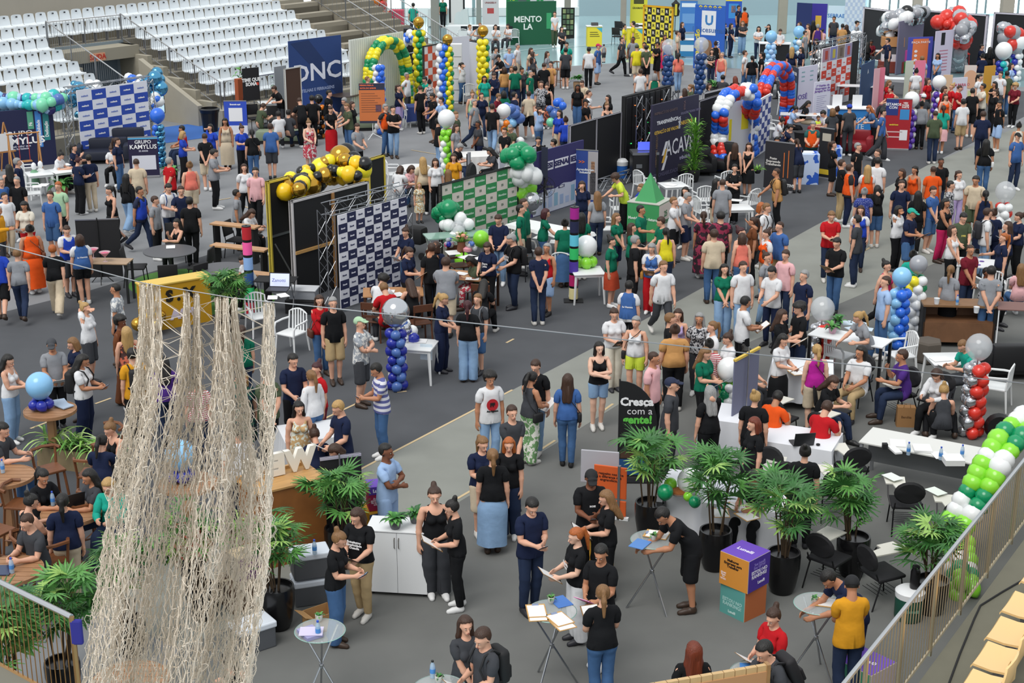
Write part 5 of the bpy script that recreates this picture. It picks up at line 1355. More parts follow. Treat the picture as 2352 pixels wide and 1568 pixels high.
# far tables, registration desk
t = put('cl1',cloth_table(4.6,.9,.75,'dadfe0',.6),1130,92,-3,'long white draped registration table with laptops','table','far tables')
for i,x in enumerate((1066,1093,1140,1170)): laptop(x,70,.76,180,('black laptop at the left end of the registration table','second black laptop from the left on the registration table','third black laptop on the registration table','black laptop at the right end of the registration table')[i],'303438')
rollup(1127,80,1.9,.9,0,'pale grey pull-up banner behind the registration table','d0d2d4',lines=(('UNIASSELVI',0,.9,.12,'8a3a3a'),),blocks=((-.2,.2,.6,.75,'b84a4a'),))
rollup(1050,62,2.4,.9,0,'tall white and black feather flag near the concrete columns','e4e4e2',name='feather_flag',lines=(),blocks=((-.5,-.38,.1,1,'1a1a1c'),(.38,.5,.1,1,'1a1a1c'),(-.2,.2,.7,.8,'c03a3a')))
t = put('cl2',cloth_table(2.2,.8,1.0,'d5e0e0',.9),1030,60,-3,'white draped counter behind the column near the windows','table','far tables')
t = panel(1165,4,1278,2,2.2,'dark green wall banner with white letters at the far hall','145a3c'); words(t,'MENTO\nLA',t['L'] * .42,1.1,.42,'e8f0ea',bold=.01); patch(t,t['L'] * .8,t['L'] * .9,.8,1.6,'3aa06a')
rollup(1190,62,2.05,1.35,0,'green poster with lime letters left of the white university poster','1d7a44',lines=(('SEJA\nTU\nDO',-.25,.75,.26,'c8e04a'),),blocks=((0,.35,.3,.8,'49605a'),))
rollup(1240,62,2.1,1.6,0,'light grey pull-up banner with green emblem','c4c8ca',lines=(('univille',0,.35,.22,'4a8a5a'),),blocks=((-.12,-.01,.5,.72,'1f8a4a'),(.01,.12,.5,.72,'1f8a4a')))
cluster(1204,76,.45,'tmt','teal balloon cluster on the floor under the far tables',12,.22,.5)
def far_chair(i,x,y,f,l): put('mono',mono_chair,x,y,f,l,'chair','white plastic chairs')
for i,(x,y,f,l) in enumerate(((1220,84,180,'white plastic chair beside the teal balloons'),(1180,104,190,'white plastic chair at the far end of the registration table'),(1063,104,180,'white plastic chair, first in front of the registration table'),(1098,106,180,'white plastic chair, second in front of the registration table'),(1145,110,180,'white plastic chair, third in front of the registration table'))): far_chair(i,x,y,f,l)
put('ptab',plastic_table,1250,86,0,'white plastic table with a black printer by the grey banner','table','plastic tables')
put('ptab2',desk(.9,.5,.75,'e4e6e8','202022'),1280,98,0,'small dark legged table holding a white notice','table','far tables');
t = empty('brochure_rack',P(1304,88),0,'dark brochure rack at the foot of the concrete column','rack'); MB().box(-.35,.35,-.1,.1,0,1.6).build('frame',BLK(),t)
for i in range(5):
	for j in range(3): MB().box(-.28 + j * .2,-.12 + j * .2,-.14,-.1,.2 + i * .28,.42 + i * .28).build('brochure',mat(('5a7a5a','8a9a6a','4a5a4a')[(i + j) % 3]),t)
# yellow totems, yellow checked booth
def totem(x,y,col,label,w=.75,h=1.05,head='4a4a4a'):
	p = P(x,y); t = empty('totem_counter',p,bearing(p,8),label,'counter','yellow promotional counters'); MB().box(-w / 2,w / 2,-.25,.25,.05,h,bev=.01).build('body',mat(col,.5),t); MB().box(-w / 2 - .03,w / 2 + .03,-.28,.28,h,h + .03).build('top',WHT(),t)
	for i in range(3): patch(t,-.25,.15 + .05 * i,.75 - i * .1,.79 - i * .1,'6a6420',y=-.254)
	patch(t,0,0,0,0,'4ab0c8',y=-.254,poly=[(w / 2,h - .05),(w / 2,h - .3),(w / 2 - .3,h - .05)]); MB().box(-.15,.2,-.1,.15,h + .03,h + .18,bev=.02).build('printer',mat(head),t); return t
totem(1364,108,'e8d83a','yellow printed counter standing alone on the blue floor'); totem(1456,112,'e8d83a','yellow printed counter in front of the yellow booth')
t = panel(1478,11,1547,16,2.7,'black and yellow checked booth wall with yellow edge','e8dc48',th=.05,frame='e0a818',fw=.08); checks(t,2.62,7,7,'1b1b1d',z0=.25,txt='R',tcol=('1b1b1d','f0ecd8'),tsize=.6)
rollup(1466,66,1.9,.95,0,'yellow pull-up banner left of the black and yellow wall','d8d23a',lines=(('GRAMADO',0,.6,.14,'3a3a1a'),),blocks=((-.3,.3,.72,.85,'4a4a20'),))
t = empty('dress_form',P(1550,72),0,'dress form wearing a black and yellow gown','mannequin'); MB().lathe([(.18,.02),(.02,.05),(.02,.8),(.2,.85),(.24,1.1),(.17,1.25),(.24,1.5),(.1,1.62),(.05,1.7)],14).build('gown',mat('19191b'),t,smooth=True); MB().box(-.06,.06,-.26,-.2,.9,1.5).build('stole',mat('e0d040'),t)
put('deskY',desk(1.8,.8,.75,'e4e6e8','c8a020'),1497,88,0,'table with yellow cloth in front of the black and yellow wall','table','far tables'); tag(MB().box(-.85,.85,-.42,.42,0,.02).build('yellow_cloth',mat('d8c04a'),None,P(1495,74,.76)),'yellow cloth spread on the far table','cloth')
put('deskW',desk(1.6,.7,.75,'e4e6e8','d0d0d0'),1502,98,0,'white table with printers in front of the yellow cloth table','table','far tables')
for x,y,f,l in ((1418,104,160,'black visitor chair left of the yellow counter'),(1424,88,160,'black visitor chair beside the yellow shirted pair'),(1476,100,20,'black visitor chair right of the yellow counter')): put('off',office_chair,x,y,f,l,'chair','black visitor chairs')
# blue university booth
t = panel(1597,10,1667,14,2.9,'bright blue booth wall with white logo panel and yellow stars','2a62c0',th=.06); L = t['L']
patch(t,.35,L - .45,1.55,2.65,'e6eaf0'); words(t,'Unicesumar',L * .48,1.78,.34,'3a66a8'); words(t,'U',L * .48,2.2,.6,'3a80c0',bold=.02); words(t,'* * * * *',L * .5,2.72,.34,'f0d840',bold=.02); words(t,'graduação',.17,1.1,.34,'e8d840',rz=-PI / 2,bold=.01); words(t,'DUPLO',L - .3,1.0,.2,'dfe6f0',rz=-PI / 2)
MB().lathe([(.001,0),(.32,.02),(.40,.5),(.28,.62),(.14,.68),(.22,.8),(.23,1.0),(.16,1.16),(.001,1.2)],16,M=T(L * .45,-.012,.15) @ Matrix.Diagonal((1,.02,1,1))).build('portrait_print',mat('8a6a50',.6),t); patch(t,L * .3,L * .62,.1,.62,'20242c',y=-.03)
rollup(1580,76,1.75,.95,0,'blue and white pull-up banner left of the blue booth','3f7ac0',lines=(),blocks=((-.4,.4,.8,.92,'e0e8f0'),(-.35,.35,.3,.6,'6a9ad0')))
rollup(1683,66,2.3,.9,0,'tall blue banner with smiling portrait and white letters','2352b8',lines=(('EAD',0,.9,.42,'ffffff'),),blocks=((-.5,.5,.66,.69,'e8d840'),(-.3,.3,.25,.6,'3a8ad0'),(-.14,.14,.38,.55,'c08a6a')))
put('deskB',desk(2.3,.7,.8,'e4e6e8','d8d8d8','2f7fb8'),1618,128,0,'white table with blue printed front at the blue booth','table','far tables')
t = empty('table_skirt',P(1586,132),bearing(P(1586,132),0),'blue printed board hung on the left of the white table','board'); MB().box(-.65,.65,0,.02,.05,.8).build('board',mat('2f7fb8',.6),t); patch(t,-.5,.2,.3,.6,'dfe8f0')
balloon_column(1534,196,1.35,'drdd','navy and red balloon column with a clear topper','x',.32,r=.14); balloon_column(1607,216,1.75,'wwdd','white and navy balloon column with a clear topper','x',.3,r=.14)
cluster(1968,80,2.2,'wwwk','white balloons on top of the truss of the red checked wall',5,.17,.3)
balloon_column(1767,166,1.35,'lwlL','pale blue and white balloon column beside the black counter','l',.27,r=.14); balloon_column(1831,150,1.3,'lLlw','pale blue balloon column behind the black haired pair','l',.27,r=.14)
balloon_path([P(1889,195,.2),P(1890,160,.9),P(1893,135,1.3),P(1897,100,1.9)],'wwkw','white and black balloon garland climbing the red checked wall',r=.16,dens=1.0,name='balloon_garland',group='balloon garlands')
# back row posters right
t = panel(1831,6,1865,8,2.2,'dark blue poster with green and yellow waves on the far wall','1c2a60',z0=.3); patch(t,0,t['L'],.3,.5,'2a9a6a'); patch(t,0,t['L'],.5,.62,'d8c040')
t = panel(1866,8,1901,9,2.1,'violet blue poster beside the dark blue one','3a2e94',z0=.1); patch(t,.2,.5,.9,1.5,'e0b040')
t = panel(1903,13,1941,14,2.1,'pale blue poster with blue letters on the far wall','cfe2ee',z0=0); words(t,'SEBRAE',t['L'] / 2,1.6,.26,'3a7ac0')
t = panel(1943,-8,1988,-8,2.6,'pale logo wall with small blue squares left of the big dark screens','d8e2ec'); checks(t,2.5,8,12,'b8c8e0',z0=.2,txt=None)
t = panel(1984,16,2107,32,3.3,'leftmost big dark grey screen wall with white frame','2a2b2f',th=.12,frame='d0ccd4',fw=.09,z0=.0,hr=2.4); t = panel(2108,22,2270,34,3.4,'middle big black screen wall with white frame','1c1d22',th=.12,frame='c4c0cc',fw=.09,hr=2.45)
t = panel(2283,28,2500,40,3.4,'rightmost big black screen wall behind the concrete column','16171c',th=.12,frame='c4c0cc',fw=.09,hr=2.45)
t = panel(2067,50,2124,38,3.2,'grey purple slanted partition between the dark screens','77748a',th=.06,hr=2.35)
balloon_path([P(2034,62,1.9),P(2046,52,2.2),P(2060,46,2.35),P(2090,36,2.5),P(2120,30,2.5)],'awask','silver, white and black balloon garland on the grey partition',r=.24,dens=1.5,name='balloon_garland',group='balloon garlands'); cluster(2048,66,1.9,'awkkw','silver, white and black balloon cluster left of the grey partition',14,.24,.6)
balloon_path([P(2162,62,2.2),P(2185,50,2.4),P(2205,44,2.5),P(2212,60,2.3)],'rrrra','red balloon garland in front of the middle black screen',r=.3,dens=1.5,name='balloon_garland',group='balloon garlands')
balloon_path([P(2214,48,2.5),P(2218,72,2.1),P(2205,84,1.9)],'sass','grey balloon run to the right of the red garland',r=.24,dens=1.4,name='balloon_garland',group='balloon garlands')
balloon_path([P(2203,84,1.8),P(2203,104,1.4)],'rr','short stack of red balloons over the grey ones',r=.26,dens=1.7,name='balloon_column',group='balloon columns'); balloon_path([P(2200,108,1.3),P(2198,140,.5),P(2198,158,.15)],'ssas','grey balloon column below the red stack',r=.24,dens=1.5,name='balloon_column',group='balloon columns')
balloon_path([P(2307,74,2.1),P(2322,78,2.0),P(2332,100,1.6),P(2322,118,1.2)],'rsssas','grey and red balloon garland right of the concrete column',r=.25,dens=1.6,name='balloon_garland',group='balloon garlands')
t = panel(2151,72,2192,68,2.5,'white notice board with red print under the red balloons','cfc8dc',th=.05,hr=2.2); patch(t,.35,t['L'] - .55,1.8,2.4,'141418');
for i in range(7): patch(t,.3,t['L'] - .3,1.5 - i * .16,1.54 - i * .16,'b86a80')
t = panel(2088,86,2144,84,2.5,'orange and blue poster with large white bottom panel','4a50b0',th=.05,hr=1.9); L = t['L']; patch(t,L * .18,L * .82,.9,2.4,'e07a48'); patch(t,.02,L * .7,.35,.95,'e6e4f0',y=-.009); words(t,'AQUI',L * .36,.58,.42,'2a2c78',y=-.02,bold=.015); words(t,'FAÇA PARTE',L * .5,2.2,.16,'f4e0d8',y=-.012)
for i in range(3): MB().lathe([(.001,0),(.08,0)],12,M=T(L * .32,-.012,1.7 - i * .25,PI / 2)).build('dot_print',mat('e8e8f0'),t)
t = panel(2138,94,2167,95,2.2,'dark blue banner right of the orange and blue poster','1c3f74',th=.04,hr=1.7)
# truss wall with red and white checks
t = panel(1890,112,1958,97,3.1,'red and white checked wall with four photographs under a truss','ecebf0',th=.04,hr=2.35); L = t['L']; checks(t,2.35,6,5,'dc4a38',z0=.35,txt='~',tcol=('dc4a38','f0e0e0'),tsize=.8)
for i,c in enumerate(('b08a9a','8a8cc0','8a7a70','9a90b0')): patch(t,L * i / 4 + .02,L * (i + 1) / 4 - .02,2.4,3.08,c); patch(t,L * (i + .35) / 4,L * (i + .7) / 4,2.5,2.95,('b84a3a','c8b84a','6a5a50','c04a40')[i],y=-.009)
truss([((-.1,.2,3.3),(L + 1.3,.2,3.3)),((-.1,.2,0),(-.1,.2,3.3)),((L + 1.3,.2,0),(L + 1.3,.2,3.3))],.24,t)
t = panel(1959,97,1974,93,3.1,'black narrow screen beside the red checked wall','1b1b1d',th=.08,hr=2.35)
t = panel(1819,150,1833,158,2.4,'narrow dark and pale blue banner with white headline','26324c',th=.03,hr=1.9); words(t,'VEM SER',t['L'] / 2,2.1,.2,'f0f0f4'); patch(t,.05,t['L'] - .05,.3,1.7,'5a90b0')
t = panel(1836,155,1879,148,2.5,'white lilac partition with small logos behind the note taker','d9d8ea',th=.05,hr=1.9); L = t['L']; words(t,'JOSÉ',L * .22,1.0,.34,'6a58a8')
for i in range(6): patch(t,L * (.15 + .45 * (i % 2)),L * (.32 + .45 * (i % 2)),2.2 - .22 * (i // 2),2.26 - .22 * (i // 2),'8ab0b8')
t = panel(1872,189,1909,184,2.3,'white information panel with lilac heading','e0dfee',th=.04,hr=1.65); L = t['L']; words(t,'1ª Feirão de\nEmpregos de\nJaraguá do Sul',L / 2,1.95,.15,'7a58a8')
for i in range(12): patch(t,.15,L - .2 - .1 * (i % 3),1.55 - i * .1,1.57 - i * .1,'a8a4c4')
t = panel(1980,150,2010,136,2.2,'slate blue banner on a stand right of the truss','2f4a72',th=.03,hr=1.8); words(t,'A',t['L'] / 2,1.75,.3,'dfe6f0')
for x,y,c,l in ((2023,166,'7a3a30','dark red stacked carton by the pink panels'),(2016,172,'d8a8b0','pale pink narrow standing panel left of the salmon one'),(2028,170,'e07a90','salmon pink narrow standing panel')):
	if 'panel' in l: t = panel(x - 6,y - 14,x + 6,y - 15,1.9,l,c,th=.05)
t = panel(2082,140,2099,139,1.7,'white and green floral narrow panel beside the pink panel','c8d0c0',th=.05); t = panel(2103,139,2127,139,1.9,'bright pink standing panel behind the white clad visitor','e07a96',th=.05)
t = panel(2217,150,2244,150,1.6,'poster with a smiling red haired child','dccfc8',th=.04); MB().lathe([(.001,0),(.28,0)],20,M=T(t['L'] * .55,-.012,1.05,PI / 2) @ Matrix.Diagonal((1,1.3,1,1))).build('portrait_print',mat('d8a888'),t); patch(t,.2,.9,.1,.6,'c8cf9a')
t = panel(2263,152,2288,150,1.5,'mustard banner with a grey animal drawing','d09a38',th=.04); patch(t,.4,.75,.7,1.1,'e0e0e0')
t = panel(2168,172,2189,172,1.4,'beige poster stand behind the white balloon','d8b898',th=.04); t = panel(2190,179,2223,177,1.6,'white pull-up banner with pink heading behind the red shirts','d8d6e4',th=.04); words(t,'VEM PARA O\nTIME',t['L'] / 2,1.25,.15,'c05a70')
for i,(x,y,z,s_,c,l) in enumerate(((2050,116,1.17,(1.0,.7,.42),'c08a58','topmost brown carton of the tall stack'),(2048,126,.84,(.9,.6,.32),'4a4a50','dark printed carton under the topmost brown one'),(2048,142,.5,(.9,.6,.33),'e0d8dc','white printed carton in the middle of the tall stack'),(2044,156,0,(1.1,.8,.5),'7a3228','dark red carton at the bottom of the stack'),(2071,134,.5,(.5,.5,.5),'c04a9a','magenta carton beside the tall stack'),(2070,148,0,(.7,.5,.48),'4a9a50','green and yellow carton at the foot of the stack'))): carton(x,y,z,s_,5,l,c).location = P(2045 if x < 2060 else 2071,165) + Vector((0,0,z))
t = empty('water_jug',P(2072,148,.0),0,'blue water jug near the stacked cartons','jug'); MB().lathe([(.13,0),(.14,.3),(.12,.38),(.03,.42),(.03,.46)],14).build('jug',mat('2f55b0',.2),t,smooth=True); t.location = P(2064,150)
# screens and purple wall in the middle right
t = panel(1437,222,1541,196,2.75,'tall black video wall seen from behind with cable lights','121214',th=.14,hr=2.5); L = t['L']
for i in range(8): MB().box(L * i / 8 + .02,L * (i + 1) / 8 - .04,-.05,0,.05,2.7,bev=.01).build('screen_module',mat('19191c',.5),t)
for i in range(14): MB().box(-.02,.02,-.07,-.05,-.01,.01).build('status_light',mat('ff7a3a' if i % 3 else '3adf6a',.5,emit=3),t,(.3 + (i * .37) % (L - .5),0,1.1 + (i * .53) % 1.4))
L = t['L']; truss([((.55,-.35,0),(.55,-.35,2.7))],.34,t,r=.022); truss([((L - .6,-.35,0),(L - .6,-.35,2.7))],.34,t,r=.022)
t = panel(1500,242,1606,216,3.0,'dark purple printed wall with white and gold words','2a2740',th=.08,hr=2.45); L = t['L']
for s_,x,z,sz,c,rz in (('TRANSPARÊNCIA',.32,2.28,.19,'e8e8f0',0),('GERAÇÃO DE VALOR',.30,1.93,.17,'d8b04a',0),('FAMÍLIA',.58,2.1,.15,'e0e0ea',-PI / 2),('NEGÓCIO',.75,2.05,.20,'d8b04a',0),('ACAVE',.60,1.2,.85,'eceaf4',0),('tributária',.72,.72,.2,'a8a4c0',0),('INSPIRAÇÃO DO QUARTO',.28,2.65,.13,'5a4a50',0),('LIBERDADE ABSOLUTA',.10,1.3,.15,'6a5648',-PI / 2),('RESPONSABILIDADE',.3,.3,.2,'56526e',0),('SOLUÇÕES TECNOLÓGICAS',.82,2.42,.11,'6c6884',0),('PIONEIRO',.92,1.75,.2,'56526e',-PI / 2),('ETICA',.68,2.72,.15,'66525a',-PI / 2)): words(t,s_,x * L,z,sz,c,rz=rz,sx=.62 if sz > .5 else .85,bold=.006)
for i,c in enumerate(('e8e6f0','e0b040','e8e6f0')): patch(t,0,0,0,0,c,poly=[(L * .22 - .02,.45 + i * .28),(L * .22 + .12,.45 + i * .28),(L * .34,.95 + i * .28),(L * .34 - .14,.95 + i * .28)],y=-.009)
t = panel(1606,232,1662,215,2.6,'plain black partition between the purple wall and the white balloon booth','121215',th=.06,frame='8a8890',fw=.03,hr=2.2)
t = panel(1655,228,1729,218,2.7,'white booth panel with yellow notices inside the tricolour balloon arch','dadade',th=.05,hr=2.1); L = t['L']; patch(t,L * .68,L * .9,1.3,2.4,'ecd82c'); words(t,'VAGAS\nPARA',L * .79,2.2,.15,'d05020',y=-.012); patch(t,L * .3,L * .38,.9,1.8,'ecd82c')
t = panel(1732,236,1772,214,2.6,'navy and white small checked wall behind the tricolour balloons','e2e4ee',th=.05,hr=1.9); checks(t,2.5,6,9,'3a4c90',z0=.1)
balloon_path([P(1661,385,.1),P(1652,345,.6),P(1655,300,1.2),P(1655,262,1.8),P(1672,222,2.3),P(1700,208,2.4),P(1728,214,2.35)],'bbrrwwbbrbww','left limb of the blue, red and white balloon arch',r=.16,dens=1.35,vary=.15,order=False)
balloon_path([P(1727,352,.1),P(1722,320,.6),P(1728,285,1.1),P(1724,255,1.6),P(1733,225,2.1)],'bbbwwbbrr','right limb of the blue, red and white balloon arch',r=.17,dens=1.35,vary=.15)
b0 = P(1745,330); b1 = P(1806,292); arc = []
for i in range(21):
	a = PI * i / 20; q = b0.lerp(b1,.5 - .5 * math.cos(a)); arc.append((q.x,q.y,.1 + 2.3 * math.sin(a) ** .5))
balloon_path(arc[3:],'rrbb','red and blue balloon arch behind the tricolour one',r=.15,dens=1.5,vary=.1)
bush(1592,418,'tall bamboo like plant in front of the purple wall','grass',300,.12,h=.3,pot_=(.2,.4,'1a1a1a'),tall=1.55,s=1.15); bush(1694,352,'tall bamboo like plant in front of the white booth panel','grass',260,.10,h=.3,pot_=(.18,.4,'1a1a1a'),tall=1.5,s=1.0)
sofa(1640,392,-20,'black tufted leather armchair behind the standing pair in black',1.1,'141416',h=.9); sofa(1580,400,10,'black leather sofa at the foot of the purple wall',1.5,'17171a',h=.8)
t = empty('flight_case',P(1478,418),bearing(P(1478,418),10),'black flight case with a glowing small screen behind the video wall','case'); MB().box(-.4,.4,-.3,.3,.08,.95,bev=.015).build('case_body',BLK(.5),t); MB().box(-.41,.41,-.31,.31,.9,.98).build('case_edge',STEEL(),t); MB().box(-.2,.2,0,.02,1.0,1.25).build('screen',mat('4a5ae0',.3,emit=1.2),t)
for s_ in (-1,1): MB().box(-.09,.09,-.315,-.30,.5,.62,M=T(s_ * .2)).build('latch',STEEL(),t)
t = empty('drink_cooler',P(1428,408),0,'blue and white drink cooler behind the black partition','cooler'); MB().lathe([(.17,0),(.18,.4)],16).build('body',mat('2a6ac0',.4),t,smooth=True); MB().lathe([(.185,.4),(.19,.52),(.12,.6),(.001,.6)],16).build('lid',WHT(.4),t,smooth=True)
rollup(1700,0 + 470,.01,.01,0,'x','000000') if 0 else None
rollup(1786,440,1.5,.95,-25,'dark banner with orange outline map right of the purple booth','26252b',lines=(('Posto\nEmpreende\nTrabalhando',-.2,.6,.1,'e0dcd8'),('+ ATIVE',.34,.15,.12,'f0f0f0')),blocks=((.15,.18,.3,.8,'c86a30'),(.3,.33,.3,.85,'c86a30')))
# black partitions pair and the navy lettered wall, green checked wall
t = panel(1309,289,1370,272,2.6,'left half of the tall black partition behind the navy wall','161619',th=.05,frame='a8a6ae',fw=.02,hr=2.05); t = panel(1370,272,1427,257,2.6,'right half of the tall black partition beside the video wall','161619',th=.05,frame='a8a6ae',fw=.02,hr=2.05)
t = panel(1222,353,1341,321,2.4,'navy wall with three white lettered tabs and a pale city drawing','332f66',th=.05,hr=1.82); L = t['L']
for s_,x,w_ in (('SESI',.30,.42),('SENAI',.565,.54),('IEL',.80,.28)): patch(t,x * L - w_ * .62,x * L + w_ * .62,1.62,1.95,'e8e6f0'); words(t,s_,x * L,1.785,.27,'26245a',y=-.014,bold=.012)
patch(t,0,0,0,0,'c8ccdc',poly=[(.05,.03),(L - .02,.03),(L - .02,1.0),(L * .75,.93),(L * .6,.98),(L * .45,.86),(L * .3,.88),(.05,.80)],y=-.006)
for i in range(7): patch(t,L * (.2 + i * .11),L * (.27 + i * .11),.2,.45 + .12 * ((i * 3) % 4),('9aaed0','a8b8d8','8ab0c8')[i % 3],y=-.010)
patch(t,L * .50,L * .62,.82,.93,'26245a',y=-.012); words(t,'FIESC',L * .56,.875,.09,'e8e8f0',y=-.02)
t = panel(1011,424,1190,378,2.35,'green and cream checked wall with a black top rail','d9cfc6',th=.05,frame='1a1a1c',fw=.04,hr=1.9); checks(t,2.3,7,7,'2f8a50',z0=.05,txt='25',txt2='Movidos',tcol=('4a6a58','cfe4d4'),tsize=.30,first=0)
rollup(1342,470,1.6,.78,-16,'blue and orange hanging banner with a portrait at the end of the navy wall','2c4690',lines=(('Aprendizagem\nIndustrial',.02,.62,.09,'e8ecf4'),('>>',-.12,.78,.16,'e8703a')),blocks=((-.5,-.36,.1,.98,'e07a3c'),(.12,.5,.1,.98,'a8a4a8'),(.2,.42,.2,.6,'2a2a34'),(.24,.38,.6,.8,'c89878')))
t = empty('standing_fan',P(1250,496),bearing(P(1250,496),0),'black wall fan on a printed post before the city drawing','fan'); MB().tube([(0,.05,0),(0,.05,2.0)],.03,6).build('post',BLK(),t); MB().box(-.09,.09,-.02,.02,1.1,1.95).build('printed_sleeve',mat('20263c'),t)
MB().lathe([(.02,-.05),(.03,-.12),(.001,-.13)],10,M=T(0,-.02,.85,PI / 2)).build('hub',BLK(),t)
for i in range(5): MB().box(.03,.26,-.05,.05,-.004,.004,M=T(0,-.06,.85,0,i * 1.256,0) @ T(0,0,0,R(25))).build('blade',mat('3a3a3e',.4),t)
for r_ in (.1,.2,.3): MB().tube([(r_ * math.cos(a * PI / 12),-.12,.85 + r_ * math.sin(a * PI / 12)) for a in range(25)],.006,3,False).build('guard_ring',BLK(),t)
for i in range(16): a = i * PI / 8; MB().tube([(.03 * math.cos(a),-.14,.85 + .03 * math.sin(a)),(.3 * math.cos(a),-.11,.85 + .3 * math.sin(a))],.003,3,False).build('guard_wire',BLK(),t)
t = empty('standing_fan',P(1079,520),bearing(P(1079,520),70),'black fan seen edge-on before the green checked wall','fan'); MB().tube([(0,.05,0),(0,.05,2.0)],.03,6).build('post',BLK(),t); MB().lathe([(.28,-.06),(.33,0),(.28,.06)],20,M=T(0,-.05,1.45,PI / 2)).build('guard',BLK(),t); MB().box(-.05,.05,-.03,.03,1.5,2.05).build('printed_sleeve',mat('8a8c94'),t)
# garland of white, lime and green
balloon_path([P(1175,360,2.1),P(1195,355,2.2),P(1205,372,2.0)],'ggg','dark green balloon bunch at the end of the checked wall',r=.17,dens=2.2,spread=1.3,extra=(('g',P(1198,345,2.25),.23),('g',P(1207,374,1.9),.22)),name='balloon_garland',group='balloon garlands')
balloon_path([P(1178,395,1.7),P(1205,398,1.65),P(1210,415,1.45)],'www','white balloon bunch below the dark green one',r=.18,dens=2.2,spread=1.4,extra=(('w',P(1177,392,1.75),.24),('w',P(1208,390,1.75),.24)),name='balloon_garland',group='balloon garlands')
balloon_path([P(1175,440,1.05),P(1200,450,.95),P(1215,438,1.1)],'GGG','lime balloon bunch below the white one',r=.19,dens=1.6,spread=1.2,extra=(('G',P(1164,431,1.2),.27),('G',P(1188,442,1.1),.28),('G',P(1212,430,1.2),.26)),name='balloon_garland',group='balloon garlands')
cluster(1216,472,.75,'aaa','silver balloon cluster at the foot of the lime bunch',16,.1,.35,(('a',.05,.15,.25),))
cluster(1022,494,1.15,'gggg','dark green balloon cluster at the left end of the checked wall',16,.15,.34,(('g',.1,.2,.23),)); cluster(1046,518,.95,'wxw','white balloon cluster behind the flower table',10,.17,.35)
t = panel(1616,214,1700,194,1.25,'low black partition with a white top edge behind the purple wall','1a1a1c',th=.05,frame='c8c8cc',fw=.04)
t = panel(1147,362,1232,337,1.3,'low white draped partition behind the green checked wall','d8dae2',th=.04)
t = empty('floor_truss',P(1372,440),0,'grey steel truss lying on the floor beside the lime shirted visitor','truss'); truss([((0,0,.16),tuple((P(1468,408) - P(1372,440)) + Vector((0,0,.16))))],.3,t)
# iron flower table
t = empty('iron_table',P(1055,610),bearing(P(1055,610),14),'wrought iron console table with flowers and papers','table'); MB().box(-.85,.85,-.3,.3,.78,.81).build('glass_top',mat('9ec4b4',.1,alpha=.7),t)
for a in (-1,1):
	for b in (-1,1): MB().tube([(a * .8,b * .26,.78),(a * .72,b * .26,.5),(a * .82,b * .26,.2),(a * .75,b * .28,0)],.014,5).build('leg',mat('c8d4cc',.5),t)
for i in range(9):
	MB().tube([(-.75 + i * .18 + .07 * math.cos(q),-.29,.64 + .07 * math.sin(q)) for q in [j * .6 for j in range(11)]],.008,4,False).build('scroll',mat('c8d4cc',.5),t)
t = empty('flower_vase',P(1060,578,.81),0,'rustic vase with peach roses and greenery','vase'); MB().lathe([(.09,0),(.11,.05),(.09,.2),(.1,.24)],12).build('vase',mat('7a4a34',.8),t,smooth=True)
for i in range(40):
	o = link('leaf',leaf_mesh('grass',i % 3),t,(0,0,.2)); o.rotation_euler = (0,random.uniform(-.9,.3),i * .7); o.scale = (1.1,2,1)
for i,c in enumerate(('e8b09a','e09a80','e8e0d4','e8b4a0','e09a80')): a = i * 1.3; MB().lathe([(.001,-.05),(.05,-.02),(.06,.03),(.03,.05),(.001,.03)],10).build('rose',mat(c,.7),t,(.1 * math.cos(a),.1 * math.sin(a),.34 + .04 * i % .1),smooth=True)
cluster(1034,556,.98,'xBx','small blue and clear balloon posy left of the vase',7,.07,.1); cluster(1086,566,.95,'xex','small blue and clear balloon posy right of the vase',7,.07,.1)
for x,y,l in ((1031,557,'pink artificial flower left of the vase'),(1074,568,'pale pink artificial flower right of the vase')): tag(MB().lathe([(.001,0),(.11,.02),(.12,.09),(.06,.12),(.001,.08)],12).build('cloth_flower',mat('d8447a' if x < 1050 else 'e8a0ac',.6),None,P(x,y + 10,.82),smooth=True),l,'flower')
o = tag(empty('lime_balloon',P(1105,548,.95)),'single lime balloon at the right end of the flower table','balloon'); MB().tube([(0,0,-.95),(0,0,-.2)],.004,3).build('string',WHT(),o); balloon('G',(0,0,0),.2,o,True); o = tag(empty('lime_balloon',P(1062,596,.2)),'lime balloon tied under the flower table','balloon'); balloon('G',(0,0,0),.2,o,True)
for i,(x,y) in enumerate(((1040,580),(1090,592),(1075,590))): paper(x,y,.815,('paper form at the left on the flower table','paper form at the right on the flower table','paper form in the middle of the flower table')[i],.3 + i,.3,.4)
# green and cream cube with a pyramid
p = P(1490,545); t = empty('pyramid_counter',p,bearing(p,-22),'green and cream counter cube topped by a green pyramid','counter'); MB().box(-.45,.45,-.45,.45,0,1.0,bev=.01).build('cube',mat('3f9a5c',.6),t); MB().box(.45,.455,-.44,.44,.02,.98).build('cream_side',mat('e0d4cc',.6),t); MB().box(-.46,.46,-.46,.46,1.0,1.02).build('top',mat('b8b8b0',.6),t)
MB().add([(-.3,-.3,1.02),(.3,-.3,1.02),(.3,.3,1.02),(-.3,.3,1.02),(0,0,1.75)],[(0,1,2,3),(0,1,4),(1,2,4),(2,3,4),(3,0,4)]).build('pyramid',mat('3f9a5c',.6),t); words(t,'Movidos pelo futuro',0,.6,.1,'dfeee2',y=-.46); text('25\nfritec',.22,mat('2f7a4c'),t,T(.462,0,.6,0,0,PI / 2),bold=.004)
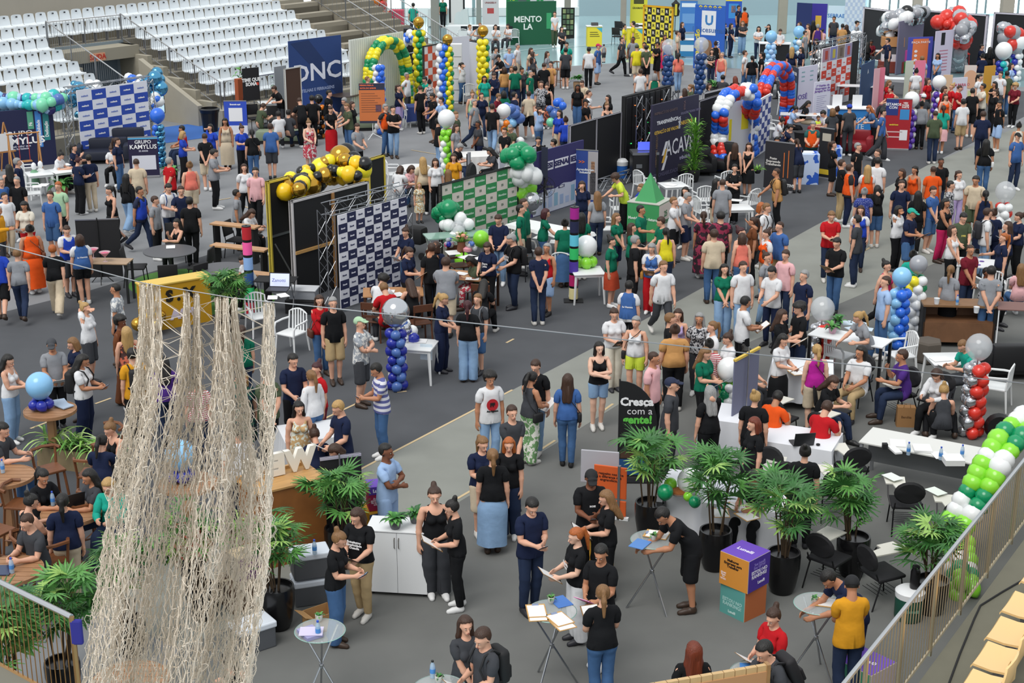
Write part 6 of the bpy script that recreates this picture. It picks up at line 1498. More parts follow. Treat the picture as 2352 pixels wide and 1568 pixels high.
# yellow framed black partitions with balloons
t = panel(614,417,664,404,2.5,'left black panel with yellow edging below the gold balloons','131316',th=.06,frame='d8c048',fw=.05); MB().box(.05,t['L'] - .05,-.03,0,1.15,1.2).build('cross_brace',STEEL(),t); MB().tube([(.1,-.05,1.0),(.35,-.5,0)],.02,5).build('prop',STEEL(),t)
t = panel(668,462,846,416,2.45,'large black partition with a timber and white edge behind the checked wall','101013',th=.06,frame='c8c4c4',fw=.05,hr=2.35); L = t['L']; MB().box(L * .5,L * .5 + .07,-.05,0,.05,2.4).build('timber_post',wood('a87a48'),t); MB().box(.05,L * .5,-.05,0,1.15,1.22).build('timber_rail',wood('c89a5c'),t)
t = panel(845,366,883,355,2.7,'tall black panel with yellow edging at the right of the gold balloons','131316',th=.06,frame='d8c048',fw=.05,hr=2.3)
balloon_path([P(672,450,2.10),P(690,415,2.30),P(710,410,2.35),P(745,400,2.40),P(770,385,2.55),P(800,392,2.50),P(835,398,2.45)],'YkYyOkYYkO','yellow, black and gold balloon garland on top of the black partition',r=.16,dens=2.0,spread=1.5,extra=(('O',P(711,427,2.20),.29),('y',P(738,388,2.50),.27),('O',P(782,360,2.75),.28),('k',P(795,350,2.80),.23),('y',P(832,390,2.50),.24),('y',P(805,385,2.50),.22),('k',P(764,376,2.60),.19),('k',P(812,366,2.70),.2)),name='balloon_garland',group='balloon garlands')
# navy and white checked backdrop on a truss
t = panel(776,495,934,451,2.2,'navy and white checked backdrop hanging in a box truss','e4e5ee',th=.02,z0=.06); L = t['L']; checks(t,2.2,8,10,'20264c',z0=.06,txt='Zanotti',tcol=('30365c','e8e8f4'),tsize=.21,first=0)
truss([((-.12,.25,2.32),(L + .2,.25,2.32)),((-.12,.25,0),(-.12,.25,2.32)),((L + .2,.25,0),(L + .2,.25,2.32))],.26,t,r=.013); MB().box(-.5,.3,-.1,.5,0,.015).build('base_plate',STEEL(),t)
# orange-white balloon columns mid field
balloon_column(1027,400,1.5,'Gow','lime, orange and white balloon column with a big white topper','w',.28,r=.12); balloon_column(1157,352,1.2,'oGw','orange, lime and white balloon column in front of the blue balloons','w',.24,r=.12)
cluster(1171,268,.9,'ele','light blue balloon cluster beside the orange and lime column',10,.19,.4); cluster(1284,247,.95,'ebe','blue balloon cluster held above the crowd',7,.2,.35,(('m',-.3,-.5,.16),('g',-.1,-.6,.16)))
cluster(1185,335,1.0,'BwB','navy and white balloon bunch behind the dark green balloons',8,.13,.28)
balloon_column(735,318,1.25,'owok','orange, white and black balloon column on a small table','k',.16,r=.11)
t = empty('balloon_centrepiece',P(1346,612,.73),0,'white balloon over lime balloons on a white plastic table',BA); balloon('w',(0,0,.48),.25,t,True)
for a in range(4): balloon('G',(.13 * math.cos(a * 1.57),.13 * math.sin(a * 1.57),.12),.14,t)
for a in range(6): balloon('a' if a % 2 else 'g',(.09 * math.cos(a),.09 * math.sin(a),.24),.05,t)
# blue/white foil column in front
balloon_column(913,895,1.3,'BwBe','navy, silver and white balloon column with a large silver globe','a',.27,r=.105,n=4)
cluster(935,762,.90,'awBBe','navy and blue balloon bunch behind the silver globe column',14,.13,.2)
# right side columns
balloon_column(2095,778,1.45,'yywwgg','yellow, white and green spiral balloon column with a grey topper','s',.19,r=.115); balloon_column(2058,800,1.35,'bllb','blue balloon column with a light blue oval topper','l',.20,r=.115)
balloon_column(1880,850,1.05,'raar','red and silver balloon column behind the purple clad visitor','x',.24,r=.115); balloon_column(2228,1002,1.45,'raar','tall red and silver balloon column beside the crouching visitor','x',.23,r=.12)
balloon_column(1668,992,.98,'GGgw','lime, green and white balloon column with a white globe','w',.215,r=.09)
balloon_column(2085,342,1.45,'wPwp','purple, lilac and white balloon column by the red poster','w',.26,r=.12); balloon_column(2149,285,1.3,'wwpw','white and purple balloon column behind the one by the red poster','w',.26,r=.12)
balloon_column(2297,560,1.15,'rrww','red and white balloon column with a clear topper','x',.26,r=.12)
balloon_column(2297,200,1.2,'wBBt','white globe over blue balloons near the mustard banner','w',.36,r=.14); balloon_column(2330,185,1.3,'wtBw','white globe over teal and blue balloons at the right edge','w',.36,r=.14)
balloon_path([P(2195,1215,.6),P(2250,1130,1.1),P(2285,1060,1.5),P(2320,1010,1.75),P(2370,965,1.9)],'GwgGGwGg','lime, green and white balloon arch at the right edge',r=.15,dens=1.25,vary=.12)
balloon_path([P(2200,1235,.55),P(2205,1290,.3),P(2215,1360,.12)],'GGwg','lime balloon string behind the near railing',r=.13,dens=1.3,vary=.12)
# palm pots and greens
for i,a in enumerate(((1492,1238,1.68,34),(1640,1305,1.85,38),(1795,1358,1.75,36),(1955,1320,1.6,34),(2135,1405,1.4,32),(640,1440,1.7,34),(785,1300,1.6,34))):
	x,y,h,n = a; palm(x,y,('potted palm in front of the black feather banner','tallest potted palm beside the purple and orange cube','potted palm right of the purple and orange cube','potted palm between the black tablet chairs','small potted palm beside the green drink cooler','potted palm behind the grey cool box','potted palm in front of the plywood counter')[i],h,.62 if i != 4 else .5,.24,n,seed=i + 3)
palm(30,1690,'bushy palm behind the bottom left railing',1.9,.5,.22,44,seed=21); palm(150,1600,'second bushy palm behind the bottom left railing',1.7,.5,.22,40,seed=22); palm(300,1500,'palm seen through the net',1.7,.5,.22,30,seed=23); palm(470,1420,'second palm seen through the net',1.6,.5,.22,26,seed=24)
palm(522,770,'potted palm behind the yellow lettered counter',1.5,.5,.22,34,seed=25)
t = empty('planter_box',P(190,1075),bearing(P(190,1075),-35),'wooden planter box full of long striped leaves','planter'); MB().box(-.75,.75,-.18,.18,0,.35).build('box',wood('8a7a5c'),t); MB().box(-.7,.7,-.14,.14,.33,.36).build('soil',mat('2a2018'),t)
for i in range(90):
	o = link('leaf',leaf_mesh('blade',i % 3),t,(random.uniform(-.65,.5),random.uniform(-.1,.1),.35)); o.rotation_euler = (0,random.uniform(-.3,.4),random.uniform(0,6.3)); k = random.uniform(.8,1.3); o.scale = (k,k * 1.3,k)
bush(555,1262,'striped leaved plant seen through the right of the net','blade',40,.1,h=.3,pot_=(.18,.32,'6a5a44')); bush(144,452,'potted plant by the white table at left','broad',34,.1,h=.35,pot_=(.18,.36,'8a4a34'),s=1.4)
bush(1217,205 - 8,'round clipped topiary ball near the wooden chair','broad',60,.12,h=.45,pot_=(.16,.4,'7a5a3a'),s=.9); bush(1325,210,'round green topiary in a tan pot on the carpet','broad',70,.14,h=.55,pot_=(.16,.4,'9a7a5a'),s=.9)
bush(397,420,'dark leaved plant right of the blue balloon column','broad',30,.1,h=.35,pot_=(.17,.36,'1a1a1a'),s=1.1); bush(1740,398,'small green plant on the round blue table','grass',60,.1,z=.72,h=.1,pot_=(.1,.12,'1a1a1c'),s=.6); bush(1640,222,'dark bush behind the black partition','broad',40,.2,h=.5,pot_=(.2,.4,'2a2a2a'),s=1.2)
# ================================================================ everyone in the hall: head top, build, clothes, hair, facing, pose
MARKS = [(150,445,'the left white table'),(240,360,'the blue checked wall'),(335,408,'the purple pull-up banner'),(484,302,'the black waste bin'),(545,312,'the small blue banner'),(735,235,'the royal blue banner'),(735,320,'the orange balloon column'),
 (857,320,'the orange notice board'),(905,250,'the green balloon arch'),(1018,264,'the tall blue balloon column'),(1110,246,'the right green balloon column'),(1130,95,'the registration table'),(1240,80,'the far plastic table'),(1364,108,'the lone yellow counter'),(1497,90,'the yellow checked booth'),
 (1618,128,'the bright blue booth'),(1534,196,'the navy balloon columns'),(1325,210,'the round topiary'),(1284,300,'the blue balloon bunch'),(1400,330,'the black partition pair'),(1490,390,'the black video wall'),(1700,350,'the tricolour balloon arch'),(1785,440,'the orange map banner'),
 (1767,168,'the black counter'),(1860,180,'the pale blue balloons'),(1925,90,'the pale logo wall'),(1855,285,'the lilac partition'),(1935,300,'the blue covered counter'),(2050,335,'the red poster'),(2149,290,'the purple balloon columns'),(2050,130,'the stacked cartons'),(2110,175,'the pink panels'),(2225,175,'the red haired child poster'),(2275,165,'the mustard banner'),
 (2297,560,'the red white balloon column'),(2095,790,'the yellow balloon column'),(2220,750,'the brown desk'),(1880,850,'the short red balloon column'),(2228,1000,'the tall red balloon column'),(2110,1080,'the long grey table'),(1835,1080,'the laptop table'),(1668,992,'the lime balloon column'),(1455,1050,'the black feather banner'),(1700,1230,'the stacked cubes'),(1640,1300,'the tallest palm'),
 (1490,1390,'the dark glass table'),(1265,1500,'the clipboard table'),(1890,1500,'the right glass table'),(740,1530,'the front glass table'),(930,1370,'the white cabinet'),(680,1280,'the plywood counter'),(560,1450,'the net'),(115,1080,'the tall wooden table'),(190,1075,'the striped planter'),(60,1350,'the plank topped table'),(400,640,'the round grey table'),
 (240,660,'the candy bowls'),(570,720,'the left spool pole'),(1317,690,'the right spool pole'),(665,680,'the laptop stand'),(850,680,'the navy checked backdrop'),(913,895,'the silver globe column'),(1055,610,'the flower table'),(1100,540,'the green checked wall'),(1260,540,'the navy lettered wall'),(1495,545,'the green pyramid'),(1580,470,'the white plastic chairs'),(1346,690,'the lime centrepiece'),
 (765,440,'the gold balloons'),(1027,400,'the lime orange column'),(1157,352,'the orange lime column'),(1640,640,'the tape line'),(1450,900,'the pale aisle'),(1180,950,'the long tape line'),(1990,590,'the short tape mark')]
ROWS_ = """
139 342 F1 wh.t bk.p bkb 60 j
170 330 F1 nv.t bk.p bkp 60 a
176 355 F1 nv.p bk.w wnb 120 P
203 354 F1 nv.p be.p bks 200 s
269 315 F1 nv.t jn.p brp 60 s
255 328 F1 wh.t bk.p brb 340 j
311 364 M1 be.t be.s brz 180 s
388 360 M1 rd.p bk.p gys 130 b
419 300 F1 rb.t bk.w blm 80 p
418 287 M2 rd.t dj.p bks 290 i
469 306 M1 bk.t be.s brz 180 b
482 284 F1 rb.t dj.p bkm 330 u
490 341 M1 gy.t bk.p bks 80 p fat=1.18
516 270 F2 be.e - bkl 0 s hem=D
552 282 F1 rb.t bk.w brb 20 P
578 296 F1 bk.t jn.p bkp 190 s bag=2a2a2c
560 375 F1 wh.t bk.p brl 10 w
585 383 M1 pk.t bk.p bks 350 w
38 362 M1 nv.p dj.p gys 80 s
20 376 F1 bk.k bk.p bkl 190 s
604 236 M1 ol.t dg.p brs 120 j
10 405 M1 bl.t dj.p gys 30 t
30 405 M1 bk.t bk.p gyz 330 s
9 441 M1 wh.t be.p bks 20 s h=1.65
53 461 F2 cr.t rd.p bkl 330 r fat=1.1
-8 470 M2 ms.l dg.p bks 60 t
68 514 F2 or.e - bkb 190 s hem=D fat=1.18 bag=6a3a22
114 438 M1 bl.t jn.s brs 340 s
134 416 M1 lg.t bk.p ors 335 s
252 426 F1 bk.e - bkp 300 w hem=D
289 398 F1 bk.l lj.w bkl 150 w bag=17171a
320 427 M2 rb.v dj.p bks 60 w under=1b2440
356 449 M1 gy.t bk.p brs 60 s h=1.65
386 420 M1 wh.t dj.p bks 20 p pack=2a4a80
416 426 M1 nv.t bk.p brs 0 t
434 451 M1 bk.t bk.p bks 170 s
405 501 F1 bk.k bk.p bkl 300 a
436 369 F1 co.k be.s lbb 200 s fat=1.1
543 434 M2 gy.t bk.p bks 80 s h=1.6
578 478 F1 wh.t bk.p brl 60 j
557 577 F1 wh.t bk.p bkb 300 j
152 516 M1 rb.v dg.s brz 20 p
183 537 F1 bl.v bk.m brm 190 s
36 571 F1 gy.t dj.p lbs 170 w
118 561 F1 bk.t be.w ors 170 w
-10 560 M1 rb.t bk.s bks 170 w
266 650 M2 wp.s nv.p bkz 250 s
183 689 F1 wh.t dg.s blb 60 u
277 721 M3 br.l br.w bkc 60 s
288 747 F1 of.k bk.p bll 190 s
555 745 F1 gn.t dj.p brp 200 s
16 812 F1 wh.k lj.w bkl 60 p
117 776 M2 gy.p bk.p gyh 10 r cap=dg
167 773 F1 nv.t bk.p lbm 290 p
188 812 F2 wh.t nv.w bkl 70 p fat=1.1 pack=17171a
302 798 M1 ms.t bk.p bks 200 s pack=17171a
375 818 F2 pu.t dj.p bkl 190 s
450 860 F1 rs.t dj.p bkb 180 s
255 957 F1 bk.k bk.p lbb 300 I seat=.74
224 1001 F1 nv.t bk.p bkp 160 I seat=.74
88 1070 F2 bk.t bk.p bkp 40 I seat=.74
204 1075 F2 dg.t dj.p bkl 290 I seat=.74
60 1125 F1 bk.k bk.p bkb 120 I seat=.74
143 1132 F1 nv.t be.p bkp 180 s
246 1095 F1 tl.l dj.p blm 340 I seat=.74
2 968 M1 dg.t jn.p bks 60 I seat=.74
556 854 F1 ep.d - blm 30 u hem=K
543 972 M1 wh.t nv.p bks 200 s
428 1150 F1 co.t dg.p lbm 200 s
672 810 M1 nv.t bk.s bks 20 r
734 822 F1 rd.t mr.w wnb 300 s
713 849 F1 wh.l jn.p lbp 220 s
697 923 F1 pf.k be.p bkl 10 s
772 918 M1 nv.t dj.p bls 300 r
716 969 F1 nv.t dj.p brb 190 j
767 1017 F1 nv.t dj.p brm 300 j
612 844 M1 ol.t bk.p brz 200 b
865 832 M2 st.p jn.p bks 290 p
885 1017 M3 lb.t lb.s bks 60 c
1125 847 M2 wh.t lj.p bkc 15 s
1176 929 M1 dg.p dj.p brs 20 h
1111 1001 F1 nv.t be.s lbp 20 f
1130 1030 F1 bk.t lj.D lbp 180 s
1166 1002 F1 bk.t dj.w orm 350 s
995 1104 F1 bk.k dg.w brb 10 s fat=1.1
1045 1137 F1 bk.t bk.p bkb 280 f
733 676 F1 rd.l jn.p brl 20 h bag=5a3020
764 681 M1 bk.t kh.s gys 10 s
823 727 M1 wp.s dg.s gyh 60 c cap=lg
881 648 M1 rd.t dg.p lbs 200 j
876 626 M1 wh.t dg.p bkc 150 j
941 638 F1 bk.k bk.p brl 200 j
935 514 F1 nv.t jn.p brb 320 r
931 565 F1 nv.p bk.p brp 60 f
990 557 M2 bk.t bk.p brs 190 u
1003 553 F1 nv.t dj.p brm 160 s
1026 589 M1 gy.t be.s brs 170 c fat=1.1
1008 671 F1 nv.t nv.w blp 70 r hold=none
1075 689 F1 bk.t lj.w wnp 170 s
1096 673 F1 dg.t jn.s lbp 330 s pack=707074
1112 640 F1 bk.t bk.p bkl 160 j
1083 588 F3 ol.t fl.p bkm 280 j
1116 553 F1 nv.t bk.p brl 330 r hold=none
1144 491 M1 nv.p lj.p brs 350 r hold=none
1174 536 M1 bk.t dj.p gys 300 r hold=none fat=1.1 pack=17171a
962 418 K1 pf.d - blm 20 s h=1.15 hem=K
978 360 F1 be.t bk.p bll 190 s
992 362 F1 wh.t bk.p brm 20 s
927 378 F1 wh.t jn.p brm 150 j
938 380 F1 pk.t dg.p brm 60 j
1029 388 F1 wh.t jn.p lbl 180 i
1041 351 F1 ms.t dj.p brm 350 s
631 196 M1 bk.t dg.p brs 300 y
642 254 M1 wh.t dg.p bks 190 i
661 251 M1 dg.t dj.p bks 150 i
621 282 M1 bl.t dg.s brs 180 s
688 224 M1 bk.t bk.p brz 200 y
716 218 M1 bk.t bk.p bks 200 s
754 206 M1 bk.t jn.p bks 60 g
708 270 F4 fl.e - lbb 20 r hem=K hold=none
757 243 F1 bk.t rd.D brp 20 r
790 223 M1 dg.t bk.p gys 300 r
796 237 M1 ol.t jn.p lbz 300 r hold=none
808 232 F1 bk.t bk.p brl 70 s
819 282 M1 gy.t bk.p brs 40 r hold=none
885 238 M1 or.v jn.p gys 50 k under=26262a
902 242 M1 bk.t lj.p bks 10 c
915 194 F1 nv.p lv.w brp 60 h
934 166 M2 wh.p dg.p gys 60 k
843 175 M1 gy.t dg.p lbz 90 s
965 196 M1 bk.t bk.p brz 210 s
975 175 M1 tl.t dg.p bks 300 y
986 180 F1 bp.k bk.p bkb 190 s
993 213 M2 bk.t bk.s bks 300 r hold=none
977 218 K1 nv.k pk.p brm 60 s h=.9 z=.5
1013 222 M1 lb.p jn.p bks 300 g
1006 270 M1 bk.t lj.p bks 100 s
1031 262 M1 wh.t dg.p gyh 60 s cap=gy
1047 255 M1 ol.t dg.p lbs 60 s
1047 284 F1 gy.t bl.p brl 60 s
1088 227 M1 gy.t dj.p gys 60 w
1106 212 F1 nv.t dj.p brp 20 w
1085 205 F1 lg.k jn.p lbb 10 s
1112 173 F2 tl.t be.p bkl 10 s
1135 165 M1 nv.l jn.p brs 350 p
1062 143 F1 wh.t jn.p bkp 60 u
1098 148 M1 wh.t dg.p brs 300 j
1144 125 M1 bk.t dj.p bkh 300 y cap=bk
1169 107 M1 lb.s dj.p gys 10 r
1137 107 M1 gy.t dj.p bks 60 s
1159 153 F2 tn.l jn.p brm 200 s
1175 151 F1 wh.t dg.p lbm 340 s
1145 214 F1 mr.t be.p lbs 60 p
1158 208 F2 gn.t gn.p bkm 190 s
1131 237 M1 bk.t lj.p brs 170 w
1098 276 F3 dg.t nv.p bks 300 h
1181 210 M1 nv.t dg.s bks 120 w
1057 328 M1 bk.p dj.p gys 70 j
1126 337 F1 dg.t bk.p bkl 290 j
1160 292 M1 bk.t bk.p brz 330 h
1172 285 M1 ol.s kh.p gyz 320 r
949 6 M1 tl.t dj.p bks 190 w h=1.85
833 8 F1 rd.t dj.p bkp 60 s
1017 -6 F1 gn.t bk.p bkp 0 s
1079 56 M1 wh.t dg.p lbs 60 a
1103 52 M1 gy.t dg.p lbz 20 a
1138 56 M1 wh.t dg.p brs 0 a
1166 54 F1 wh.t dg.p bkl 330 a
876 52 M2 wh.t dg.p bks 100 i
1274 26 M1 wh.t ol.p brs 10 h h=1.8
1290 60 F1 dg.t bk.p bkl 20 i
1431 52 F1 yl.t jn.p bkb 90 s
1455 48 M1 yl.t dj.p bks 270 u
1529 46 M1 pu.t dj.p brs 0 s
1566 50 F1 nv.t nv.p brl 60 s
1556 70 M1 be.t dg.s brs 90 s
1527 79 F2 hp.e - brl 20 s hem=D
1534 87 F1 bl.v be.p bkb 180 s
1428 85 M1 dg.t bk.p brs 70 w
1454 84 M3 gy.t dg.p bkz 0 s
1464 102 M1 yl.t be.s bkh 190 s cap=ol
1480 96 M2 cr.t dj.p bks 350 c
1485 103 M1 ol.t bk.s bks 190 b
1511 95 M2 bk.t bk.s bkh 300 c cap=bk
1559 121 F1 co.t lj.p bkp 190 s
1189 99 M1 wh.t be.s gys 60 s
1219 109 F1 be.t jn.p brl 60 w
1223 118 F1 dg.t bk.s brl 120 u
1256 117 F1 gy.t dj.p brl 70 s
1301 96 M1 tl.t dg.p bks 0 s
1300 109 M1 dg.t bk.s bks 190 s
1353 107 M2 wh.s bk.p bks 185 s
1375 100 M1 bl.t lb.s brh 60 s cap=hp
1387 101 K1 gy.k dg.s brs 200 s h=.8 z=.95
1250 144 M1 bk.t dg.p brz 190 s
1265 140 M1 tn.t bk.p bks 330 s
1184 151 M1 gn.t dj.s bks 190 s
1217 161 M1 gn.p lb.s gyz 60 s
1225 154 M2 bk.t dg.p bks 200 s
1197 151 F2 dg.t dj.p bkb 20 s
1215 208 M1 be.t bk.s brs 190 w
1243 185 M1 bp.t dg.p brs 0 s
1257 188 F1 bk.k of.D brb 350 s
1239 245 F1 lb.t jn.p brm 60 u
1286 251 F1 rb.t be.p bkl 330 s
1299 265 F1 rb.t dj.p brb 180 s
1327 193 F3 bk.t jn.w bkl 350 s
1337 184 M1 be.p nv.s brz 330 r
1352 207 M1 wh.p dg.p brz 80 t
1346 227 M2 bk.t bk.s bkh 60 h cap=bk
1398 217 F1 bk.t bk.p bkl 310 s
1393 232 F1 bk.k bk.p lbb 20 c
1472 157 M1 wh.t nv.p brs 190 s
1504 168 F1 gn.k bk.p gym 190 s
1236 313 M1 bk.l bk.p bks 0 i
1273 318 M1 bk.t bk.p bks 280 i
1573 202 F1 be.k dg.p brl 200 i
1585 193 F1 ol.t dg.p lbp 300 i
1636 112 F1 kp.t dj.p bkm 330 c
1644 93 F2 bk.k hp.p brb 190 s
1647 55 F1 nv.t mg.w bkl 60 f
1665 52 F1 nv.t lj.w bkl 60 f
1679 53 F1 nv.t nv.p bkl 60 h
1706 47 F1 dg.t lj.w lbl 10 c
1697 12 M2 nv.t nv.p bks 60 s
1711 16 M2 or.v dg.p bks 200 s under=26262a
1659 119 M1 co.k lb.s gyz 330 s
1743 60 F1 wh.t dj.p bkm 350 c
1766 55 F1 bk.t bk.p bkl 330 u
1711 115 M1 wh.t jn.p brs 70 s
1728 127 F1 bk.t jn.p bkp 190 s
1749 119 F1 bk.t dj.p bkp 280 s
1661 171 M1 dg.t rb.p bks 160 i
1689 174 F1 bk.t dg.p rdl 200 i
1628 190 F1 dg.t dg.p brm 60 i
1695 327 F1 bk.e - brl 160 s hem=K
1715 326 F1 bk.e - brl 340 h hem=K
1687 376 F1 bk.t bk.w bkp 350 c
1792 66 M1 wh.t dg.p brs 0 r
1838 50 F1 li.t dj.p brl 300 s
1857 54 F1 be.k dg.p brl 300 s
1850 70 M1 gy.t gy.p bks 70 s
1869 46 F2 bk.t bk.p bkl 200 s
1880 55 M2 pu.k dj.p gys 190 s
1890 66 K2 pk.t pk.p bks 180 s h=1.3
1916 37 M2 dg.s nv.p bks 0 s h=1.8
1936 54 M2 tn.t tn.p bks 190 s
1945 56 F1 dg.t bk.p brl 190 s
1969 47 M1 gy.t bl.p bkh 90 s cap=bk
1820 107 F1 nv.t tn.p bll 180 s
1841 107 F1 nv.t gy.p bkl 300 s
1874 88 F1 bk.t bk.p bkl 300 r
1778 144 M1 wh.t dg.p bks 20 j
1816 150 M2 or.t dg.p bks 300 i
1993 96 F1 bk.t jn.p bkl 200 i
2001 91 F3 mr.t dg.p bks 0 i
2039 87 M1 nv.t dg.p bks 300 g
1857 230 F1 bk.t be.s bkl 80 j
1824 241 F1 lb.s bk.p bkp 80 j
1892 252 M1 wh.s dg.p bks 280 j
1879 265 K2 li.t dg.p brs 20 i h=1.2
1798 265 F1 wh.t bk.p bkb 90 j
1810 283 F1 nv.t dg.p bkp 80 y
1785 313 F2 kp.k dg.p bkl 0 i
1867 277 M1 or.v dg.p gys 0 r hold=none under=1f5a58
1833 318 F1 nv.t dg.s brp 200 y
1929 243 F1 bk.t bk.p brb 190 s
1915 247 F1 dg.t br.p lbm 200 s
1945 238 M1 dg.t dg.p bkh 200 s cap=rb
1998 241 F1 jn.t bk.p orl 290 y
2030 249 M1 bl.t dg.w bks 80 w
2043 183 F1 rd.t dg.p lbl 60 i
2051 195 F1 rd.t dg.p bkb 300 i
2106 155 F1 wh.t cr.p bkb 190 s
2119 128 M1 lb.t dg.p lbs 200 s
2155 121 F2 lb.p jn.p bkl 340 h
2131 178 F1 rd.t dg.p brl 60 s
2170 197 F1 rd.t dg.p brm 60 r hold=none
2192 189 F1 rd.t dg.p blb 300 s
2203 195 M1 rd.t jn.p brz 70 r
2172 214 F1 or.k dg.p brl 30 s
2122 214 M1 dg.t dg.p bkh 200 s cap=wh
2119 230 F2 gy.l bk.p bkb 190 s
2150 254 M1 ol.t dj.p brz 190 s
2168 241 F2 tl.t pk.K brp 190 s
2214 226 M1 wh.t kh.s bks 200 s
2236 202 M1 bk.t bk.s bks 190 s
2259 191 M2 cr.t bk.p bks 300 c
2253 170 F1 wh.t dg.p bkp 60 s
2286 186 F2 bk.t bk.p bkl 320 s
2292 202 F1 bk.t bk.p brb 300 u
2298 230 M2 bk.t lb.s bks 300 b
2260 254 M1 nv.t nv.p brs 190 s fat=1.1
2299 163 M1 wh.t dg.p bks 340 s
2314 162 M2 ol.t jn.p bks 190 s
2334 188 F1 mr.t bk.p blc 340 r
2258 121 F1 nv.t be.p bkb 190 s
2275 107 F1 bk.t dg.p bkl 190 s
2256 101 M1 nv.t dg.p bks 70 i
2322 144 F1 lb.t dg.p bkl 80 s
2267 319 F2 bk.t jn.p bkl 190 s fat=1.1 bag=d8d8d8
2339 304 M1 bl.p dj.p gyh 40 s cap=bk
2342 278 F2 cr.k hp.p bkb 200 s
1971 327 M1 bk.t nv.s gys 60 s
2017 341 M1 bk.t bk.p brs 300 s
2016 360 M1 wh.t dj.p bks 170 s
1994 378 F1 or.v dg.p bll 190 s
1953 376 M1 or.v nv.p brs 110 s under=1c1c20
1934 365 M1 bk.t kh.p brs 110 h
1914 323 F1 bk.t bk.s brp 90 h
2161 362 M3 bk.t dj.p bkz 20 s
2146 381 M2 or.p be.p brz 190 s
2101 380 F2 or.k gy.p bkp 330 s
2071 386 F2 bk.t be.s brm 300 s
2203 391 F1 wh.t lv.p brp 30 s
1785 386 M2 tn.t bk.p brz 280 g pack=1a1a1c
2072 413 M1 nv.t nv.p brs 0 s
2114 437 F2 bk.t bk.p bkl 180 s
2140 427 M1 bl.t jn.s brs 50 h
2184 414 M1 bp.t bk.p bks 80 s
2243 402 M2 be.t ol.s bks 350 s fat=1.15
2266 436 F2 nv.e - bkp 190 s hem=D
2173 455 F2 bk.k hp.p bkm 60 h fat=1.1
2214 487 M1 ol.t bk.p bks 20 r hold=none
2187 516 F1 wh.k bk.p brm 60 h
2270 477 M1 wh.t lj.p brs 100 s pack=2a2a30
2288 476 F1 nv.p nv.p brb 200 s
2316 507 F1 nv.t bk.p brl 290 s
2342 486 F1 nv.t bk.p brp 300 r
2308 534 F1 nv.p bk.w orp 290 t
2240 563 M2 mr.t dj.p brz 40 h
2186 608 F1 gy.t bk.K lbp 160 s
2277 609 M1 gy.s jn.p bks 190 b fat=1.1
2258 612 F3 bp.k bk.p bks 60 i
2347 604 F1 pk.t jn.p lbl 200 i
1910 483 M1 rd.t dj.p lbs 10 p fat=1.05
1923 544 M1 bk.p jn.p bks 330 f
1969 493 M1 dg.p dj.p bks 250 s
1977 471 F1 rb.v dj.p brm 0 s
1987 429 F1 dt.t dj.p gyb 190 s
2016 424 F1 bk.t jn.s bkl 190 u
2066 471 F2 wh.t bk.p bkl 60 u
2093 477 M2 nv.t jn.s bkh 60 f cap=tl board=6a4430
2099 572 F2 tl.t gn.p bkb 190 s
2029 592 F1 hp.k bk.p bkb 60 w
2036 633 M1 lb.t jn.p brs 290 s
1762 465 M1 wh.t bk.p lbs 60 s pack=17171a
1768 520 F1 or.v be.p brb 300 s
1791 508 M1 bl.p kh.p brz 320 s
1801 572 M1 pk.t dj.p brs 330 s
1759 573 F1 gy.t lj.p brb 60 s
1773 610 M1 wh.p nv.p bks 330 r hold=none
1848 619 M1 nv.t dj.s gys 320 s
1828 690 M1 bk.t dj.s bkc 300 f
1805 708 F1 bk.t bk.p brl 70 f
1983 713 F1 gy.t jn.p blp 300 y
1337 415 F1 nv.t dj.p brl 10 u
1372 438 F1 gy.t dj.p lbl 190 s
1415 395 M1 li.t bk.p brc 285 y h=1.7
1472 421 F1 rb.t bk.p lbl 300 i
1195 469 M1 gn.p be.s bks 80 s
1203 455 M1 gn.p be.s brs 60 s
1252 478 F1 gn.p jn.p wnm 90 g
1297 501 F1 gn.p jn.D bkb 190 s
1336 487 F1 gn.p dj.p bkl 190 s
1472 470 M2 gn.p dg.p bks 60 t
1416 488 F1 gn.p nv.s lbl 60 h
1450 511 F1 gn.p bk.p brl 70 t
1519 496 M1 gn.p bk.p brs 300 r
1397 537 F1 gn.p ru.K bkb 70 s
1459 539 M1 bk.p bk.p gys 100 s
1529 522 F1 yl.k dj.p bkp 190 s
1496 557 F1 bl.v rd.w gyl 350 f bag=b07a30
1525 598 M1 wh.t dg.p lbs 20 w fat=1.08
1444 643 M1 bl.v bk.p bks 170 s h=1.65
1237 566 M1 nv.p dj.p brs 190 b
1256 557 F2 rd.k lb.s gym 330 s
1556 450 M1 wh.t bk.s lbs 70 h h=1.68
1571 442 M1 gy.t nv.s gys 70 r
1574 428 F1 wh.t dg.p bkm 330 s
1659 411 M1 gy.t gy.s brz 185 s
1645 409 F1 bk.t be.s bkl 120 s
1618 485 F2 mp.d - brp 190 s hem=D
1657 484 M1 mp.t bk.p bks 190 s fat=1.15
1641 525 M1 be.s jn.p brs 190 s fat=1.1
1693 516 F1 bp.e - wnb 60 s hem=K fat=1.1
1707 534 F1 co.k jn.p brm 190 s
1730 498 F2 br.t bk.p brp 280 u
1750 464 F1 be.k dg.p orm 60 s
1666 605 F1 gn.t lj.w bkl 15 h
1706 599 M1 wh.p lj.p brs 20 s
1712 679 M2 wh.t bk.s bks 110 f
1409 706 F1 wh.t cr.w brp 20 f board=3a2a20
1463 725 F1 wh.k li.m gys 350 s bag=17171a
1540 718 M1 bk.t dj.s lbs 100 s
1557 708 F1 lv.k dg.p brm 350 s
1551 741 F1 tn.t bk.p brb 190 s fat=1.15
1607 717 F2 bp.t dg.p gyl 350 s
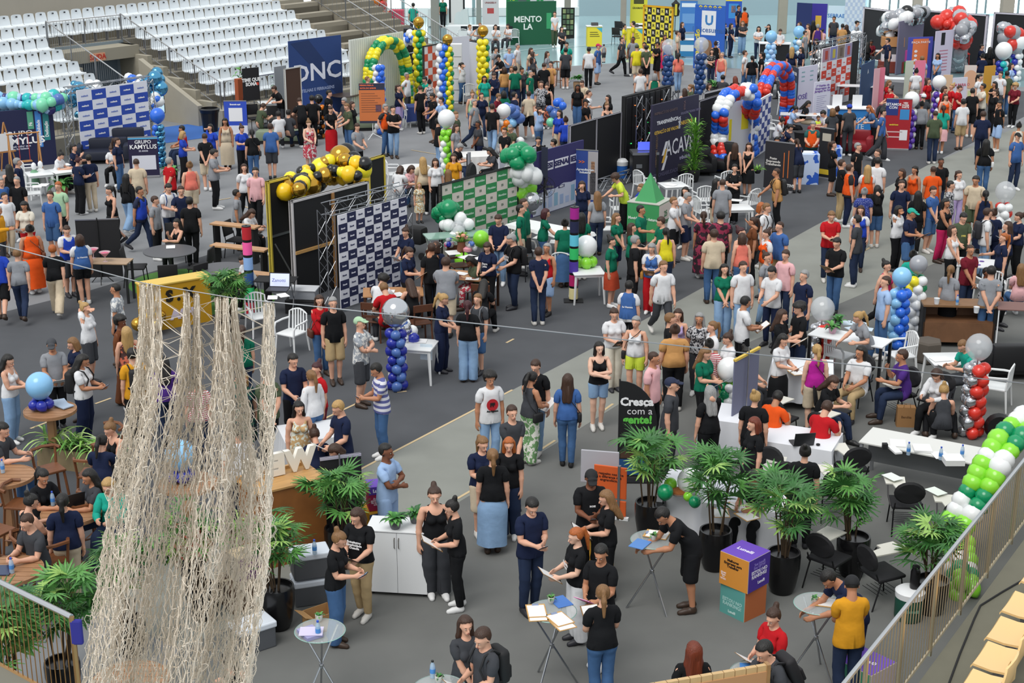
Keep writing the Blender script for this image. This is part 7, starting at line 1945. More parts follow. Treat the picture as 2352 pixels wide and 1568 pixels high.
1637 736 F1 wh.t jn.s lbp 290 s
1680 755 F1 wh.t dg.p brb 290 r hold=none
1378 783 F4 bk.k lj.m bkm 10 c
1230 824 M1 bk.t lj.p brs 340 P
1214 854 F2 dg.k gp.w bkp 130 r bag=17171a
1306 857 F1 bl.t jn.p brl 180 s bag=17171a
1500 807 M2 pk.p bk.p brz 70 s
1542 866 M1 dg.t dg.p gyh 80 s cap=nv fat=1.08
1629 775 F1 rs.t jn.s bkb 190 s
1620 796 F1 gn.t bk.p lbl 60 f board=1a3a34
1633 884 F1 bk.t bk.w gyl 210 u
1707 790 F1 wh.t dg.p bkb 60 i
1732 893 F1 bk.t bk.w blb 170 s
1735 956 F1 bk.t bk.K rdm 300 s
1730 1078 M2 bk.t bk.p bks 330 j
1357 1077 M3 bk.t bk.p bkh 10 p cap=bk
1393 1123 F1 bk.t bk.w lbl 280 f board=3a2c26
1222 1141 M1 nv.t dj.p bks 30 p
1799 765 F1 wh.t bk.K bkl 60 f
1877 790 F4 mg.k be.s blp 190 s bag=4a2a20
1913 860 F1 bk.t dj.p brl 60 j
1980 793 M2 wh.p kh.p bkm 330 i
2074 801 M2 pu.t dj.p brs 290 a
2153 845 F1 wh.l bk.p brm 330 j
2170 874 F1 dg.k bk.p blb 190 x
2212 779 M1 tl.t dg.p lbz 300 j
1788 896 M2 or.t dg.p bks 150 j
1901 919 M1 rd.t dg.p brs 150 j
1850 1019 F1 bk.t bk.p bkb 185 s
62 1178 M1 dg.t jn.p brz 310 I seat=.74
525 1497 F1 bk.k dg.p bkp 200 i
772 1208 F1 bk.t jn.w lbb 70 p
819 1164 F1 bk.t kh.p brm 330 f board=3a2a20
1071 1412 F1 dg.t dg.p brl 20 h
1110 1438 M1 dg.t dg.p brs 300 f pack=17171a
1324 1210 F4 bk.t wh.w orp 290 f
1381 1247 M2 bk.t bk.p bks 330 f board=d070a8
1385 1342 F1 bk.t jn.p lbp 200 f
1522 1163 M2 bk.t bk.s bks 285 l
1594 1472 F1 bk.l dg.p rdl 190 s
1785 1381 F1 rd.t dg.p brb 310 f
1757 1469 M1 dg.t dg.p bks 300 y pack=1c1a1e
1903 1306 M2 nv.t nv.s bks 290 l
1960 1321 M2 ms.t dj.p bkh 200 p cap=bk
"""
ROWL = [r for r in ROWS_.strip().split('\n')]
ROWL.sort(key=lambda r: -float(r.split()[1]))
MW = [(P(x,y),s) for x,y,s in MARKS]
HS = {'s': 'short','l': 'long','m': 'shoulder-length','p': 'ponytailed','b': 'tied-up','z': 'cropped','c': 'curly'}
def relation(o,avoid=()):
	p = o.matrix_world.translation; v = p.xy.normalized(); r = Vector((v.y,-v.x))
	best = sorted(((p.xy - m.xy).length,i) for i,(m,s) in enumerate(MW) if s not in avoid)[0][1]; m,s = MW[best]; d = p.xy - m.xy
	a = d.dot(r); b = d.dot(v)
	return s,('right of ' if a > 0 else 'left of ') + s if abs(a) > abs(b) else ('behind ' if b > 0 else 'in front of ') + s
PEOPLE = []
for n_,r in enumerate(ROWL):
	o = person(r + '|',joined=n_ >= 300)
	if o: PEOPLE.append((o,r.split()))
HOLD_OF = {}
for o,ob in HELDO: HOLD_OF.setdefault(ob.name,[]).append(o)
pos = np.array([o.matrix_world.translation[:2] for o,q in PEOPLE]); p0 = pos.copy()
for it in range(14):          # nobody stands inside anybody else
	d = pos[:,None] - pos[None]; L = np.linalg.norm(d,axis=2); np.fill_diagonal(L,9)
	m = L < .40; push = np.where(m[...,None],d / (L[...,None] + 1e-6) * (.40 - L)[...,None] * .3,0).sum(1)
	pos += push; off = pos - p0; r_ = np.linalg.norm(off,axis=1,keepdims=True); pos = p0 + off * np.minimum(1,.22 / (r_ + 1e-9))
for (o,q),a,b in zip(PEOPLE,pos,p0):
	dv = Vector((*(a - b),0))
	if dv.length > .001 and 'z=' not in ' '.join(q):
		for w_ in [o] + HOLD_OF.get(o.name,[]): w_.matrix_world = Matrix.Translation(dv) @ w_.matrix_world
if CROWD:
	V = []; F = []; MI = []; ml = []; b = 0
	for v,f,m in CROWD:
		if m not in ml: ml.append(m)
		V.append(v); F.append(f + b); MI.append(np.full(len(f),ml.index(m))); b += len(v)
	o = link('crowd',npmesh('crowd',np.concatenate(V),np.concatenate(F),ml,True,np.concatenate(MI)))
	tag(o,'crowd of small visitors standing between the farthest booths','people',kind='stuff')
# single every person out
def base(o,q,hair=False,place='',pose=True):
	top,bot,hr_,pz = q[3],q[4],q[5],q[7]; tc,tk = top.split('.'); w = PATN[tc][1] if tc in PATN else COLN[tc][1]
	w += ' ' + TOPW[tk] if tk not in 'de' else ' dress'
	if bot != '-':
		bc,bk2 = bot.split('.'); w += ' and ' + cword(bc,1) + ' ' + {'K': 'skirt'}.get(bk2,BOTW.get(bk2,'skirt'))
	ex = dict(z.split('=') for z in q[8:])
	hw = (COLN[ex['cap']][1] + ' cap, ') if 'cap' in ex else (HAIRW[hr_[:2]] + ' ' + {'s': 'short','l': 'long','m': 'loose','p': 'ponytailed','b': 'pinned','z': 'cropped','c': 'curly'}[hr_[2]] + ' hair, ')
	s = 'child in ' if q[2][0] == 'K' else 'person in '; s += w + ', '
	if hair: s += hw
	if pose and POSES[pz]['says'] != 'standing': s += POSES[pz]['says'] + ', '
	return (s + place).strip(', ')
seen = {}
for lv in range(4):
	pend = []
	for o,q in PEOPLE:
		if lv == 0: o['_st'] = 0
	cnt = {}
	for o,q in PEOPLE:
		a1,p1 = relation(o); a2,p2 = relation(o,(a1,)); st = o['_st']
		lab = [base(o,q,False,p1),base(o,q,True,p1),base(o,q,True,p1 + ', ' + p2,False),base(o,q,True,p1 + ', facing ' + ('the camera' if float(q[6]) < 45 or float(q[6]) > 315 else 'away'),False)][st]
		if len(lab.split()) > 16: lab = base(o,q,st > 0,p1,False)
		if len(lab.split()) > 16: lab = base(o,q,False,p1,False)
		if len(lab.split()) > 16: lab = lab.replace(' ponytailed',''); lab = ' '.join(lab.split()[:16])
		o['label'] = lab; cnt.setdefault(lab,[]).append(o)
	for lab,os_ in cnt.items():
		if len(os_) > 1:
			for o in os_: o['_st'] = min(3,o['_st'] + 1)
for o,q in PEOPLE: del o['_st']
cnt = {}
for o,q in PEOPLE: cnt.setdefault(o['label'],[]).append(o)
for lab,os_ in cnt.items():
	if len(os_) > 1:
		lab = base(os_[0],[w for w in next(q for o,q in PEOPLE if o is os_[0])],False,relation(os_[0])[1],False)
		os_.sort(key=lambda o: o.matrix_world.translation.x / o.matrix_world.translation.y)
		for w_,o in zip(('leftmost','second from left','third from left','rightmost'),os_): o['label'] = w_ + ' ' + lab if len(os_) < 5 else lab
		if len(os_) == 2: os_[1]['label'] = 'rightmost ' + lab
for o,ob in HELDO:
	kind_ = {'mobile_phone': 'dark mobile phone','paper_sheet': 'white paper','clipboard': 'clipboard'}[o.name.split('.')[0]]
	who = ob['label'].split(', '); w_ = f"{kind_} held by {who[0].replace(' and ', ', ')}, {who[-1]}".split()
	o['label'] = ' '.join(w_) if len(w_) <= 16 else ' '.join((f"{kind_} held by " + who[0].split(' and ')[0] + ', ' + who[-1]).split()[:16])
LC = {}
for o,ob in HELDO: LC.setdefault(o['label'],[]).append((o,ob))
for l_,os_ in LC.items():
	if len(os_) > 1:
		for k_,(o,ob) in enumerate(os_): o['label'] = ' '.join(l_.split()[:3]) + ' of the ' + ' '.join(ob['label'].split()[2:14])
for o,q in PEOPLE + HELDO: o['label'] = ' '.join(o['label'].split()[:16]).rstrip(',')
# ================================================================ furniture and small things
G1 = 'white plastic armchairs'
for x,y,f,l in ((672,808,320,'white plastic armchair behind the net near the laptop stand'),(598,768,20,'white plastic armchair partly behind the net by the left spool pole'),(1567,462,200,'white plastic armchair, left of the pair facing the bamboo plant'),(1613,492,195,'white plastic armchair, right of the pair facing the bamboo plant'),
  (1478,455,130,'white plastic armchair behind the curly haired visitor in royal blue'),(1424,512,190,'white plastic armchair beside the visitor in the lime t-shirt'),(1718,500,230,'white plastic armchair right of the standing recruiter in black'),(1615,520,120,'white plastic armchair turned sideways by the second white table'),(1640,545,170,'white plastic armchair nearest the maroon dressed visitor'),(1665,455,200,'white plastic armchair behind the grey shirted visitor'),
  (1388,560,100,'white plastic armchair beside the long haired visitor in grey'),(1200,615,60,'white plastic armchair behind the visitor with hands behind back'),(1292,655,170,'white plastic armchair left of the right spool pole'),(70,430,110,'white plastic armchair behind the left white table'),(78,476,90,'white plastic armchair before the left white table'),(905,430,100,'white plastic armchair left of the round white table'),(925,455,170,'white plastic armchair before the round white table'),(1165,395,270,'white plastic armchair of the seated recruiter in charcoal'),
  (2330,715,180,'white plastic armchair at the right edge by the brown desk'),(2265,700,200,'white plastic armchair behind the visitor in the grey shirt'),(2285,935,260,'white plastic armchair right of the tall red balloon column'),(2065,860,300,'white plastic armchair behind the visitor in purple'),(1925,860,60,'white plastic armchair behind the visitor in the white polo'),(1775,322,60,'white plastic armchair beside the tricolour arch'),(1078,240,180,'white plastic armchair in front of the draped booth'),(670,272,200,'white plastic armchair by the left white table of the fabric banner'),(945,290,100,'white plastic armchair by the blue draped table'),(1800,262,90,'white plastic armchair behind the tricolour arch')):
	put('mono',mono_chair,x,y,f,l,'chair',G1)
G2 = 'white plastic tables'
for x,y,f,l in ((95,452,10,'white plastic table with papers at the left edge'),(150,445,20,'small white plastic table where a visitor in white writes'),(1545,480,20,'white plastic table with papers in front of the purple wall'),(1692,535,15,'white plastic table by the standing recruiter in black'),(960,870,-15,'white plastic table with a blue edged notice beside the silver globe column'),(1348,690,10,'white plastic table under the lime balloons'),
  (2168,905,20,'white plastic table behind the tall red balloon column'),(618,278,10,'white plastic table of the visitor in olive'),(1115,230,10,'white plastic table in the white draped booth')): put('ptab',plastic_table,x,y,f,l,'table',G2)
for i,(x,y,z,n) in enumerate(((100,425,.725,3),(85,428,.725,1),(150,378,.725,2),(1540,424,.725,2),(1690,460,.725,3),(960,783,.725,2),(2160,825,.725,3),(2180,838,.725,2),(612,252,.725,2),(1240,545,.755,2),(1275,555,.755,1))):
	paper(x,y,z,'sheet of paper on ' + ('the left white table, right one','the left white table, left one','the small table at left','the table before the purple wall','the table by the recruiter in black','the table by the silver globe column','the table behind the red balloons, left one','the table behind the red balloons, right one','the table under the stand railing','the long table of the green team, left one','the long table of the green team, right one')[i],.3 * i,.25,.35,n=n)
t = MB().box(-.12,.12,-.004,.004,-.16,.16).build('notice_card',mat('d8e6f0')); t.location = P(979,808,.62); t.rotation_euler = (0,0,bearing(P(979,808,.6),-15)); tag(t,'blue edged printed notice taped to the white table','notice'); text('ZANOTTI\nELASTICOS',.035,BLK(),t,T(0,-.006,.02))
put('clothg',cloth_table(2.2,.75,.75,'e2e4e4',.08),1262,590,-38,'long white table of the green shirted team','table','long tables');
put('clothm',cloth_table(.9,.9,.75,'e2e2e0',.6),1094,408,10,'white draped table between the two seated recruiters','table','draped tables'); put('clothb',cloth_table(1.0,.8,.75,'22366e',.5),966,288,10,'navy draped table in front of the green balloon arch','table','draped tables')
put('roundw',round_table(.5,.75,'dcdcdc','c8c8c8'),952,440,0,'round white table of the two seated visitors','table','round tables'); put('roundb',round_table(.55,.75,'3a2a24','2a2a2a'),793,262,0,'round dark table under the royal blue banner','table','round tables')
struct(MB().lathe([(.001,.012),(1.25,.014),(1.27,0)],36).build('green_rug',mat('4f7f38',.95,noise=.2,scale=30),None,P(420,650))); struct(MB().lathe([(.001,.013),(1.1,.015),(1.12,0)],36).build('green_rug',mat('4f7f38',.95,noise=.2,scale=30),None,P(520,690)))
put('roundg',round_table(.62,.75,'55565a','3a3a3c'),395,645,0,'round grey table on the green rug','table','round grey tables'); put('roundg',None,515,690,0,'second round grey table beside the left spool pole','table','round grey tables')
paper(392,567,.755,'white paper on the round grey table',.2)
G3 = 'black visitor chairs'
for x,y,f,l in ((390,690,180,'black chair seen from behind at the round grey table'),(462,655,250,'black chair right of the round grey table'),(446,690,220,'black chair between the two round grey tables'),(315,655,80,'black chair beside the candy table'),(405,600,0,'black chair under the visitor in the black top'),(548,590,60,'black chair behind the black yellow edged panel'),(480,715,190,'black chair before the second round grey table'),(1215,640,30,'black chair by the long white table'),(1910,1000,60,'black chair of the visitor writing in black'),(588,300,20,'black chair at the table under the stand railing'),(632,305,10,'second black chair at the table under the stand railing')):
	put('off',office_chair,x,y,f,l,'chair',G3)
# stepped wooden counters
for i,(x,y,w_,z) in enumerate(((545,600,1.3,.95),(555,640,1.5,.80),(560,690,1.5,.70))):
	p = P(x,y); t = empty('wooden_counter',p,bearing(p,-32),('upper stepped wooden counter behind the left spool pole','middle stepped wooden counter behind the left spool pole','lower stepped wooden counter behind the left spool pole')[i],'counter','stepped counters'); MB().box(-w_ / 2,w_ / 2,-.15,.15,z - .04,z).build('tabletop',wood('c89a70'),t)
	for a in (-1,1): MB().box(-.03,.03,-.12,.12,0,z - .04,M=T(a * (w_ / 2 - .1))).build('leg',BLK(),t)
# candy table
put('desk1',desk(1.25,.5,.95,'b09478'),245,690,-20,'high wooden topped table with two candy bowls','table',None)
for x,y,l in ((215,592,'left glass bowl of pink sweets'),(242,600,'right glass bowl of pink sweets')):
	t = empty('candy_bowl',P(x,y,.955),0,l,'bowl','glass sweet bowls'); MB().lathe([(.06,0),(.01,.01),(.01,.1),(.13,.22),(.128,.225),(.005,.11)],20,cap=False).build('glass',mat('e4c8d0',.05,alpha=.5),t,smooth=True); MB().lathe([(.01,.115),(.10,.195),(.05,.21),(.001,.215)],14).build('sweets',mat('d8527a',.5,noise=.3,scale=60),t)
t = empty('roll_up_banner',P(235,650),bearing(P(235,650),-8),'black back of a pull-up banner behind the candy table','banner','roll-up banners'); MB().box(-.5,.5,-.01,.01,.15,1.55).build('banner_sheet',mat('1a1a1d'),t); MB().tube([(0,-.03,.1),(0,-.03,1.6)],.015,6).build('pole',BLK(),t); MB().box(-.5,.5,-.02,.02,1.54,1.57).build('top_bar',STEEL(),t)
for a in (-1,0,1): MB().tube([(0,-.03,.3),(a * .25,-.2 + abs(a) * .3,0)],.01,5).build('foot',BLK(),t)
# yellow lettered counter
p = P(405,745); t = empty('yellow_counter',p,bearing(p,22),'yellow counter with black letters behind the net','counter'); MB().box(-.75,.75,-.22,.22,0,1.0).build('body',mat('c8961c',.5),t); MB().box(-.77,.77,-.24,.24,1.0,1.03).build('top',mat('e0bc58',.5),t); words(t,'S . X',.05,.72,.34,'1a1408',y=-.23,bold=.02); words(t,'AÇ+',.1,.3,.3,'d8cce0',y=-.23,bold=.02)
cluster(340,730,.35,'OYO','gold balloon cluster at the left end of the yellow counter',9,.15,.3)
p = P(398,760);
# laptop stand and tub
p = P(638,725); t = empty('laptop_stand',p,bearing(p,-15),'folding steel table with a laptop by the black partition','table'); MB().box(-.45,.45,-.25,.25,.83,.85).build('tabletop',BLK(),t)
for a in (-1,1): MB().tube([(a * .38,-.2,0),(a * .38,.2,.83)],.013,5).build('leg',CHR(),t); MB().tube([(a * .38,.2,0),(a * .38,-.2,.83)],.013,5).build('leg',CHR(),t)
o = laptop(638,666,.855,-15,'open laptop showing blue lettering on the folding table','c8d0f0'); o.scale = (1.35,) * 3; text('Zanotti',.075,mat('2a3a9a'),o,T(0,.10,.13,R(-15)) @ T(0,-.012,0))
paper(626,683,.86,'left paper on the folding steel table',.1); paper(650,678,.86,'right paper on the folding steel table',.5)
t = empty('equipment_case',P(700,715),bearing(P(700,715),-15),'black case under the clear plastic tub','case'); MB().box(-.38,.38,-.25,.25,0,.32,bev=.01).build('body',BLK(),t); MB().box(-.38,.38,-.26,-.25,.24,.26).build('edge_trim',STEEL(),t)
t = empty('plastic_tub',P(700,715),bearing(P(700,715),-15),'clear plastic tub with papers on the black case','tub'); t.location.z = .325; MB().box(-.30,.30,-.2,.2,0,.22,bev=.02).build('tub',mat('b8bcc4',.3,alpha=.6),t); MB().box(-.32,.32,-.22,.22,.2,.23,bev=.01).build('rim',mat('d0d2d6',.3),t)
# timber tables at the navy checked wall
put('deskz',desk(1.3,.7,.75,'b8865a','4a2c1c'),905,745,0,'wooden table with papers at the foot of the navy checked backdrop','table','wooden tables'); put('deskz',None,1075,705,-20,'wooden table of the seated pair right of the navy checked backdrop','table','wooden tables')
for i,(x,y,f,l) in enumerate(((862,780,160,'wooden chair under the visitor in the red t-shirt'),(965,785,200,'wooden chair beside the silver globe column'),(885,745,150,'wooden chair under the curly haired visitor in white'),(1010,655,60,'wooden chair behind the navy shirted recruiter'),(1090,690,280,'wooden chair of the visitor in green'),(1055,650,20,'wooden chair behind the timber table'),(1112,735,160,'wooden chair of the long haired visitor in black'))): put('wch',wood_chair,x,y,f,l,'chair','brown wooden chairs')
for i,(x,y) in enumerate(((895,670),(915,676),(1060,628),(1085,640))): paper(x,y,.755,('left paper on the table below the navy checks','right paper on the table below the navy checks','left paper on the timber table by the flowers','right paper on the timber table by the flowers')[i],i * .5)
for i,(x,y) in enumerate(((795,690),(801,692))): p = P(x,y); tag(MB().lathe([(.04,0),(.045,.02),(.045,.2),(.02,.24),(.02,.27)],12).build('thermos_flask',mat(('23345c','e4e6e8')[i],.3),None,p,smooth=True),('navy flask standing at the corner of the checked backdrop','white flask standing at the corner of the checked backdrop')[i],'flask')
t = empty('pushchair',P(958,590),bearing(P(958,590),60),'black pushchair beside the navy checked backdrop','pushchair'); MB().box(-.2,.2,-.25,.25,.35,.8,bev=.1).build('hood',BLK(),t,smooth=True); MB().tube([(-.2,.3,.4),(-.2,.5,1.0),(.2,.5,1.0),(.2,.3,.4)],.014,5).build('handle',STEEL(),t)
for a in (-1,1):
	for b in (-1,1): MB().lathe([(.03,-.02),(.1,-.015),(.1,.015),(.03,.02)],14,M=T(a * .24,b * .28,.1,0,PI / 2)).build('wheel',BLK(),t)
# benches
for x,y,f,w_,l in ((650,328,-10,1.8,'long sage green padded bench in front of the fabric banner'),(836,298,5,.9,'sage green padded ottoman behind the orange notice board')):
	p = P(x,y); t = empty('padded_bench',p,bearing(p,f),l,'bench','sage benches'); MB().box(-w_ / 2,w_ / 2,-.3,.3,.1,.45,bev=.07).build('cushion',mat('7d8a74',.7),t,smooth=True); MB().box(-w_ / 2 + .05,w_ / 2 - .05,-.25,.25,0,.12).build('plinth',BLK(),t)
t = empty('water_dispenser',P(686,262),0,'water dispenser with a blue bottle behind the bent visitors','dispenser'); MB().box(-.16,.16,-.16,.16,0,1.0,bev=.02).build('body',WHT(),t); MB().lathe([(.06,1.0),(.14,1.1),(.14,1.35),(.12,1.38)],14).build('bottle',mat('6aa8dc',.15),t,smooth=True)
for x,y,l in ((84,450,'left white child mannequin in a green dress'),(99,446,'right white child mannequin beside it')):
	p = P(x,y); t = empty('child_mannequin',p,0,l,'mannequin','child mannequins'); MB().lathe([(.05,.8),(.075,.86),(.07,.95),(.03,1.0),(.001,1.01)],12).build('head',WHT(.3),t,smooth=True); MB().lathe([(.14,.35),(.11,.55),(.12,.72),(.04,.8)],12).build('dress',mat('6a9a78' if 'left' in l else 'e0e0e0'),t,smooth=True)
	for a in (-1,1): MB().tube([(a * .06,0,.4),(a * .07,0,0)],.035,6).build('leg',WHT(.3),t)
# ---- right hand side
p = P(2192,790); t = empty('brown_desk',p,bearing(p,12),'brown desk with an open shelf, cups and a bottle','desk'); MB().box(-.75,.75,-.28,.28,.88,.92).build('tabletop',wood('8a6644'),t); MB().box(-.72,.72,.2,.24,.05,.88).build('back_panel',wood('6a4a34'),t); MB().box(-.72,.72,-.24,.2,.55,.58).build('shelf',wood('7a563c'),t); MB().box(-.72,.72,-.26,-.23,.12,.55).build('front_panel',wood('7a563c'),t)
for a in (-1,1): MB().box(-.03,.03,-.26,.26,0,.88,M=T(a * .72)).build('side',BLK(),t)
bottle(2198,700,.925,'water bottle on the brown desk')
for x,y,l in ((2151,698,'left paper cup on the brown desk'),(2242,718,'right paper cup on the brown desk')): tag(MB().lathe([(.045,0),(.06,.12),(.062,.125),(.055,.12),(.04,.01)],14).build('cup',WHT(),None,P(x,y,.925),smooth=True),l,'cup')
p = P(2128,830); t = empty('hexagonal_stool',p,.3,'brown hexagonal upholstered stool below the yellow balloon column','stool'); MB().lathe([(.27,.03),(.29,.08),(.29,.42),(.26,.46),(.001,.47)],6).build('upholstery',mat('5c544c',.8),t); MB().lathe([(.24,0),(.24,.05)],6).build('base',BLK(),t)
put('deskh',desk(1.5,.6,.95,'e4e6e8','1b1b1e'),1945,880,-20,'high white table with leaflets and plants beside the short red balloon column','table',None); bush(1912,765,'small plant in a pink pot on the high white table','broad',24,.05,z=.95,h=.12,pot_=(.08,.14,'c8a0b0'),s=.7); bush(1925,748,'dark leaved plant on the high white table','broad',20,.05,z=.95,h=.1,pot_=(.07,.12,'2a2a2c'),s=.8)
for i in range(4): paper(1945 + i * 14,742 + (i % 2) * 14,.955,('leftmost','second','third','rightmost')[i] + ' leaflet pile on the high white table',i * .4,col='c0d0dc',n=3)
put('clothp',cloth_table(1.1,.8,.75,'e0e4ea',.6),1838,925,0,'white draped table between the recruiter in black and the magenta top','table','draped tables'); clipboard(1828,855,.76,'clipboard on the white draped table by the magenta top',.3)
put('desku',desk(1.0,.8,.75,'e4e6e8','d0d0d0'),2250,603,0,'white table with purple cut-outs between the navy team and the maroon shirt','table',None,zsurvey=.75)
for i,(x,y) in enumerate(((2240,592),(2255,600),(2247,608))): tag(MB().lathe([(.001,0),(.06,.005),(.001,.01)],8).build('purple_cutout',mat('6a4aa0'),None,P(x,y,.755)),('upper','right','lower')[i] + ' purple cut-out on the white table','paper','purple cut-outs')
p = P(2270,1100); put('deskL',desk(1.9,.75,.75,'d8d8d4','8a8c90','77797c'),2112,1120,-14,'long grey office table with papers and bottles','table',None);
for i,(x,y,n,w_) in enumerate(((2062,1018,4,.25),(2118,1032,12,.28),(2188,1062,30,.3),(2160,1045,1,.25),(2055,1035,10,.12))): paper(x,y,.752,('loose papers at the left on the long grey table','thick paper stack in the middle of the long grey table','tallest paper stack on the long grey table','single sheet between the bottles on the long grey table','small box of cards on the long grey table')[i],-.2 + .1 * i,w_,.3,n=n)
for i,(x,y) in enumerate(((2160,1055),(2209,1050),(2086,1044))): bottle(x,y,.755,('water bottle between the paper stacks of the long grey table','water bottle at the right end of the long grey table','clear bottle at the left of the long grey table')[i])
tag(MB().box(-.04,.04,-.04,.04,0,.09).build('pen_holder',BLK(),None,P(2032,1030,.755)),'black pen holder on the long grey table','pen holder')
put('cl5',cloth_table(1.15,.85,.75,'e2e4ea',.65),1835,1100,-12,'white draped table with a laptop','table','draped tables'); laptop(1840,1017,.76,200,'open black laptop on the white draped table','1a1c20'); tag(MB().lathe([(.03,0),(.035,.02),(.001,.035)],10).build('computer_mouse',BLK(),None,P(1879,1022,.76),smooth=True),'black computer mouse right of the laptop','mouse')
put('cl5',None,1695,1045,-12,'white draped table behind the standing recruiter in black','table','draped tables'); put('cl5',None,1608,1215,-10,'white draped table with the nut bowl and balloons','table','draped tables'); put('cl5',None,1712,1245,-10,'white draped table behind the stacked cubes','table','draped tables')
t = empty('nut_bowl',P(1560,1138,.76),0,'glass bowl full of brown nuts on the draped table','bowl'); MB().lathe([(.08,0),(.16,.07),(.165,.08),(.155,.07)],20,cap=False).build('glass',mat('d0d8dc',.05,alpha=.5),t,smooth=True); MB().lathe([(.14,.05),(.13,.085),(.06,.11),(.001,.115)],16).build('nuts',mat('9a5a28',.7,noise=.5,scale=60),t)
for x,y,c,r_,l in ((1586,1105,'w',.2,'large white balloon on the nut bowl table'),(1540,1112,'G',.1,'lime balloon behind the nut bowl'),(1528,1130,'g',.12,'dark green balloon left of the nut bowl'),(1580,1140,'G',.07,'small lime balloon right of the nut bowl'),(1596,1152,'g',.09,'small dark green balloon right of the nut bowl')): o = tag(empty('table_balloon',P(x,y,.77 + r_)),l,'balloon','balloons on the nut bowl table'); balloon(c,(0,0,0),r_,o,True)
for i,(x,y) in enumerate(((1655,1178),(1715,1185),(1690,1165))): clipboard(x,y,.76,('left clipboard on the table behind the cubes','right clipboard on the table behind the cubes','rear clipboard on the table behind the cubes')[i],.5 * i)
G4 = 'black tablet arm chairs'
for x,y,f,l in ((1962,925,330,'tablet arm chair of the visitor in the white polo'),(2062,955,310,'tablet arm chair of the visitor in purple'),(2142,970,330,'tablet arm chair of the visitor in the white blouse'),(1790,1015,150,'tablet arm chair of the visitor in orange'),(1895,1050,150,'tablet arm chair of the visitor in red'),(1950,1130,200,'empty black tablet chair left of the long grey table'),(1912,1185,190,'empty dark chair with a steel ring arm below it'),(2075,1215,190,'empty tablet chair in front of the long grey table'),
  (2188,1260,190,'empty tablet chair by the lime balloon arch'),(1900,1345,150,'empty tablet chair left of the palm pot'),(2020,1380,130,'empty tablet chair right of the palm pot'),(1798,1165,180,'dark chair in front of the laptop table'),(1745,1160,330,'dark chair under the bent visitor behind the palms')): put('tab',tablet_chair,x,y,f,l,'chair',G4)
for i,(x,y) in enumerate(((2050,1095),(2150,1128),(2082,1262))): paper(x,y,.735,('leaflet on the empty tablet chair left of the table front','leaflet on the tablet chair by the lime arch','leaflet on the tablet chair beside the green drink cooler')[i],.5,.2,.28,col='dfe6df')
p = P(2078,978); t = empty('paper_bag',p,bearing(p,10),'brown paper bag standing between two tablet chairs','bag'); MB().box(-.16,.16,-.08,.08,0,.38).build('bag',mat('9a7248',.8),t); MB().tube([(-.06,-.08,.38),(-.05,-.09,.46),(.05,-.09,.46),(.06,-.08,.38)],.005,4).build('handle',mat('8a6238'),t); text('Bendita',.06,mat('5a3a20'),t,T(0,-.084,.2))
t = empty('round_backpack',P(2288,1008),0,'black rounded case leaning right of the tall red balloon column','case'); MB().lathe([(.001,-.1),(.2,-.09),(.24,0),(.2,.09),(.001,.1)],20,M=T(0,0,.25,PI / 2)).build('body',BLK(.4),t,smooth=True)
sofa(2335,860,200,'black sofa cut off at the right edge',1.3,'1a1a1d')
p = P(2330,800); t = empty('steel_frame_table',p,bearing(p,10),'thin white framed table with a dark cloth at the right edge','table'); MB().box(-.45,.45,-.3,.3,.9,.92).build('tabletop',mat('7a5a54'),t)
for a in (-1,1):
	for b in (-1,1): MB().box(-.012,.012,-.012,.012,0,.9,M=T(a * .43,b * .28)).build('leg',WHT(),t)
# grey panel with yellow edge
a = P(1697,852,1.75); t = panel(1688,828,1745,798,1.75,'grey blue pull-up panel with a yellow top edge','6c7088',th=.02); MB().box(0,t['L'],-.02,.03,1.73,1.77).build('top_bar',mat('d8b850'),t); MB().tube([(t['L'] * .45,-.05,0),(t['L'] * .45,-.05,1.9)],.014,6).build('pole',STEEL(),t)
# feather banner and rounded signs
p = P(1462,1100); t = empty('feather_banner',p,bearing(p,4),'tall black curved feather banner with white and green words','banner'); H_ = 1.72; W_ = .62; poly = [(-W_ / 2,.05),(-W_ / 2,H_)] + [(-W_ / 2 + W_ * math.sin(q * PI / 16) ** 1.0,H_ - .75 * (1 - math.cos(q * PI / 16)) ) for q in range(1,9)] + [(W_ / 2,.05)]
MB().prism(poly,-.01,.01).build('banner_sheet',mat('101114',.6),t); MB().tube([(-W_ / 2,0,0),(-W_ / 2,0,H_ + .03)],.014,6).build('pole',BLK(),t); MB().box(-.3,.3,-.2,.2,0,.03).build('base',BLK(),t)
patch(t,-W_ / 2,W_ / 2,.08,.36,'1c4a7c',y=-.012); patch(t,-W_ / 2,W_ / 2,.16,.21,'2f6aa0',y=-.015); patch(t,-.28,.1,.38,.5,'4a3426',y=-.012)
words(t,'Cresça',-.03,1.36,.19,'e8e8ea',y=-.016,bold=.008); words(t,'com a',.02,1.20,.17,'dcdcde',y=-.016,bold=0); words(t,'gente!',-.01,1.05,.19,'5fc04a',y=-.016,bold=.008)
p = P(1400,1190); t = empty('rounded_sign',p,bearing(p,-14),'orange rounded sign with dark words on a white stand','sign'); MB().box(-.26,.26,-.015,.015,.35,.88,bev=.012).build('sign_plate',mat('d8602a',.5),t); words(t,'O respeito nos une\ne a diferença nos\nengrandece.',-.02,.70,.058,'3a1a10',y=-.02,bold=.001); MB().box(-.26,.26,-.015,.015,.06,.32,bev=.012).build('lower_plate',mat('d8602a',.5),t)
MB().box(.12,.16,-.03,.03,0,.9).build('upright',STEEL(),t); MB().box(-.3,.3,-.03,.03,0,.05).build('foot',WHT(),t)
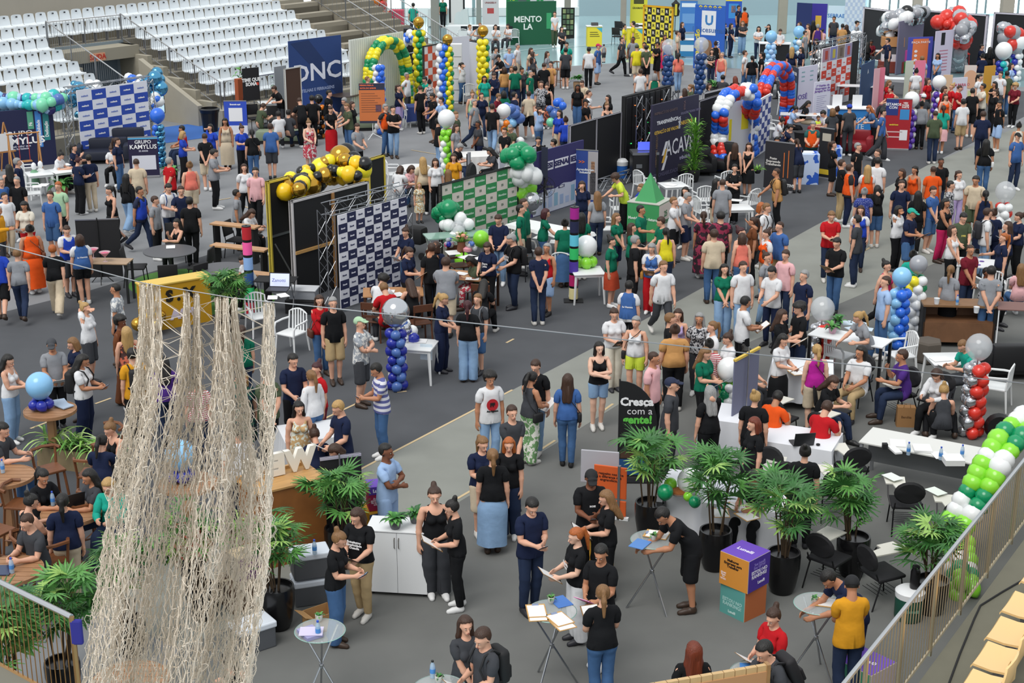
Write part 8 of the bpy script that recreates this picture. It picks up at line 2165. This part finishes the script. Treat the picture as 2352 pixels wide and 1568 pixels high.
p = P(1376,1170); t = empty('rounded_sign',p,bearing(p,-8),'blank pale rounded sign behind the orange one','sign'); MB().box(-.3,.3,-.015,.015,.45,1.0,bev=.012).build('sign_plate',mat('b4b4bc',.5),t); MB().box(-.02,.02,-.02,.02,0,.5).build('upright',STEEL(),t)
p = P(1372,1300); t = empty('printed_totem',p,bearing(p,-20),'mustard and pink printed totem behind the phone reader in black','sign'); MB().box(-.22,.22,-.1,.1,0,.75,bev=.01).build('body',mat('d09a30'),t); patch(t,0,.2,.3,.7,'b8708a',y=-.104); words(t,'ser feliz\nsempre',-.08,.5,.07,'6a4a10',y=-.11)
# cubes
yw = bearing(P(1705,1420),-40)
cube_sign(1705,1405,0,.44,yw,'teal printed cube under the purple and orange one','6a4ab0','5a9e98','b8673a',(('f','ESTOU NO\nRANKING!',0,.2,.07,'a8d0cc'),('f','Lunelli',0,.07,.05,'c8e0dc')))
_cb = cube_sign(1705,1400,.443,.48,yw + .08,'purple, orange and white printed cube stacked on the teal one','6b48b8','d89038','4a2e98',(('s','Sou Lunelli\nSou GPTW',0,.36,.055,'8a78c8'),('s','ESTOU NO\nRANKING!',0,.24,.07,'e8e4f4'),('s','Lunelli',.05,.10,.06,'e8e4f4'),('t','Lunelli',0,0,.1,'f0ecf8'),('f','Melhores\nEmpresas para\nTrabalhar',-.02,.345,.05,'2a1a14'),('f','Great\nPlace\nTo\nWork',-.17,.14,.035,'f0d8d0')))
_cb.location = P(1705,1405) + Vector((0,0,.443))
cube_sign(1985,1600,0,.5,bearing(P(1985,1600),-35),'purple and green printed cube at the foot of the near railing','6b48b8','3f8a70','d8c8d0',(('t','Lunelli',0,0,.1,'f0ecf8'),)); _cb = cube_sign(565,1352,.42,.36,bearing(P(565,1352),30),'purple and white printed cube beside the potted palm by the net','e8d0a8','6a2f7a','5a2a6a')
_cb.location = P(565,1385) + Vector((0,0,.425))
carton(565,1385,0,(.6,.45,.42),20,'large brown carton under the purple and white cube','5c4634')
p = P(870,1250); t = empty('printed_box',p,bearing(p,10),'magenta and purple printed box beside the visitor with crossed arms','box'); MB().box(-.15,.15,-.15,.15,.62,1.0,bev=.006).build('box',mat('a81e50',.6),t); MB().box(-.152,.152,-.152,.152,1.0,1.003).build('top_print',mat('6a48b0'),t); MB().box(-.152,.152,-.154,-.15,.88,1.0).build('header_print',mat('5a3aa0'),t)
words(t,'Lunelli',0,.94,.07,'f0ecf8',y=-.158); words(t,'A gratidão é\nparte importante\ndo caminho para\na felicidade.',0,.77,.035,'f0d0dc',y=-.153)
t2 = empty('printed_box',p,bearing(p,20),'yellow and blue printed box under the magenta one','box'); MB().box(-.2,.2,-.2,.2,0,.615,bev=.006).build('box',mat('d8a02c',.6),t2); MB().box(-.202,0,-.204,-.2,.1,.6).build('side_print',mat('2a5a9a'),t2)
# cabinet
p = P(922,1352); t = empty('white_cabinet',p,bearing(p,-12),'white two door cabinet with two potted plants on top','cabinet'); MB().box(-.42,.42,-.22,.22,.05,.98,bev=.004).build('carcass',mat('d4d6da',.4),t); MB().box(-.44,.44,-.25,.24,.98,1.0,bev=.004).build('top_board',WHT(.35),t)
for s_ in (-1,1):
	d = MB().box(.003,.412,-.018,0,.06,.97,bev=.002).build('door',WHT(.35),t,(0 if s_ > 0 else -.415,-.222,0)); MB().tube([(.03 if s_ > 0 else .385,-.02,.74),(.03 if s_ > 0 else .385,-.045,.76),(.03 if s_ > 0 else .385,-.045,.88),(.03 if s_ > 0 else .385,-.02,.90)],.006,5).build('handle',mat('5a5248',.3,.9),d)
	for b in (-1,1): MB().lathe([(.03,-.012),(.03,.012)],10,M=T(s_ * .36,b * .17,.03,0,PI / 2)).build('caster',BLK(),t)
bush(908,1213,'leafy plant in a grey pot at the left on the white cabinet','broad',46,.06,z=1.0,h=.14,pot_=(.09,.17,'5c5e62'),s=.62); bush(952,1200,'leafy plant in a smaller grey pot at the right on the white cabinet','broad',40,.05,z=1.0,h=.13,pot_=(.07,.15,'5c5e62'),s=.52)
# plywood counter with letters seen from behind
p = P(655,1275); t = empty('plywood_counter',p,bearing(p,24) + 0,'plywood counter with white standing letters','counter'); MB().box(-.55,.55,-.3,.3,0,1.2).build('body',wood('9a6230',2.2),t); MB().box(-.57,.57,-.32,.32,1.2,1.23).build('top',wood('c89a60',2.2),t); MB().box(-.57,.57,.27,.32,1.23,1.28).build('back_lip',wood('c89a60'),t)
for i,(s_,x) in enumerate((('G',-.38),('E',0.0),('W',.36))):
	o = bpy.data.objects.new('letter',text_mesh(s_,.42,mat('ece6da',.4),ext=.04,bold=.03)); COL.objects.link(o); o.parent = t; o.matrix_local = T(x,.12,1.40,PI / 2,0,0) @ Matrix.Diagonal((-1,1,1,1))
t = panel(735,1052,829,1040,1.45,'back of a black pull-up banner with a pale top edge','19191c',th=.02); MB().box(0,t['L'],-.015,.03,1.41,1.45).build('top_strip',mat('a8a4b4'),t); MB().tube([(t['L'] * .45,-.05,0),(t['L'] * .45,-.05,1.5)],.012,6).build('pole',STEEL(),t)
# round table with papers behind the counter
put('clothr',cloth_table(1.0,.8,.75,'d8dade',.5),720,1085,10,'draped table with papers behind the plywood counter','table','draped tables'); paper(690,1020,.76,'papers spread behind the plywood counter',.3,.3,.4)
# cool boxes
cooler(583,1485,0,25,'grey cool box with a pale lid in front of the net'); cooler(716,1378,0,10,'grey cool box behind the visitor in wide jeans').location.z = .405; cooler(716,1378,0,10,'second grey cool box underneath the upper one'); bottle(723,1272,.80,'water bottle standing on the upper cool box')
carton(738,1440,0,(.4,.3,.25),30,'open brown carton between the palm pot and the front glass table','b08858',True)
# glass tables
G5 = 'glass bistro tables on chrome legs'
for x,y,l in ((735,1447,'glass topped chrome table with leaflets and a bottle'),(1268,1402,'glass topped chrome table stacked with clipboards'),(1500,1238,'glass topped chrome table with a white plant pot in the middle aisle'),(1880,1385,'glass topped chrome table beside the mustard shirt'),(1738,1545,'glass topped table beside the plank board'),(1010,1580,'glass topped table at the bottom edge')):
	o,_ = proto('glass',glass_bistro); p = P(x,y,1.03); o.location = (p.x,p.y,0); o.rotation_euler = (0,0,x * .7); tag(o,l,'table',G5)
for i,(x,y,n,c) in enumerate(((712,1457,14,'9a98c0'),(715,1450,2,'d0c8e0'),(1470,1250,3,'5a88c8'),(1288,1382,2,'4a78c0'),(1728,1535,2,'4a88d0'))): paper(x,y,1.034 + (.045 if i == 1 else 0),('stack of lilac booklets on the front glass table','top booklet of the lilac stack','blue leaflet on the dark glass table','blue leaflet among the clipboards','blue leaflet beside the plank board')[i],.6 + i,.21,.28,col=c,n=n)
bottle(731,1462,1.034,'water bottle on the front glass table'); bottle(994,1555,1.034,'water bottle on the glass table at the bottom edge','1a1a1c')
for x,y,l in ((733,1425,'small plant in a white pot on the front glass table'),(1500,1240,'succulent in a white pot on the dark glass table'),(1266,1384,'succulent in a grey pot among the clipboards'),(1870,1384,'succulent in a white pot on the right glass table'),(1008,1566,'succulent in a pale pot at the bottom edge')): bush(x,y,l,'broad',16,.02,z=1.034,h=.07,pot_=(.045,.085,'d0ccc6'),s=.25)
for i,(x,y,r_,q) in enumerate(((1234,1412,.1,0),(1232,1405,.1,.012),(1291,1432,.45,0),(1285,1424,.5,.012))): clipboard(x,y,1.034,('lower left clipboard on the stacked glass table','upper left clipboard on the stacked glass table','lower right clipboard on the stacked glass table','upper right clipboard on the stacked glass table')[i],r_,q)
clipboard(1508,1228,1.034,'clipboard the bending visitor writes on',1.2); clipboard(1905,1385,1.034,'clipboard on the right glass table',1.3)
# plank tables and wooden high chairs
o,_ = proto('plank',round_table(.42,1.02,'a87c58',planks=True)); p = P(115,940,1.02); o.location = (p.x,p.y,0); tag(o,'tall round plank table with the pale blue balloon','table','round plank tables')
for x,y,l in ((12,1092,'round plank table with a blue bottle at the left edge'),(22,1308,'round plank table where the bald visitor sits'),(165,1175,'round plank table of the group with phones'),(432,1108,'round plank table behind the net'),(300,1560,'round plank table at the foot of the net')):
	o = copy_tree(PROTO['plank']); p = P(x,y,1.02); o.location = (p.x,p.y,0); tag(o,l,'table','round plank tables')
for x,y,l in ((96,905,'pale blue balloon over dark blue ones on the tall plank table'),(418,1070,'pale blue balloon on the table behind the net')):
	t = empty('balloon_centrepiece',P(x,y + 35,1.03),0,l,BA); balloon('l',(0,0,.42),.225,t,True)
	for a in range(5): balloon('B',(.12 * math.cos(a * 1.26),.12 * math.sin(a * 1.26),.10),.095,t)
for i,(x,y) in enumerate(((138,925),(146,932))): paper(x,y,1.025 + i * .01,('lower leaflet pile beside the pale blue balloon','upper leaflet beside the pale blue balloon')[i],.5 + i * .4,col='a8b8cc',n=6)
bottle(7,1085,1.025,'blue bottle on the plank table at the left edge','2a60d0'); bottle(28,1315,1.025,'water bottle beside the bald visitor'); bottle(122,1160,1.025,'water bottle of the group with phones'); tag(MB().box(-.1,.1,-.14,.14,0,.012).build('tablet_computer',mat('2a3a5c',.3),None,P(10,1310,1.025)),'tablet computer on the plank table of the bald visitor','tablet'); laptop(160,1160,1.025,200,'small laptop of the group with phones','5a80c8')
for x,y,f,l in ((85,1385,100,'high wooden chair of the bald visitor'),(128,1400,200,'high wooden chair before the group table'),(205,1300,200,'high wooden chair at the right of the group table'),(235,1270,150,'high wooden chair of the visitor in teal'),(60,1265,60,'high wooden chair behind the group table'),(5,1330,40,'high wooden chair cut off by the left edge'),(125,1180,20,'high wooden chair of the visitor leaning on the table'),(255,1120,300,'high wooden chair left of the net top'),(222,1190,160,'high wooden chair of the navy shirted visitor')): put('hst',wood_stool,x,y,f,l,'chair','high wooden chairs')
put('hst',None,1283,200,60,'far high wooden chair beside the bald visitor in black','chair','high wooden chairs')
# spool poles
spool_pole(577,728,2.08,['b81c2a','ff5fa8','8fb4e8','2f5690','2fd07a','c01a34'],'left pole of thread spools, red on top'); spool_pole(1317,692,2.22,['a01a88','1a2044','5fc4dc','2fbf68','4a329a','b81a64','e8dca0'],'right pole of thread spools, magenta on top')
# middle right booths
p = P(1948,312); t = empty('blue_counter',p,bearing(p,8),'blue covered counter with two white notices','counter'); MB().box(-.75,.75,-.3,.3,0,1.0,bev=.01).build('body',mat('2f80c8',.5),t); MB().box(-.8,.8,-.34,.34,1.0,1.03).build('top',WHT(),t); words(t,'COM\nTE',.35,.5,.25,'c8d8e8',y=-.305)
for x in (-.45,.25): MB().box(-.17,.17,-.01,.01,1.03,1.45,M=T(x,.1)).build('notice',WHT(),t)
sofa(1880,345,-10,'left red armchair beside the blue counter',.95,'8a1622'); sofa(1963,352,-6,'right red armchair beside the red poster',.95,'8a1622')
for x,y,l in ((1850,420,'left table under a shiny blue and white cloth'),(1902,405,'right table under a shiny blue and white cloth')):
	p = P(x,y); t = empty('covered_table',p,bearing(p,8),l,'table','blue covered tables'); MB().box(-.35,.35,-.3,.3,0,.95,bev=.015).build('cloth',cloth_pattern('blot','2a5cc0','c0d0ec',3),t); MB().box(-.2,.2,-.15,.15,.95,.97).build('paper',WHT(),t)
rollup(1893,412,1.6,.5,-30,'narrow black and yellow banner edge beside the covered tables','17171b',blocks=((-.5,.5,.1,.2,'d8b830'),(-.3,.3,.75,.9,'b8b0a0')))
p = P(1838,372); t = empty('cocktail_table',p,0,'high round table under a black cloth with glasses','table'); MB().lathe([(.22,0),(.2,.5),(.25,.95),(.27,1.0),(.001,1.01)],18).build('cloth',BLK(.8),t,smooth=True)
rollup(2057,345,1.75,.85,5,'tall red and blue poster banner beside the purple balloon column','a81c28',lines=(('ESTAMOS\nCON',-.22,.86,.12,'f0f0f4'),('VEM\nFAZER\nPARTE',.25,.88,.08,'f0e0e0'),('américos',-.15,.5,.08,'e8d040')),blocks=((-.5,-.02,.68,1.0,'24357c'),(.06,.42,.6,.8,'3a8ac8'),(-.4,.2,.35,.37,'e0c8c8'),(-.4,.1,.25,.27,'e0c8c8'),(.1,.4,.2,.4,'e8e8ec')))
p = P(2005,335); t = empty('skateboard',P(2003,320,.15),bearing(p,60),'skateboard with a patterned deck held by the walking visitor in blue','skateboard'); MB().box(-.1,.1,-.01,.01,0,.8,bev=.009).build('deck',cloth_pattern('blot','d8d090','7ab0a0',9),t)
for z in (.15,.65):
	for a in (-1,1): MB().lathe([(.01,-.02),(.03,-.02),(.03,.02),(.01,.02)],10,M=T(a * .08,.05,z,0,PI / 2)).build('wheel',mat('e0dcd0'),t)
p = P(1777,152); t = empty('black_counter',p,bearing(p,0),'black panelled counter with white edges','counter'); MB().box(-.7,.7,-.3,.3,0,1.05).build('body',BLK(),t)
for x in (-.7,-.1,.7): MB().box(-.02,.02,-.32,-.29,0,1.05,M=T(x)).build('edge',WHT(),t)
MB().box(-.74,.74,-.34,.34,1.05,1.09).build('top',WHT(),t)
for x,y,w_,l in ((1835,310,1.4,'white table of the seated recruiters by the lilac partition'),(1890,175,1.2,'small white table with a yellow notice beside the red checks'),(2040,155,1.4,'pale table behind the stacked cartons'),(2060,222,1.2,'round white table behind the red shirted pair'),(1790,185,1.3,'white table of the visitor writing near the pale blue column'),(1860,130,1.2,'white table with leaflets by the pale blue balloons'),(2225,125,1.0,'small high table by the red stools'),(2150,150,1.0,'small white table beside the visitor in light blue'),(1968,240,1.6,'cream table behind the blue counter')):
	put('dsk%s' % w_,desk(w_,.6,.76,'e4e6e8','9a9ca0'),x,y,0,l,'table','far booth tables')
for x,y,l in ((2192,160,'left red stool behind the white balloon'),(2212,160,'right red stool behind the white balloon')):
	p = P(x,y); t = empty('red_stool',p,0,l,'stool','red stools'); MB().box(-.2,.2,-.2,.2,.7,.76).build('seat',mat('b02a24'),t); MB().box(-.2,.2,.17,.2,.76,1.1).build('backrest',mat('b02a24'),t)
	for a in (-1,1):
		for b in (-1,1): MB().tube([(a * .17,b * .17,.7),(a * .2,b * .2,0)],.015,4).build('leg',mat('b02a24'),t)
p = P(2085,1420); t = empty('green_drink_cooler',p,0,'dark green round drink cooler behind the near railing','cooler'); MB().lathe([(.17,0),(.19,.05),(.19,.33),(.18,.36)],20).build('body',mat('12483a',.4),t,smooth=True); MB().lathe([(.195,.34),(.2,.42),(.15,.46),(.001,.46)],20).build('lid',WHT(.4),t,smooth=True); words(t,'Lunelli',0,.2,.06,'5a8a7a',y=-.2)
t = empty('thermos_jug',P(2090,1392,.47),0,'black coffee thermos on the green drink cooler','thermos'); t.location = (p.x + .05,p.y,.465); MB().lathe([(.06,0),(.065,.02),(.065,.24),(.05,.28),(.055,.32),(.02,.34)],16).build('body',BLK(.3),t,smooth=True); MB().box(-.02,.02,-.12,0,.28,.31).build('spout',BLK(.4),t)
sofa(1195,0 + 5200,0,'x') if 0 else None
# printed round badge on the white t-shirt
def on_chest(px,py,fn):
	for o,q in PEOPLE:
		if abs(float(q[0]) - px) < 1 and abs(float(q[1]) - py) < 1: fn(o); return
def badge(o):
	M0 = T(0,-.150,1.20,PI / 2); o2 = MB().lathe([(.001,0),(.105,0)],24).build('chest_print',mat('b41c28'),o); o2.matrix_local = T(0,-.163,1.21,PI / 2); text('FF',.09,BLK(),o,T(0,-.168,1.21),bold=.006); text('Foo Fighters',.04,BLK(),o,T(0,-.166,1.10),bold=.004)
BADGES = [(1125,847,badge)]
def lines_print(s,sz,z,c='e8e8ea',back=False):
	def f(o): text(s,sz,mat(c,.7),o,T(0,-.172 if not back else .152,z) if not back else T(0,.152,z,0,0,PI),bold=.002)
	return f
BADGES += [(819,1164,lines_print('Entusiasmo\nSimplicidade\nOusadia',.05,1.22)),(1324,1210,lines_print('Ousadia\nFoco',.06,1.2)),(1116,553,lines_print('Stern\njobs',.07,1.2)),(1174,536,lines_print('HEAVY\nRIDER',.07,1.2)),(1444,643,lines_print('Se Vitaminè',.05,1.2,back=True)),(183,537,lines_print('Se Vitaminè\n\n\n\nFIESC',.05,1.12,back=True)),(1687,376,lines_print('A',.1,1.2)),(1496,557,lines_print('Se Vitaminè',.05,1.15)),(152,516,lines_print('Se Vitaminè',.05,1.15)),(1357,1077,lines_print('BOSE',.035,1.25)),(2214,487,lines_print('1998',.06,1.2,'d8c860'))]
for px_,py_,fn_ in BADGES: on_chest(px_,py_,fn_)
bake_texts()
